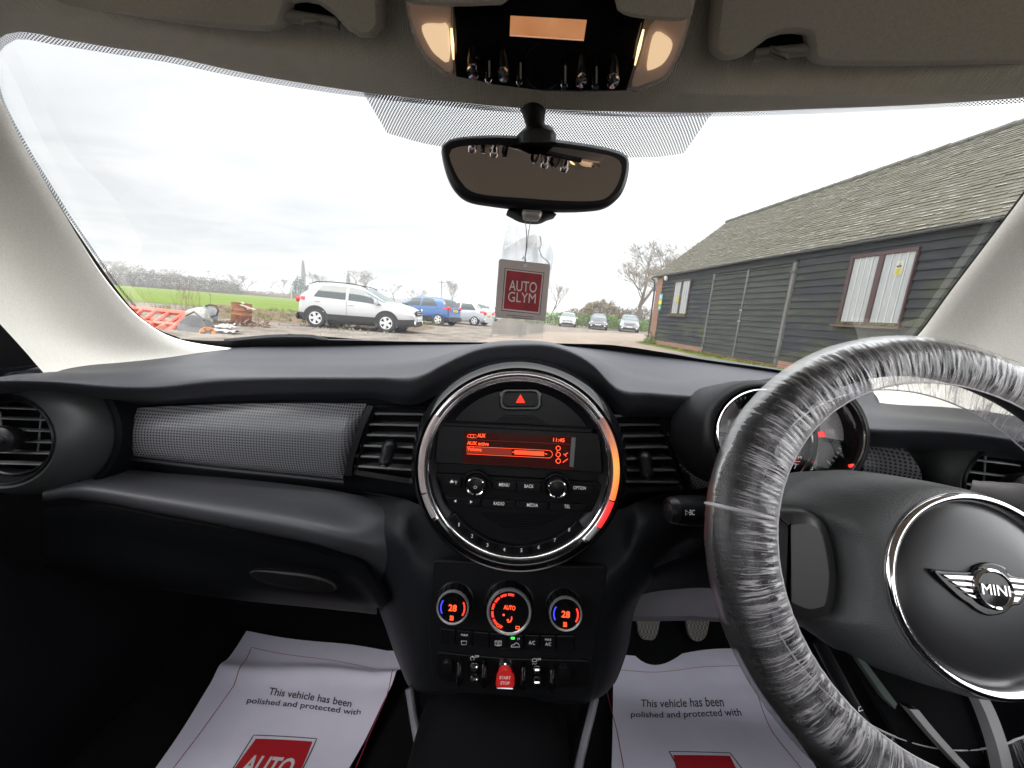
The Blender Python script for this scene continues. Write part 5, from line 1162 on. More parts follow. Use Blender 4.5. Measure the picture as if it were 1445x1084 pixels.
b = MB(); b.grid([[Vector((x, 1.17, z)) for x in (-.75, .75)] for z in (.25, .98)]); mk('bulkhead', b, 'deep', bs)
b = MB(); b.grid([[Vector((x, -1.22, z)) for x in (-.75, .75)] for z in (.25, .92)]); mk('rear_panel', b, 'deep', bs)

# front seats, just behind and either side of the viewpoint
for sx, lab in ((-1, 'dark cloth front passenger seat facing the dashboard'), (1, 'dark cloth driver seat facing the steering wheel')):
    t_ = thing('front_seat', lab, 'seat', (sx*.38, -.45, FZ)); cl = M('seat_cloth', (.02, .02, .022), .9, spec=.1, bump=(300, .4, .001))
    f = Fr((sx*.38, -.28, .50), (1, 0, 0), (0, -.12, 1)); mk('cushion', MB().slab(crs([(-.24, -.26), (.24, -.26), (.25, .22), (.18, .27), (-.18, .27), (-.25, .22)], 50, True), f, .16, .05, 0, .015), cl, t_, 60)
    f = Fr((sx*.38, -.56, .80), (1, 0, 0), (0, 1, .22)); mk('backrest', MB().slab(crs([(-.24, -.30), (.24, -.30), (.25, .10), (.19, .30), (-.19, .30), (-.25, .10)], 50, True), f, .14, .05, 0, .01), cl, t_, 60)
    f = Fr((sx*.38, -.63, 1.20), (1, 0, 0), (0, 1, .15)); mk('headrest', MB().slab(crs([(-.13, -.08), (.13, -.08), (.12, .08), (-.12, .08)], 30, True), f, .09, .04), cl, t_, 60)
# ================================================================== OUTSIDE: ground
MT['gravel'] = M('gravel_earth', (0.1574, 0.1366, 0.1158), .95, spec=.1, noise=(1.1, .45), bump=(9, .7, .05))
MT['concrete'] = M('pale_concrete', (0.2133, 0.1736, 0.1406), .9, spec=.15, noise=(.8, .16), bump=(14, .3, .02))
MT['crop'] = M('young_crop', (0.1044, 0.1488, 0.0235), .95, spec=.05, noise=(.22, .16), bump=(3, .5, .1))
MT['fallow'] = M('far_fields', (0.1470, 0.1330, 0.0875), .95, spec=.05, noise=(.03, .3))
MT['mossgrass'] = M('mossy_grass', (0.0975, 0.1200, 0.0150), .95, spec=.05, noise=(3, .5), bump=(12, .8, .05))
MT['earth'] = M('dug_earth', (0.1275, 0.0900, 0.0638), .95, spec=.05, noise=(3.5, .5), bump=(8, .9, .06))
def structure(name, mb, mat): return mk(name, mb, mat, None, 0, kind='structure')
def sheet_poly(pts, z, n=24):
    """flat sheet inside an outline given as ground points"""
    return MB().poly([Vector((p[0], p[1], z)) for p in pts])
structure('ground', MB().poly([(-900, -300, -.012), (900, -300, -.012), (900, 1400, -.012), (-900, 1400, -.012)]), 'fallow')
structure('car_park_gravel', sheet_poly([(-60, -20), (60, -20), (60, 44), (20, 46), (-4, 47), (-10, 38), (-14, 30), (-16, 22), (-60, 19)], -.004), 'gravel')
rd = [G(*p) for p in ((560, 505), (640, 491), (690, 477.5), (730, 473), (775, 468.5), (840, 469.5), (880, 471.5), (925, 471))]
structure('concrete_road', sheet_poly([(p.x, p.y) for p in rd]+[(8.5, 46), (30, 46), (40, 30), (12, -10), (-6, -10), (-5, 4)], .0), 'concrete')
structure('crop_field', sheet_poly([(-190, 21), (-60, 20.5), (-20, 23), (-14, 27), (-15, 60), (-20, 108), (-60, 112), (-190, 104)], .01), 'crop')
structure('moss_verge', sheet_poly([(6.6, 21.6), (6.15, 21.5), (5.7, 20.0), (6.2, 18), (6.4, 15), (7.1, 12), (7.6, 8), (8.9, 4), (9.3, 4), (7.0, 21)], .006), 'mossgrass')
rng = random.Random(11)
b = MB(); rows = []
for i in range(26):
    r = []
    for j in range(60):
        x = -16+11.6*j/59; y = 14.6+6.5*i/25+.6*math.sin(x*.6)
        e = math.sin(math.pi*i/25)*min(1, j/10, (59-j)/8)
        r.append(Vector((x, y, -.05+e*(.30+.22*mnoise.noise((x*.6, y*.6, 0))+.10*mnoise.noise((x*2.2, y*2.2, 3))+.05*mnoise.noise((x*5, y*5, 5))))))
    rows.append(r)
structure('earth_bank', b.grid(rows), 'earth')
# ---- grass tufts and stones as ground cover
def clutter(name, n, region, size, mat, blade, seed):
    r = random.Random(seed); b = MB()
    for _ in range(n):
        x, y, z = region(r)
        if blade:
            for k in range(7):
                a = r.uniform(0, 6.28); h = size*r.uniform(.5, 1.2); dx, dy = math.cos(a)*h*.45, math.sin(a)*h*.45; w = size*.05
                p = Vector((x+r.uniform(-1, 1)*size*.4, y+r.uniform(-1, 1)*size*.4, z))
                b.add([p+Vector((-w, 0, 0)), p+Vector((w, 0, 0)), p+Vector((dx, dy, h))], [(0, 1, 2)])
        else:
            s = size*r.uniform(.3, 1.3)
            vs = [Vector((x+s*r.uniform(.6, 1)*cx_, y+s*r.uniform(.6, 1)*cy_, z+s*.7*cz_)) for cx_, cy_, cz_ in ((1, 0, 0), (0, 1, 0), (-1, 0, 0), (0, -1, 0), (0, 0, 1), (0, 0, -.4))]
            b.add(vs, [(0, 1, 4), (1, 2, 4), (2, 3, 4), (3, 0, 4), (1, 0, 5), (2, 1, 5), (3, 2, 5), (0, 3, 5)])
    return mk(name, b, mat, None, 0, kind='stuff')
clutter('verge_grass', 260, lambda r: (lambda t: (6.45+1.35*t+r.uniform(-.45, .15), 21.3-9*t, 0))(r.random()), .10, 'mossgrass', True, 3)
clutter('bank_grass', 420, lambda r: (r.uniform(-15, -5), r.uniform(13.8, 23), r.uniform(0, .2)), .22, M('rough_grass', (0.1120, 0.1400, 0.0350), .9, noise=(2, .4)), True, 4)
clutter('bank_stones', 500, lambda r: (r.uniform(-14, -4.8), r.uniform(12.5, 19), r.uniform(0, .08)), .055, M('stones', (0.1400, 0.1260, 0.1085), .9, noise=(4, .4)), False, 5)
clutter('gravel_stones', 900, lambda r: (r.uniform(-9, 1), r.uniform(9, 30), 0), .028, M('loose_gravel', (0.1680, 0.1435, 0.1190), .9, noise=(4, .4)), False, 6)
# ================================================================== BARN
BO, BE = Vector((6.71, 21.14, 0)), Vector((8.07, 12.30, 0))
BU = (BE-BO).normalized(); BN = Vector((BU.y, -BU.x, 0))
bfz = Fr(BO, BU, BN)
barn = thing('barn', 'long black weatherboarded barn with a mossy slate roof beyond the steering wheel', 'barn', BO)
BL = 16.5; EZ = 3.62
m, tt, o_ = new_mat('tarred_boards')
bb = N(tt, 'ShaderNodeBsdfPrincipled'); bb.inputs['Roughness'].default_value = .75; bb.inputs['Specular IOR Level'].default_value = .25
x_ = N(tt, 'ShaderNodeTexCoord')
def nzz(sc, stretch, det=6):
    mp = N(tt, 'ShaderNodeMapping'); mp.inputs['Scale'].default_value = stretch; tt.links.new(x_.outputs['Object'], mp.inputs[0])
    n = N(tt, 'ShaderNodeTexNoise'); n.inputs['Scale'].default_value = sc; n.inputs['Detail'].default_value = det; n.inputs['Roughness'].default_value = .65; tt.links.new(mp.outputs[0], n.inputs['Vector']); return n.outputs[0]
def ramp(v, stops):
    r = N(tt, 'ShaderNodeValToRGB'); tt.links.new(v, r.inputs[0])
    e = r.color_ramp.elements
    e[0].position, e[0].color = stops[0][0], stops[0][1]+(1,)
    e[1].position, e[1].color = stops[-1][0], stops[-1][1]+(1,)
    for p, c in stops[1:-1]: q = e.new(p); q.color = c+(1,)
    return r.outputs[0]
c1 = ramp(nzz(2.2, (1, .5, 5)), [(.3, (.0075, .009, .0112)), (.55, (.0135, .0155, .0182)), (.75, (.026, .028, .030))])
moss = ramp(nzz(1.1, (1, .55, 1.4), 8), [(.47, (0, 0, 0)), (.66, (1, 1, 1))])
sz = N(tt, 'ShaderNodeSeparateXYZ'); tt.links.new(x_.outputs['Object'], sz.inputs[0])
lowm = N(tt, 'ShaderNodeMapRange'); lowm.inputs[1].default_value = 0; lowm.inputs[2].default_value = 3.2; lowm.inputs[3].default_value = .70; lowm.inputs[4].default_value = .08; tt.links.new(sz.outputs[2], lowm.inputs[0])
mm = N(tt, 'ShaderNodeMixRGB'); tt.links.new(mth(tt, 'MULTIPLY', moss, lowm.outputs[0]), mm.inputs[0]); tt.links.new(c1, mm.inputs[1]); mm.inputs[2].default_value = (.070, .076, .018, 1)
tt.links.new(mm.outputs[0], bb.inputs['Base Color']); tt.links.new(bb.outputs[0], o_.inputs[0])
MT['boards'] = m
MT['door_boards'] = M('door_boards', (0.0192, 0.0204, 0.0204), .8, spec=.2, noise=(1.3, .5, (1, .5, 2.2)), col2=(.036, .040, .030))
rng = random.Random(2)
def boards(s0, s1, z0, z1, pitch, h0, n=30):
    b = MB(); k = 0; z = z0
    while z < z1-.02:
        zt = min(z+pitch, z1)
        S = np.linspace(s0, s1, n); ph = rng.uniform(0, 50)
        wob = [.012*mnoise.noise((s*.5+ph, z, 0)) for s in S]; wo2 = [.010*mnoise.noise((s*.9+ph, z, 7)) for s in S]
        b.grid([[bfz.pt(s, z+w, h0-.03) for s, w in zip(S, wob)], [bfz.pt(s, z+w, h0+.048+v) for s, w, v in zip(S, wob, wo2)], [bfz.pt(s, zt+.02, h0+.004) for s in S]])
        z += pitch
    return b
mk('weatherboards', boards(.62, BL, .22, EZ, .205, .0), 'boards', barn, 25)
b = MB(); b.grid([[bfz.pt(s, z, -.03) for s in (.3, BL)] for z in (0, EZ)]); mk('wall', b, 'deep', barn, 0)
b = MB(); 
for q in ((0, 0), (BL, 0)):
    b.poly([bfz.pt(q[0], 0, -.02), bfz.pt(q[0], 0, -7), bfz.pt(q[0], EZ, -7), bfz.pt(q[0], 6.6, -3.5), bfz.pt(q[0], EZ, -.02)])
mk('gable_wall', b, 'boards', barn, 0)
# brick corner pier and plinth
m, tt, o_ = new_mat('red_brick'); bb = N(tt, 'ShaderNodeBsdfPrincipled'); bb.inputs['Roughness'].default_value = .9
bk = N(tt, 'ShaderNodeTexBrick'); bk.inputs['Scale'].default_value = 1; bk.inputs['Color1'].default_value = (.20, .072, .036, 1); bk.inputs['Color2'].default_value = (.13, .055, .033, 1); bk.inputs['Mortar'].default_value = (.22, .18, .14, 1)
bk.inputs['Brick Width'].default_value = .225; bk.inputs['Row Height'].default_value = .075; bk.inputs['Mortar Size'].default_value = .008
uvn = N(tt, 'ShaderNodeUVMap'); tt.links.new(uvn.outputs[0], bk.inputs['Vector']); tt.links.new(bk.outputs[0], bb.inputs['Base Color']); tt.links.new(bb.outputs[0], o_.inputs[0]); MT['brick'] = m
def brick(name, s0, s1, z0, z1, h):
    b = MB(); pts = [(s0, z0, -.02), (s0, z0, h), (s1, z0, h), (s1, z0, -.02)]; L_ = [0, h+.02, h+.02+s1-s0, 2*h+.04+s1-s0]
    b.grid([[bfz.pt(p[0], z, p[2]) for p in pts] for z in (z0, z1)], uvs=[[(l, z) for l in L_] for z in (z0, z1)]); b.poly([bfz.pt(s0, z1, -.02), bfz.pt(s0, z1, h), bfz.pt(s1, z1, h), bfz.pt(s1, z1, -.02)])
    return mk(name, b, 'brick', barn, 0)
brick('brick_pier', .0, .62, 0, EZ, .045); brick('brick_plinth', .62, BL, 0, .225, .05)
# roof: courses of slates
rf1 = Fr(BO-BN*3.5, BU, BN); rs, rz = rf1.px(1048, 309.5); re_, rz2 = rf1.px(1445, 166)
RZ = (rz+rz2)/2
ea = bfz.pt(-.28, EZ-.10, .30); 
E0_ = Vector((0, 0, EZ-.12))
def rpt(s, t, h=0):
    n_ = .16*(1-t)+(-3.5)*t; z = (EZ-.10)*(1-t)+RZ*t
    nn = Vector((BN.x*(RZ-EZ), BN.y*(RZ-EZ), 3.8)).normalized()
    sag = -.05*math.sin(s*.45)*math.sin(math.pi*t)
    return bfz.pt(s, z+sag, n_)+nn*h
b = MB(); rng = random.Random(8); nc = 34; pe = MB()
for c in range(nc):
    t0, t1 = c/nc, (c+1.55)/nc; s = -.28+(c % 2)*.14
    while s < BL:
        w = rng.uniform(.20, .29); a = rng.uniform(0, .010); d_ = rng.uniform(-.004, .004); lift = rng.choice((0, 0, 0, .007))
        sk = rng.uniform(-.012, .012); u1 = min(t1, 1.0)
        v = [rpt(s+.004, t0+d_+sk*.1, .020+a+lift), rpt(s+w-.004, t0+d_-sk*.1, .020+rng.uniform(0, .012)+lift), rpt(s+w-.004, u1, .004), rpt(s+.004, u1, .004), rpt(s+.004, t0+d_+sk*.1, .006+a), rpt(s+w-.004, t0+d_-sk*.1, .006)]
        b.add(v, [(0, 1, 2, 3), (4, 5, 1, 0)])
        if rng.random() < .22:  # pale strip along the lower edge of random slates
            q = [rpt(s+.01, t0+d_+.002, .024+a+lift), rpt(s+w*rng.uniform(.5, .95), t0+d_+.002, .028+a*.5+lift)]; up_ = rpt(s, t0+.0045, 0)-rpt(s, t0, 0)
            pe.add([q[0], q[1], q[1]+up_, q[0]+up_], [(0, 1, 2, 3)])
        s += w
m = M('mossy_slate', (0.0796, 0.0698, 0.0432), .8, spec=.3, noise=(1.6, .35, (1, 1, 1)), bump=(20, .4, .02)); 
MT['slate'] = M('mossy_slate', (.088, .084, .068), .75, spec=.3, noise=(3.5, .4, (1, .4, 1.8)), col2=(.066, .060, .037), bump=(20, .4, .02))
roof = mk('roof', b, 'slate', barn, 0); mk('pale_edges', pe, M('pale_slate', (0.2880, 0.2720, 0.2320), .8), roof, 0)
b = MB(); b.grid([[rpt(s, t, -.01) for s in np.linspace(-.28, BL, 40)] for t in (0, .5, 1)]); b.grid([[bfz.pt(-.28, EZ-.1, -7.3), bfz.pt(BL, EZ-.1, -7.3)], [bfz.pt(-.28, RZ-.01, -3.5), bfz.pt(BL, RZ-.01, -3.5)]]); mk('roof_deck', b, M('roof_deck', (.05, .045, .04), .9), roof, 0)
b = MB()
s = -.28
while s < BL:
    b.tube([rpt(s, 1.0, .02), rpt(s+.43, 1.0, .035+rng.uniform(-.008, .008))], .085, 8); s += .44
mk('ridge_tiles', b, M('ridge_tile', (0.0910, 0.0910, 0.0770), .85, noise=(4, .35)), roof, 40)
b = MB(); b.tube([bfz.pt(s, EZ-.13-.012*math.sin(s*.7), .15) for s in np.linspace(-.35, BL, 30)], .038, 8); mk('gutter', b, M('gutter_black', (.02, .02, .022), .5), barn)
b = MB(); b.tube([bfz.pt(-.20, EZ-.18, .28), bfz.pt(-.16, EZ-.35, .10), bfz.pt(-.12, EZ-.9, .06), bfz.pt(-.10, .05, .06)], .045, 8); mk('downpipe', b, M('pipe_black', (.018, .018, .02), .5), barn)
# doors
def on(px, py, h=.06): return bfz.px(px, py, h)
DL = [on(1009, 384.6), on(1056, 377), on(1036, 511.7), on(992.6, 504)]; DR = [on(1056, 377), on(1119, 369), on(1094, 519.5), on(1036, 511.7)]
ds0 = (DL[0][0]+DL[3][0])/2; ds1 = (DL[1][0]+DL[2][0])/2; ds2 = (DR[1][0]+DR[2][0])/2; dz1 = max(p[1] for p in DL[:2]+DR[:2])-.1
for (a, c) in ((ds0, ds1-.02), (ds1+.02, ds2)):
    dd = mk('barn_door', boards(a, c, .10, dz1, .19, .050, 8), 'door_boards', barn, 25)
    b = MB().slab([(a, .1), (c, .1), (c, dz1), (a, dz1)], bfz, .05, .0, .048); mk('door_backing', b, 'boards', dd, 0)
b = MB()
wood = M('grey_timber', (0.0863, 0.0848, 0.0788), .8, noise=(3, .35, (1, 1, .3)))
for s_, w in ((ds0-.05, .09), (ds2+.05, .10)):
    b = MB().slab([(s_-w/2, .05), (s_+w/2, .05), (s_+w/2, dz1+.05), (s_-w/2, dz1+.05)], bfz, .09, .004, .105); mk('door_post', b, wood, barn)
b = MB().slab([(ds1-.035, .10), (ds1+.035, .10), (ds1+.035, dz1), (ds1-.035, dz1)], bfz, .06, .004, .108); mk('door_batten', b, wood, barn)
b = MB().slab([(ds0-.1, dz1+.02), (ds2+.1, dz1+.02), (ds2+.1, dz1+.10), (ds0-.1, dz1+.10)], bfz, .09, .004, .110); mk('door_lintel', b, 'boards', barn)
for s_, z_ in ((ds0-.04, dz1-.25), (ds2+.04, dz1-.25), (ds0-.04, .35), (ds2+.04, .35)):
    b = MB().slab([(s_-.10, z_-.035), (s_+.10, z_-.035), (s_+.10, z_+.035), (s_-.10, z_+.035)], bfz, .02, .004, .125); mk('hinge', b, M('iron', (.05, .048, .045), .6, metal=.4), barn)
for z_ in (1.35, 1.75): b = MB().slab([(ds1-.07, z_), (ds1+.07, z_), (ds1+.07, z_+.07), (ds1-.07, z_+.07)], bfz, .02, .004, .128); mk('latch', b, 'chrome_dark', barn)
frame_m = M('maroon_frame', (.032, .0095, .009), .5, noise=(6, .2))
curtain = M('net_curtain', (0.3844, 0.3968, 0.3968), .9, noise=(4, .06, (7, 7, .4)))
def win(s0, s1, z0, z1, mul, fw):
    w_ = mk('window', MB().slab([(s0, z0), (s1, z0), (s1, z1), (s0, z1)], bfz, .05, .0, .045), 'deep', barn, 0)
    for a, c, d, e in ((s0, s0+fw, z0, z1), (s0+fw, s1, z1-fw, z1), (s0+fw, s1, z0, z0+fw), (s1-fw*.45, s1, z0+fw, z1-fw), (mul-fw*.7, mul+fw*.7, z0+fw, z1-fw)):
        mk('frame_bar', MB().slab([(a, d), (c, d), (c, e), (a, e)], bfz, .06, .006, .105), frame_m, w_)
    b = MB()
    for a, c in ((s0+fw, mul-fw*.7), (mul+fw*.7, s1-fw*.45)):
        b = MB(); n = 60; S = np.linspace(a, c, n)
        b.grid([[bfz.pt(s, z, .060+.004*math.sin(s*60)+.002*math.sin(s*131)) for s in S] for z in (z0+fw, z1-fw)]); mk('net_curtain', b, curtain, w_)
        for q in np.linspace(a, c, 5)[1:-1]:
            b = MB(); b.tube([bfz.pt(q, z0+fw, .074), bfz.pt(q, z1-fw, .074)], .010, 6); mk('window_bar', b, M('bar_white', (0.6800, 0.6970, 0.6970), .5), w_)
        b = MB(); b.grid([[bfz.pt(a, z0+fw, .088), bfz.pt(c, z0+fw, .088)], [bfz.pt(a, z1-fw, .088), bfz.pt(c, z1-fw, .088)]]); mk('pane', b, glassm('window_pane', (.95, .96, .96), .6), w_, 0)
    b = MB().slab([(s0-.10, z0-.06), (s1+.05, z0-.06), (s1+.05, z0), (s0-.10, z0)], bfz, .12, .01, .17); mk('sill', b, M('sill_brown', (0.0630, 0.0350, 0.0266), .7, noise=(5, .3)), w_)
    b = MB()
    for i in range(60):
        s_ = rng.uniform(s0+fw, s1-.05); b.box(bfz.pt(s_, z0+.012+fw*.3, .10+rng.uniform(0, .05)), (.05*rng.uniform(.5, 1.5), .03, .022*rng.uniform(.5, 1.6)))
    mk('sill_moss', b, 'mossgrass', w_, kind='stuff')
    return w_
q = [on(1200.6, 361), on(1297, 348.6), on(1272, 463), on(1183.4, 457)]
z0, z1 = (q[2][1]+q[3][1])/2, (q[0][1]+q[1][1])/2; s0, s1 = (q[0][0]+q[3][0])/2, (q[1][0]+q[2][0])/2
mu = (on(1245.6, 354)[0]+on(1226, 457)[0])/2
win(s0, s1, z0, z1, mu, .085); BW = (s0, s1, z0, z1, mu)
q = [on(951, 396), on(975, 394), on(969.5, 446), on(947, 444)]
z0, z1 = (q[2][1]+q[3][1])/2, (q[0][1]+q[1][1])/2; s0, s1 = (q[0][0]+q[3][0])/2, (q[1][0]+q[2][0])/2
win(s0, s1, z0, z1, (on(963, 395)[0]+on(958, 445)[0])/2, .085); SWN = (s0, s1, z0, z1)
# notices and lamp on the barn
def notice(name, label, s0, s1, z0, z1, h, mat, cat='sign'):
    o = thing(name, label, cat, bfz.pt((s0+s1)/2, z0, h)); mk('board', MB().slab([(s0, z0), (s1, z0), (s1, z1), (s0, z1)], bfz, .006, 0, h), mat, o, 0); return o
wp_ = M('sign_white', (.5, .5, .47), .5); yl = M('sign_yellow', (.5, .43, .015), .5)
a, c = on(1259.5, 389, .1), on(1276, 367.5, .1)
s0, s1, z0, z1 = a[0], c[0], a[1], c[1]
o = notice('warning_sign', 'white and yellow camera warning notice inside the near barn window', s0, s1, z0, z1, .082, wp_)
b = MB(); mid = (s0+s1)/2; hh = z1-z0
b.poly([bfz.pt(s0+.04, z0+hh*.52, .084), bfz.pt(s1-.04, z0+hh*.52, .084), bfz.pt(mid, z1-hh*.06, .084)]); mk('warning_triangle', b, yl, o, 0)
b = MB(); strip(b, [(s0+.05, z0+hh*.53), (s1-.05, z0+hh*.53), (mid, z1-hh*.09), (s0+.05, z0+hh*.53)], .012, bfz, .0855); b.poly([bfz.pt(mid+dx, z0+hh*dz, .0855) for dx, dz in ((-.06, .60), (.05, .60), (.05, .68), (-.06, .68))]); mk('camera_symbol', b, 'black', o, 0)
b = MB(); b.poly([bfz.pt(x, z, .084) for x, z in ((s0+.02, z0+hh*.04), (s1-.02, z0+hh*.04), (s1-.02, z0+hh*.46), (s0+.02, z0+hh*.46))]); mk('yellow_panel', b, yl, o, 0)
b = MB()
for k in range(4): strip(b, [(s0+.06, z0+hh*(.12+.09*k)), (s1-.06, z0+hh*(.12+.09*k))], .014, bfz, .0855)
mk('print_lines', b, M('print_grey', (.25, .24, .08), .7), o, 0)
a, c = on(927.5, 438, .08), on(935.5, 414.5, .08); s0, s1, z0, z1 = a[0], c[0], a[1], c[1]; hh = z1-z0
o = notice('safety_sign', 'green, yellow and blue safety notice by the brick corner of the barn', s0, s1, z0, z1, .075, M('sign_green', (.02, .16, .09), .5))
for k0, k1, mat in ((.66, .97, M('sign_blue', (.12, .30, .42), .5)), (.36, .64, yl)):
    b = MB(); b.poly([bfz.pt(x, z0+hh*z, .078) for x, z in ((s0+.02, k0), (s1-.02, k0), (s1-.02, k1), (s0+.02, k1))]); mk('panel', b, mat, o, 0)
b = MB(); b.poly([bfz.pt((s0+s1)/2+dx, z0+hh*z, .080) for dx, z in ((-.05, .74), (.05, .74), (.04, .92), (-.04, .92))]); b.poly([bfz.pt((s0+s1)/2+dx, z0+hh*z, .080) for dx, z in ((-.07, .10), (.03, .07), (.08, .22), (0, .30))]); mk('pictogram', b, wp_, o, 0)
a, c = on(953, 427, .1), on(957, 418, .1)
o = notice('small_notice', 'small yellow and white notice inside the far barn window', a[0], c[0]+.1, a[1], c[1], .080, yl)
q = on(940, 393, .1); o = thing('flood_lamp', 'small round white lamp under the barn eaves near the brick corner', 'lamp', bfz.pt(q[0], q[1], .1))
lf = Fr(bfz.pt(q[0], q[1], .13), BU, (BN+Vector((0, 0, -.4))).normalized()); mk('lamp_head', MB().lathe(lf, [(.10, -.08), (.13, -.02), (.11, .03), (.0001, .05)], 18), wp_, o); b = MB(); b.tube([bfz.pt(q[0], q[1], .0), lf.pt(0, 0, -.06)], .03, 8); mk('bracket', b, wp_, o)
b = MB()
for i in range(300):
    s_ = rng.uniform(-.3, .9); z_ = abs(rng.gauss(0, .22)); p = bfz.pt(s_, z_, .06+rng.uniform(0, .18)); d_ = Vector((rng.uniform(-1, 1), rng.uniform(-1, 1), rng.uniform(-.3, 1)))*.07; e_ = Vector((rng.uniform(-1, 1), rng.uniform(-1, 1), rng.uniform(-1, 1)))*.04
    b.add([p, p+d_+e_, p+d_*1.6, p+d_-e_], [(0, 1, 2, 3)])
wd = mk('corner_weeds', b, M('weed_green', (.13, .16, .045), .9, noise=(5, .4)), None, 0); wd['label'] = 'green weeds growing at the brick corner of the barn'; wd['category'] = 'weeds'
# ================================================================== CARS
def car(label, at, head, L, Wd, H, top, belt, whl, paint, side, wsx, rwx=None, clad=False, anchor=None, front=None, rear=None, group='cars parked on the gravel', rail=False, plate='AB12 CDE', rim='silver'):
    """x forward, y left, in metres; at = ground point of the anchor (local x,y); head = heading angle"""
    ax_, ay_ = anchor
    ca, sa = math.cos(head), math.sin(head)
    loc = Vector((at.x-(ca*ax_-sa*ay_), at.y-(sa*ax_+ca*ay_), 0))
    XF[0] = Matrix.Translation(loc) @ Matrix.Rotation(head, 4, 'Z')
    t_ = thing('parked_car', label, 'car', (0, 0, 0), group)
    tp = np.array(crs(top, 80)); bl = np.array(belt)
    tx = np.array(top)[:, 0]
    ztop = lambda x: float(np.interp(x, tp[:, 0], tp[:, 1])); zbelt = lambda x: min(float(np.interp(x, bl[:, 0], bl[:, 1])), ztop(x)-.004)
    def wid(x):
        u = abs(x)/(L/2); return Wd/2*(1-.05*u**3-.20*max(0, u-.86)/.14*max(0, u-.86)/.14)
    def sec(x, s):
        zt, zb, w = ztop(x), zbelt(x), wid(x); u = abs(x)/(L/2)
        z0 = .20+.10*max(0, u-.8)/.2; hg = zt-zb
        pts = [(w*.88, z0), (w*.985, z0+.10), (w, .36*H), (w*.998, max(zb-.13, .37*H)), (w*.955, zb), (w*.955-.13*hg, zb+.5*hg), (w*.955-.32*hg, zb+.9*hg), ((w*.955-.34*hg)*.80, zt), (0, zt+.012)]
        i = min(int(s), 7); f = s-i
        return Vector((x, pts[i][0]*(1-f)+pts[i+1][0]*f, pts[i][1]*(1-f)+pts[i+1][1]*f))
    xs_ = sorted(set(np.linspace(-L/2, L/2, 44).tolist()+[-L/2+.03, L/2-.03, -L/2+.08, L/2-.08]))
    rows = []
    for x in xs_:
        r = [sec(x, s) for s in (0, 1, 2, 3, 4, 5, 6, 6.5, 7, 8)]
        rows.append(r+[Vector((p.x, -p.y, p.z)) for p in r[-2::-1]])
    b = MB().grid(rows, True); b.poly(rows[0]); b.poly(rows[-1][::-1])
    body = mk('body', b, paint, t_, 50)
    gl = MT.setdefault('car_glass', M('car_glass', (.035, .045, .045), .06, spec=.8))
    def patch(x0, x1, s0, s1, off, sg, nx=8, ns=6, x0b=None, x1b=None):
        rows = []
        for i in range(ns+1):
            s = s0+(s1-s0)*i/ns; f = i/ns
            xa = x0+((x0b if x0b is not None else x0)-x0)*f; xb = x1+((x1b if x1b is not None else x1)-x1)*f
            r = []
            for j in range(nx+1):
                x = xa+(xb-xa)*j/nx; p = sec(x, s); e = .01
                tx_ = sec(min(x+e, L/2), s)-sec(max(x-e, -L/2), s); ts = sec(x, min(s+.05, 8))-sec(x, max(s-.05, 0)); n_ = ts.cross(tx_)
                n_ = n_.normalized() if n_.length > 1e-9 else Vector((0, 1, 0))
                if n_.y < -.01 or (abs(n_.y) < .3 and n_.z < 0): n_ = -n_
                q = p+n_*off; r.append(Vector((q.x, q.y*sg, q.z)))
            rows.append(r)
        return MB().grid(rows)
    for sg in (1, -1):
        for x0, x1, x0b, x1b in side: mk('side_window', patch(x0, x1, 4.22, 5.85, .006, sg, x0b=x0b, x1b=x1b), gl, t_)
    b = patch(wsx[0], wsx[1], 5.3, 8, .006, 1); b2 = patch(wsx[0], wsx[1], 5.3, 8, .006, -1); b.add(b2.v, b2.f)
    mk('windscreen', b, M('car_screen', (.10, .13, .13), .08, spec=.9), t_)
    if rwx:
        b = patch(rwx[0], rwx[1], 5.0, 8, .006, 1); b2 = patch(rwx[0], rwx[1], 5.0, 8, .006, -1); b.add(b2.v, b2.f); mk('rear_window', b, gl, t_)
    rr = whl[2]
    for x in whl[:2]:
        for sg in (1, -1):
            w = wid(x); f = Fr((x, sg*(w+.006), rr), (1, 0, 0), (0, sg, 0))
            fa = Fr((x, sg*(w+.0), rr+.01), (1, 0, 0), (0, sg, 0)); a0, a1 = (R_(-12), R_(192))
            ar = MB().lathe(fa, [(rr*.3, .004), (rr*1.12, .006), (rr*(1.28 if clad else 1.17), .014), (rr*(1.29 if clad else 1.18), -.05)], 24, a0, a1); mk('wheel_arch', ar, 'rubber' if clad else 'deep', t_)
            wh = mk('wheel', MB().lathe(f, [(rr*.62, .012), (rr*.74, .018), (rr*.93, .008), (rr, -.02), (rr, -.16), (rr*.9, -.19)], 32), 'rubber', t_)
            mk('hub_shadow', MB().lathe(f, [(rr*.66, .006), (.0001, -.0)], 24), 'deep', wh, 0)
            b = MB().lathe(f, [(rr*.56, .008), (rr*.61, .020), (rr*.66, .014)], 32); b.lathe(f, [(.0001, .018), (rr*.16, .016), (rr*.18, .0)], 14)
            for k in range(5):
                a = 2*math.pi*k/5+.3+math.pi/2; d = .30; b.slab([(rr*.14*math.cos(a-.9), rr*.14*math.sin(a-.9)), (rr*.57*math.cos(a-d), rr*.57*math.sin(a-d)), (rr*.60*math.cos(a), rr*.60*math.sin(a)), (rr*.57*math.cos(a+d), rr*.57*math.sin(a+d)), (rr*.14*math.cos(a+.9), rr*.14*math.sin(a+.9))], f, .02, .004, .016)
            mk('rim', b, M('alloy', (.56, .56, .57), .35, metal=.3) if rim == 'silver' else rim, wh)
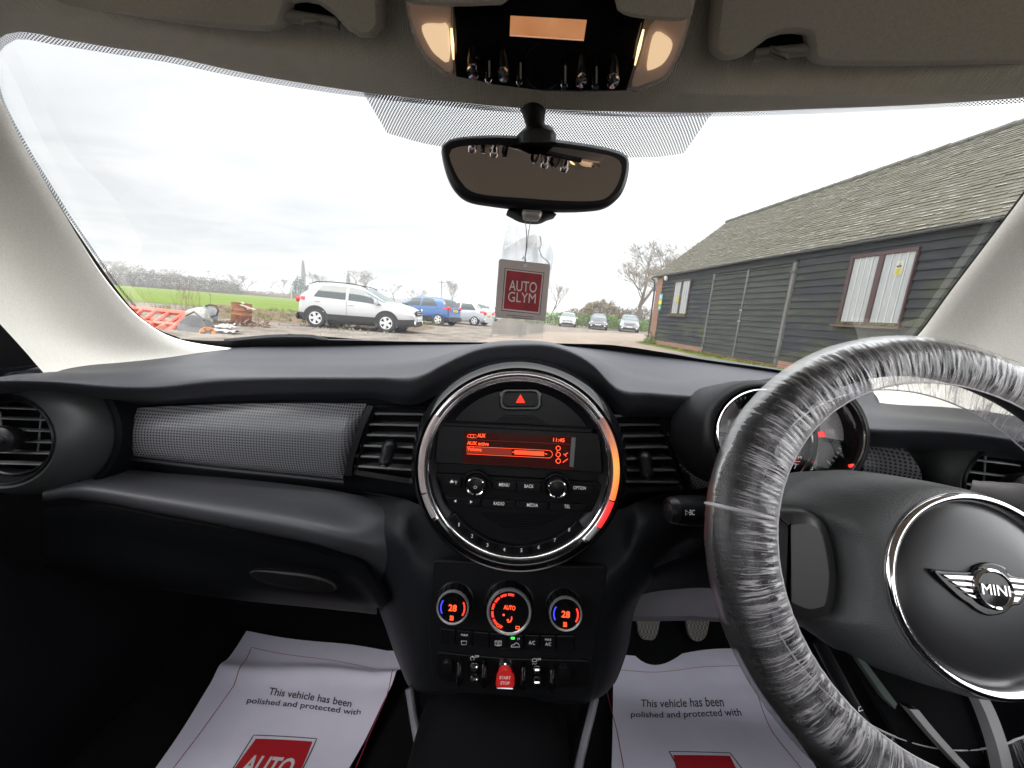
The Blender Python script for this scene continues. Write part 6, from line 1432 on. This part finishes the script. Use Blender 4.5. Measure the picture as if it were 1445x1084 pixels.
    if clad:
        for sg in (1, -1): mk('sill_cladding', patch(whl[0]+rr*1.2, whl[1]-rr*1.2, 0, 1.75, .010, sg), 'rubber', t_)
        for x0, x1 in ((whl[1]+rr*1.15, L/2-.03), (-L/2+.03, whl[0]-rr*1.15)):
            for sg in (1, -1): mk('bumper_cladding', patch(x0, x1, 0, 1.7, .012, sg), 'rubber', t_)
    for sg in (1, -1):
        mk('door_seam', patch((side[0][1]+side[1][0])/2-.006, (side[0][1]+side[1][0])/2+.006, .8, 4.2, .004, sg, 1), 'deep', t_)
        for hx in (side[0][0]+.15, side[1][0]+.12):
            p = sec(hx, 3.4); b = MB(); b.tube([(hx-.09, sg*(p.y+.02), p.z), (hx+.09, sg*(p.y+.02), p.z)], .016, 6); mk('door_handle', b, paint, t_)
        p = sec(wsx[0]-.05 if wsx[0] > .3 else wsx[0], 4.3); p = sec(side[1][1]-.28, 4.15)
        b = MB(); f = Fr((p.x+.08, sg*(p.y+.12), p.z+.09), (0, sg, 0), (-1, 0, 0)); b.slab(crs([(-.10, -.06), (.09, -.07), (.11, .03), (.08, .08), (-.08, .07)], 20, True), f, .10, .03, .05); b.box((p.x+.08, sg*(p.y+.02), p.z+.03), (.06, .10, .04)); mk('wing_mirror', b, paint, t_)
        if rail: b = MB(); b.tube([sec(x, 6.6)+Vector((0, 0, .05 if abs(x+.6) < 1.0 else .0)) for x in np.linspace(-1.75, .35, 10)] if sg > 0 else [Vector((p.x, -p.y, p.z)) for p in [sec(x, 6.6)+Vector((0, 0, .05 if abs(x+.6) < 1.0 else .0)) for x in np.linspace(-1.75, .35, 10)]], .018, 6); mk('roof_rail', b, 'rubber', t_)
    ff = Fr((L/2+.004, 0, 0), (0, 1, 0), (1, 0, 0)); fb = Fr((-L/2-.004, 0, 0), (0, -1, 0), (-1, 0, 0))
    if front:
        zl, zg = front.get('light', .80), front.get('grille', .66)
        lamp = M('headlamp', (.70, .72, .74), .12, spec=.8)
        for sg in (1, -1): mk('headlight', patch(L/2-front.get('len', .42), L/2-.03, 3.0, 3.95, .012, sg), lamp, t_); mk('headlight_bulb', MB().lathe(Fr((L/2-.10, sg*wid(L/2-.1)*.78, zl), (0, 1, 0), (1, 0, 0)), [(.07, .06), (.05, .09), (.0001, .1)], 14), lamp, t_)
        w = Wd*.5
        mk('grille', MB().slab(crs([(-w*.55, zg+.09), (0, zg+.11), (w*.55, zg+.09), (w*.48, zg-.06), (0, zg-.08), (-w*.48, zg-.06)], 30, True), ff, .06, .01, .012), 'rubber', t_)
        b = MB()
        for k in (-.02, .05): b.tube([ff.pt(-w*.52, zg+k, .016), ff.pt(0, zg+k+.012, .02), ff.pt(w*.52, zg+k, .016)], .013, 6)
        mk('grille_bar', b, 'chrome', t_)
        mk('lower_grille', MB().slab(crs([(-w*.75, .42), (0, .44), (w*.75, .42), (w*.66, .26), (0, .25), (-w*.66, .26)], 30, True), ff, .06, .01, .004), 'rubber', t_)
        for sg in (1, -1): mk('fog_lamp', MB().lathe(Fr((L/2-.05, sg*w*.72, .40), (0, 1, 0), (1, 0, 0)), [(.075, .03), (.06, .065), (.0001, .07)], 14), lamp, t_)
        pl_ = mk('number_plate', MB().slab([(-.26, .46), (.26, .46), (.26, .57), (-.26, .57)], ff, .02, .002, .03), M('plate_white', (.72, .72, .70), .4), t_); b = MB(); b.poly([ff.pt(x, z, .032) for x, z in ((-.2, .49), (.2, .49), (.2, .54), (-.2, .54))]); mk('plate_print', b, M('plate_smudge', (.35, .35, .34), .6), pl_, 0)
    if rear:
        zt_ = rear
        tl = M('tail_lamp', (.45, .015, .02), .2, spec=.7)
        for sg in (1, -1): mk('tail_light', patch(-L/2+.02, -L/2+.34, 3.15, 4.05, .012, sg), tl, t_); mk('tail_light', MB().slab(crs([(sg*Wd*.30, zt_-.07), (sg*Wd*.42, zt_-.09), (sg*Wd*.43, zt_+.08), (sg*Wd*.33, zt_+.06)], 20, True), fb, .16, .02, .02), tl, t_)
        pl_ = mk('number_plate', MB().slab([(-.26, zt_-.20), (.26, zt_-.20), (.26, zt_-.09), (-.26, zt_-.09)], fb, .05, .002, .03), M('plate_yellow', (.70, .50, .03), .4), t_); b = MB(); b.poly([fb.pt(x, z, .032) for x, z in ((-.2, zt_-.17), (.2, zt_-.17), (.2, zt_-.12), (-.2, zt_-.12))]); mk('plate_print', b, M('plate_smudge', (.30, .22, .03), .6), pl_, 0)
        mk('rear_bumper', MB().slab(crs([(-Wd*.42, .50), (0, .52), (Wd*.42, .50), (Wd*.40, .26), (0, .24), (-Wd*.40, .26)], 30, True), fb, .06, .02, .03), 'rubber' if clad else paint, t_)
    XF[0] = Matrix.Identity(4)
    return t_
def paint(name, c): return M(name, c, .28, spec=.5, coat=.8)
suv = [(-2.14, .52), (-2.12, .80), (-2.05, 1.02), (-1.93, 1.27), (-1.80, 1.50), (-1.62, 1.60), (-1.1, 1.645), (-.5, 1.65), (.0, 1.61), (.32, 1.53), (.7, 1.33), (1.05, 1.13), (1.45, 1.06), (1.8, .96), (2.0, .85), (2.1, .72), (2.14, .50)]
sb = [(-2.2, 1.10), (-1.4, 1.04), (0, .98), (1.1, .93), (2.2, .80)]
h1 = R_(4)
car('white crossover with black sill cladding parked side-on, the nearest car in the yard', G(447, 462), h1, 4.28, 1.78, 1.65, suv, sb, (-1.42, 1.13, .345), paint('white_paint', (0.365, 0.365, 0.372)), [(-1.50, -.36, -1.22, -.36), (-.26, .98, -.26, .30)], (.30, 1.08), (-1.98, -1.70), True, (-1.42, -.80), {'light': .86, 'grille': .74, 'len': .55}, .98, rail=True)
suv2 = [(-2.14, .52), (-2.13, .78), (-2.10, .98), (-1.98, 1.20), (-1.78, 1.46), (-1.5, 1.56), (-.9, 1.61), (-.3, 1.615), (.2, 1.57), (.6, 1.42), (1.05, 1.12), (1.5, 1.02), (1.9, .88), (2.08, .72), (2.14, .5)]
car('bright blue crossover parked with its tail to the right behind the white one', G(618.5, 459.5), R_(163), 4.3, 1.80, 1.62, suv2, sb, (-1.52, 1.08, .34), paint('blue_paint', (0.0160, 0.0800, 0.2400)), [(-1.42, -.36, -1.05, -.36), (-.26, .92, -.26, .35)], (.40, 1.05), (-2.05, -1.74), True, (-1.52, .82), None, 1.02)
hat = [(-2.05, .5), (-2.05, .75), (-2.02, .95), (-1.85, 1.12), (-1.55, 1.34), (-1.2, 1.42), (-.6, 1.465), (0, 1.45), (.4, 1.34), (1.0, 1.0), (1.5, .90), (1.85, .78), (2.05, .6), (2.06, .46)]
hb_ = [(-2.1, .98), (-1, .95), (1, .86), (2.1, .76)]
silver = paint('silver_paint', (.36,.375,.40)); white2 = paint('white_paint_far', (0.5400, 0.5475, 0.5550))
car('silver hatchback parked with its tail to the right behind the blue crossover', G(669.5, 459.5), R_(163), 4.35, 1.77, 1.52, [(x*1.04, z*1.04) for x, z in hat], hb_, (-1.45, 1.12, .32), silver, [(-1.50, -.36, -1.15, -.36), (-.26, .92, -.26, .25)], (.25, .98), (-1.90, -1.50), False, (-1.45, .80), None, .86)
car('red car mostly hidden behind the blue crossover', G(633, 455), R_(163), 4.0, 1.70, 1.50, hat, hb_, (-1.22, 1.22, .31), paint('red_paint', (.42, .012, .02)), [(-1.45, -.36, -1.15, -.36), (-.26, .92, -.26, .25)], (.25, .98), (-1.88, -1.5), False, (-1.9, .4), None, .88)
car('white estate car half hidden behind the silver hatchback', G(697, 453.5), R_(160), 4.3, 1.75, 1.50, suv2, hb_, (-1.3, 1.3, .31), white2, [(-1.50, -.36, -1.15, -.36), (-.26, .92, -.26, .25)], (.25, .98), (-2.05, -1.76), False, (-1.9, .8), None, 1.05)
car('silver white hatchback facing the camera, leftmost of the three by the hedge', G(800, 461.5), R_(-97), 4.0, 1.72, 1.47, hat, hb_, (-1.22, 1.22, .31), paint('pale_silver_paint', (0.4650, 0.4800, 0.4950)), [(-1.45, -.36, -1.15, -.36), (-.26, .92, -.26, .25)], (.25, .98), (-1.88, -1.5), False, (2.0, 0), {'light': .72, 'grille': .62}, .88, 'cars facing the yard by the hedge')
car('black estate car facing the camera, in the middle of the three by the hedge', G(843, 465.5), R_(-101), 4.7, 1.80, 1.48, suv2, hb_, (-1.35, 1.4, .32), paint('black_paint', (.025, .027, .032)), [(-1.50, -.36, -1.15, -.36), (-.26, .92, -.26, .35)], (.35, 1.05), (-2.05, -1.76), False, (2.15, 0), {'light': .76, 'grille': .66}, .98, 'cars facing the yard by the hedge', rail=True)
car('grey four wheel drive facing the camera, nearest the barn of the three by the hedge', G(887, 469.0), R_(-103), 4.6, 1.88, 1.70, [(x, z*1.04) for x, z in suv], [(x, z*1.05) for x, z in sb], (-1.4, 1.42, .36), paint('grey_paint', (0.2000, 0.2120, 0.2320)), [(-1.50, -.36, -1.22, -.36), (-.26, .98, -.26, .30)], (.30, 1.08), (-1.98, -1.70), False, (2.1, 0), {'light': .92, 'grille': .82}, 1.0, 'cars facing the yard by the hedge')
# ================================================================== TREES, HEDGES, POLES
def bare_tree(name, label, base, h, wd, seed, lv=6, tw=5, bark=(.10, .085, .07), group=None, thick=1.0, up=.25, crown=None, cat='tree', twr=.006, width=None):
    r = random.Random(seed); t_ = thing(name, label, cat, base, group)
    tb, cbm = MB(), MB()
    base = Vector(base)
    ends = []
    def br(p, d, ln, rad, l):
        pts = [p]; dd = d.copy(); n = 3 if l > 2 else 2
        for i in range(n):
            dd = (dd+Vector((r.uniform(-1, 1), r.uniform(-1, 1), r.uniform(-.6, 1)+up*.4))*.16).normalized(); pts.append(pts[-1]+dd*ln/n)
        tb_ = tb if l >= 3 else cbm
        tb_.tube(pts, [rad*(1-.4*i/n) for i in range(n+1)], 6 if l > 3 else 3, caps=False)
        if l == 0:
            ends.append((pts[-1], dd)); return
        for k in range(2 if r.random() < .55 else 3):
            a = r.uniform(0, 6.28); sp = r.uniform(.35, .75)*wd
            q = Vector((math.cos(a), math.sin(a), 0)); q = (q-dd*q.dot(dd)).normalized()
            br(pts[-1], (dd+q*sp+Vector((0, 0, up*.3))).normalized(), ln*r.uniform(.66, .86), rad*.62, l-1)
        if l < lv and r.random() < .75:
            a = r.uniform(0, 6.28); q = Vector((math.cos(a), math.sin(a), .2)); br(pts[1], (dd*.5+q*.8*wd).normalized(), ln*.62, rad*.45, max(0, l-2))
    br(base-Vector((0, 0, .2)), Vector((0, 0, 1)), h*.27, h*.028*thick, lv)
    for p, d in ends:
        for _ in range(tw):
            q = (d+Vector((r.uniform(-1, 1), r.uniform(-1, 1), r.uniform(-.5, 1)))*.8).normalized(); L_ = h*.055*r.uniform(.6, 1.4); s_ = q.cross(Vector((r.uniform(-1, 1), r.uniform(-1, 1), r.uniform(-1, 1)))).normalized()*h*twr*.25
            cbm.add([p-s_, p+s_, p+q*L_], [(0, 1, 2)])
    top = max((v.z for v in cbm.v), default=base.z+h)-base.z; k = h/top
    wx = (max(v.x for v in cbm.v)-min(v.x for v in cbm.v))
    kx = width/wx if width else k
    offx = ((max(v.x for v in cbm.v)+min(v.x for v in cbm.v))/2-base.x)*kx/h if width else 0
    for mb in (tb, cbm):
        mb.v = [base+Vector(((v.x-base.x)*kx-offx*(v.z-base.z)*k, (v.y-base.y)*kx, (v.z-base.z)*k)) for v in mb.v]
    mk('trunk', tb, M('bark', bark, .9, noise=(3, .3)), t_)
    mk('crown', cbm, M('twigs', crown or tuple(c*1.15 for c in bark), .95, spec=.05), t_, 0)
    return t_
def scrub(name, label, base, w, d, h, n, col, seed, group=None, leaf=.12, cat='bush', dense=.75, dome=.55, fat=.13):
    r = random.Random(seed); b = MB(); base = Vector(base)
    for _ in range(n):
        u, v_ = r.uniform(-1, 1), r.uniform(-1, 1)
        hz = h*(1-dome*abs(u)**2.5)*(.8+.3*mnoise.noise((u*4+seed, v_*2, 1.0)))
        z = hz*(r.random()**dense); p = base+Vector((u*w/2, v_*d/2*(1-.4*z/h), z))
        q = Vector((r.uniform(-1, 1), r.uniform(-1, 1), r.uniform(-.2, 1))).normalized()*leaf*r.uniform(.6, 1.6); s_ = q.cross(Vector((r.uniform(-1, 1), r.uniform(-1, 1), r.uniform(-1, 1)))).normalized()*leaf*fat
        b.add([p-q*.5, p+s_, p+q*.5, p-s_], [(0, 1, 2, 3)])
    o = mk(name, b, M('foliage', col, .95, spec=.05, noise=(.9, .45)), None, 0); o['label'] = label; o['category'] = cat
    if group: o['group'] = group
    return o
def gp(px, Y, z=0): p = P(px, 430, Y); return Vector((p.x, Y, z))
bare_tree('bare_tree', 'large bare branching tree just left of the barn, behind the grey car', gp(913, 46), 11.6, 1.25, 21, 7, 4, (.105, .088, .068), None, 1.0, .2, (.19, .165, .135), width=12.0)
bare_tree('bare_tree', 'bare tree partly hidden behind the far end of the barn roof', gp(962, 54), 12.6, 1.25, 5, 7, 4, (.115, .098, .08), None, .9, .2, (.16, .135, .105), width=12.0)
bare_tree('bare_tree', 'thin bare tree just right of the air freshener, above the silver white hatchback', gp(779, 62), 6.4, .9, 9, 5, 4, (.13, .11, .095), None, .7, .3, (.19, .16, .14))
FARB = (.15, .13, .115)
for px, Y, h, wd, sd, lab in ((515, 150, 13.0, 1.15, 31, 'wide bare tree on the skyline right above the roof of the white crossover'), (637, 140, 10.8, .75, 33, 'slender round headed bare tree on the skyline right of the power pole'),
        (448, 150, 11.0, 1.0, 35, 'bare tree on the skyline above the tail of the white crossover'), (555, 155, 9.4, 1.1, 37, 'low broad bare tree on the skyline above the bonnet of the white crossover'), (577, 165, 7.8, 1.1, 38, 'small bare tree on the skyline above the left end of the blue car'), (594, 165, 8.0, 1.0, 39, 'small bare tree on the skyline above the roof of the blue car'),
        (337, 150, 7.6, .9, 41, 'left one of a pair of small bare trees across the green field'), (350, 150, 7.4, .9, 42, 'right one of a pair of small bare trees across the green field'), (383, 190, 6.5, .9, 43, 'small faint bare tree left of the wooden pole across the field'), (401, 170, 8.0, 1.0, 44, 'bare tree just left of the tall pale pole across the field')):
    bare_tree('distant_tree', lab, gp(px, Y), h, wd, sd, 5, 14, FARB, 'bare trees on the skyline', .9, .25, (.19, .168, .15), twr=.007, width=h*wd*.95)
for i, (px, h, Y) in enumerate(((150, 7.6, 112), (172, 8.0, 114), (192, 7.4, 118), (214, 6.2, 112), (236, 6.6, 116), (257, 6.4, 112), (281, 5.2, 118), (299, 6.6, 114))):
    bare_tree('hedgerow_tree', 'bare brown trees massed along the far edge of the green field', gp(px, Y), h, 1.2, 60+i, 5, 16, (.17, .145, .12), 'trees massed beyond the green field', .9, .15, (.215, .185, .15), twr=.007, width=h*1.1)
scrub('hedge', 'brown bare hedge along the left far edge of the green field', gp(232, 113), 48, 6, 5.2, 20000, (.115, .098, .072), 3, None, .5, 'hedge', 1.1, .3)
scrub('hedge', 'low brown hedge across the field right of the pair of bare trees', gp(385, 118), 22, 4, 1.9, 4200, (.17, .135, .10), 4, None, .4, 'hedge', 1.0, .3)
scrub('hedge', 'faint grey hedge line on the skyline behind the parked cars', gp(580, 170), 95, 6, 4.6, 12000, (.17, .158, .138), 6, None, .6, 'hedge', 1.0, .4)
for px, h, lab in ((429, 14.2, 'tall narrow poplar on the skyline above the crossover tailgate'), (491.5, 10.4, 'narrow poplar on the skyline behind the wide bare tree')):
    Y = 150; r = random.Random(px); t_ = thing('poplar', lab, 'tree', gp(px, Y)); b = MB(); c0 = gp(px, Y)
    for _ in range(900):
        z = h*(.12+.88*r.random()); w = .95*math.sin(math.pi*min(1, .12+.88*z/h))**.7; a = r.uniform(0, 6.28); rr = w*math.sqrt(r.random()); p = c0+Vector((rr*math.cos(a), rr*math.sin(a), z))
        q = Vector((r.uniform(-.4, .4), r.uniform(-.4, .4), 1)).normalized()*.9; s_ = Vector((.07, 0, 0)); b.add([p-s_, p+s_, p+q], [(0, 1, 2)])
    mk('crown', b, M('poplar_twigs', (.20, .19, .165), .95), t_, 0); b = MB(); b.tube([c0, c0+Vector((0, 0, h*.9))], [.25, .05], 6); mk('trunk', b, M('poplar_bark', (.16, .145, .125), .9), t_)
for px, w, h, lab in ((421, 5.0, 9.5, 'dark evergreen clump left of the tall poplar'), (474, 4.5, 8.0, 'small dark evergreen behind the roof of the white crossover')):
    scrub('evergreen', lab, gp(px, 148), w, 4, h, 1800, (.085, .115, .085), int(px), None, .5, 'tree', .8, .8, .3)
scrub('ivy_hedge', 'bright green ivy hedge behind the three facing cars', gp(842, 43.5), 15.5, 1.6, 1.75, 7000, (.10, .19, .035), 8, None, .13, 'hedge', .8, .15, .35)
scrub('twiggy_bush', 'rounded bare twiggy bush behind the black estate car', gp(851, 52), 7.0, 5, 4.1, 6500, (.20, .165, .11), 9, None, .38, 'bush', .75, .75)
scrub('twiggy_bush', 'low brown bush between the silver white hatchback and the rounded bush', gp(822, 54), 7.0, 4, 2.7, 3000, (.20, .165, .13), 10, None, .34, 'bush', .8, .6)
scrub('twiggy_bush', 'tangled brown bush between the grey car and the barn corner', gp(905, 49), 7.0, 3, 3.3, 3600, (.17, .14, .10), 12, None, .34, 'bush', .8, .5)
b = MB(); rows = []
for i in range(6):
    rows.append([Vector((x, 190+i*30, -.5+(3.6+1.0*math.sin(x*.02))*math.sin(math.pi*i/10))) for x in np.linspace(-30, 140, 30)])
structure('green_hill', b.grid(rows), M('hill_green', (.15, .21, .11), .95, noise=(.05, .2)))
b = MB(); rows = []
for i in range(8):
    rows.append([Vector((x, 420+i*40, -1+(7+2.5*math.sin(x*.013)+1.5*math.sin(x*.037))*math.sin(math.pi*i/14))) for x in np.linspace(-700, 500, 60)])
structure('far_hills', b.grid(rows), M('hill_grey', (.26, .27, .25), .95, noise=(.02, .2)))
for px, Y, h, lab, col in ((622, 95, 7.3, 'wooden power pole with a crossarm above the blue car', (.16, .14, .12)), (411.5, 105, 5.2, 'pale wooden pole across the field left of the white crossover', (.36, .34, .30))):
    t_ = thing('power_pole', lab, 'pole', gp(px, Y)); b = MB(); b.tube([gp(px, Y), gp(px, Y, h)], [.16, .11], 8); mk('post', b, M('pole_wood', col, .9), t_)
    if px > 500: b = MB(); c0 = gp(px, Y, h-.5); b.tube([c0-Vector((.8, 0, 0)), c0+Vector((.8, 0, 0))], .07, 6); mk('crossarm', b, M('pole_wood', col, .9), t_)
b = MB(); p0, p1 = gp(622, 95, 6.9), Vector((26, 70, 7.2)); b.tube([p0*(1-t)+p1*t-Vector((0, 0, 4*.5*t*(1-t))) for t in np.linspace(0, 1, 24)], .018, 4)
w_ = mk('power_line', b, M('wire', (0.2000, 0.2000, 0.2000), .6)); w_['label'] = 'thin power line running right from the wooden pole towards the barn'; w_['category'] = 'cable'
# ================================================================== JUNK AT THE FIELD EDGE
orange = M('orange_plastic', (0.4860, 0.0675, 0.0304), .45, noise=(3, .12))
def barrier(label, tl, tr_, bl, br2, seed):
    a, b_, c, d = (P(*q) for q in (tl, tr_, bl, br2))
    t_ = thing('plastic_barrier', label, 'barrier', (c+d)/2, 'plastic barriers')
    b = MB(); b.tube([a, b_], .075, 8); mk('rail', b, orange, t_); b = MB(); b.tube([c, d], .055, 8); mk('rail', b, orange, t_)
    b = MB(); b.tube([b_, d], .055, 8); mk('end_post', b, orange, t_); b = MB(); b.tube([a, c], .055, 8); mk('end_post', b, orange, t_)
    for k in np.linspace(.06, .82, 7):
        b = MB(); b.tube([a*(1-k-.16)+b_*(k+.16), c*(1-k)+d*k], .050, 6); mk('slanted_bar', b, orange, t_)
    b = MB(); b.tube([a*.42+c*.58, b_*.42+d*.58], .05, 6); mk('middle_rail', b, orange, t_)
barrier('orange plastic barrier panel lying on top of the heap at the field edge', (120, 428, 11.6), (265, 443, 10.2), (120, 462, 10.2), (237, 470, 9.2), 1)
barrier('orange plastic barrier panel lying underneath the other one', (112, 440, 11.2), (252, 456, 10.0), (118, 476, 9.6), (222, 477, 8.9), 2)
# mower
mw = P(272, 470, 9.6)
t_ = thing('lawn_mower', 'broken old lawn mower with an orange wheel beside the barriers', 'lawn mower', mw)
grey = M('dirty_grey', (.28, .27, .25), .6, noise=(8, .3)); dk = M('mower_dark', (.06, .06, .062), .5, noise=(8, .3))
f = Fr(P(293, 471, 9.2), (.75, -.6, .1), (.6, -.8, .15))
wl = mk('wheel', MB().lathe(f, [(.08, .03), (.155, .045), (.17, .02), (.17, -.03), (.15, -.05)], 28), M('orange_wheel', (.42, .13, .03), .6, noise=(10, .3)), t_); mk('hub', MB().lathe(f, [(.05, .055), (.08, .03)], 16), 'rubber', wl); b = MB()
for k in range(6): b.tube([f.pt(.04*math.cos(k*1.047), .04*math.sin(k*1.047), .04), f.pt(.14*math.cos(k*1.047), .14*math.sin(k*1.047), .04)], .012, 5)
mk('spokes', b, 'rubber', wl)
def hull(name, pts, Y0, th, mat):
    f = Fr(P(pts[0][0], pts[0][1], Y0), (1, 0, 0), (0, -.9, .3)); mk(name, MB().slab(crs(f.pxs(pts), 40, True), f, th, .03, 0, .03), mat, t_, 60)
hull('deck', [(254, 452), (268, 444), (282, 448), (290, 462), (284, 474), (262, 474), (250, 466)], 9.4, .35, dk)
hull('housing', [(262, 438), (280, 433), (288, 438), (286, 452), (270, 452), (262, 446)], 9.8, .30, grey)
hull('grass_box', [(281, 434), (292, 431), (298, 438), (296, 448), (288, 450), (283, 442)], 10.0, .25, M('box_grey', (.17, .18, .185), .6))
b = MB(); b.tube([P(*q) for q in ((290, 432, 10), (297, 430, 9.9), (305, 432, 9.8), (308, 438, 9.8), (306, 445, 9.8), (299, 447, 9.9))], .022, 6); mk('handle', b, 'rubber', t_)
b = MB(); b.tube([P(*q) for q in ((262, 446, 9.3), (274, 440, 9.3), (288, 452, 9.2))], .02, 6); mk('frame_tube', b, dk, t_)
# barrel
bc = G(340.5, 457); f = Fr(bc, (1, 0, 0), (.07, .02, 1))
rust = M('rust', (0.1275, 0.0413, 0.0188), .9, noise=(4, .5), bump=(25, .5, .02), col2=(.30, .13, .07))
t_ = thing('oil_barrel', 'rusty open oil barrel standing on the earth bank with planks on top', 'barrel', bc)
mk('drum', MB().lathe(f, [(.29, 0), (.30, .02), (.295, .29), (.31, .31), (.295, .33), (.295, .44), (.31, .46), (.295, .48), (.295, .68), (.305, .70), (.285, .70), (.28, .1)], 36), rust, t_)
for i, (a, c) in enumerate((((334, 428, bc.y-.2), (358, 433, bc.y-.5)), ((330, 431, bc.y), (352, 429, bc.y-.2)), ((341, 426, bc.y+.1), (349, 433, bc.y-.3)))):
    pl_ = thing('plank', ('broken grey plank lying across the barrel and sticking out to the right', 'broken grey plank lying flat across the mouth of the barrel', 'short broken plank leaning out of the barrel')[i], 'plank', P(*a), 'planks on the barrel'); b = MB(); b.slab([(-.0, -.03), ((P(*c)-P(*a)).length, -.035), ((P(*c)-P(*a)).length, .04), (0, .03)], Fr(P(*a), P(*c)-P(*a), (0, -.5, .8)), .02, .003); mk('board', b, M('old_wood', (.24, .21, .17), .9, noise=(6, .3)), pl_)
b = MB(); rng = random.Random(4)
for i, (px, py, sx, lab) in enumerate(((302, 463, .5, 'white crumpled sheet lying behind the orange mower wheel'), (316, 470, .42, 'flat white sheet lying right of the mower'), (320, 461, .25, 'small white scrap lying below the barrel'))):
    c0 = G(px, py); b = MB(); b.grid([[c0+Vector((x*sx, y*sx, .04+.10*abs(mnoise.noise((x*2+i*7, y*2, 0)))+.04*mnoise.noise((x*6, y*6, i)))) for x in np.linspace(-1, 1, 10)] for y in np.linspace(-.5, .5, 8)])
    o = mk('plastic_sheet', b, M('dirty_white', (0.2800, 0.2730, 0.2590), .7, noise=(5, .2)), None, 30); o['label'] = lab; o['category'] = 'rubbish'; o['group'] = 'white rubbish on the bank'
b = MB()
for _ in range(200):
    c0 = P(338, 462, 12.2); p = Vector((c0.x+rng.gauss(0, .45), c0.y+rng.gauss(0, .3), abs(rng.gauss(0, .05)))); q = Vector((rng.uniform(-1, 1), rng.uniform(-1, 1), rng.uniform(-.2, .8)))*.12; s_ = Vector((rng.uniform(-1, 1), rng.uniform(-1, 1), rng.uniform(-1, 1)))*.05
    b.add([p-q, p+s_, p+q, p-s_], [(0, 1, 2, 3)])
o = mk('dead_leaves', b, M('dead_leaf', (.13, .08, .055), .9), None, 0, kind='stuff')
for i, (px, hh, col, lab) in enumerate(((258, 1.35, (.15, .085, .06), 'reddish leafless weed stems behind the lawn mower'), (275, 1.1, (.15, .09, .07), 'reddish leafless stems between the mower and the barrel'), (205, .9, (.24, .19, .12), 'dry straw coloured weeds behind the orange barriers'))):
    r = random.Random(i); b = MB(); c0 = gp(px, 14.5)
    for _ in range(7):
        p = c0+Vector((r.gauss(0, .28), r.gauss(0, .2), 0)); d_ = Vector((r.uniform(-.25, .25), r.uniform(-.2, .2), 1)); H_ = hh*r.uniform(.6, 1.1); mid = p+d_*H_*.5+Vector((r.uniform(-.05, .05), 0, 0)); tip = p+d_*H_
        b.tube([p, mid, tip], [.009, .006, .003], 4)
        for _ in range(5):
            k = r.uniform(.4, .95); s_ = p+d_*H_*k; b.tube([s_, s_+Vector((r.uniform(-.2, .2), r.uniform(-.15, .15), r.uniform(.1, .28)))], [.005, .002], 3)
    o = mk('dry_weed', b, M('weed_stem', col, .9), None, 0); o['label'] = lab; o['category'] = 'weeds'; o['group'] = 'dry weeds at the field edge'
# ================================================================== HAZE in the air outside and in
m, t, o = new_mat('haze_air'); vv = N(t, 'ShaderNodeVolumePrincipled'); vv.inputs['Density'].default_value = .0013; vv.inputs['Color'].default_value = (.93, .95, .97, 1)
t.links.new(vv.outputs[0], o.inputs[1])
hz = mk('haze', MB().box((0, 550, 7.4), (1900, 1900, 19.2)), m, None, 0, kind='stuff')
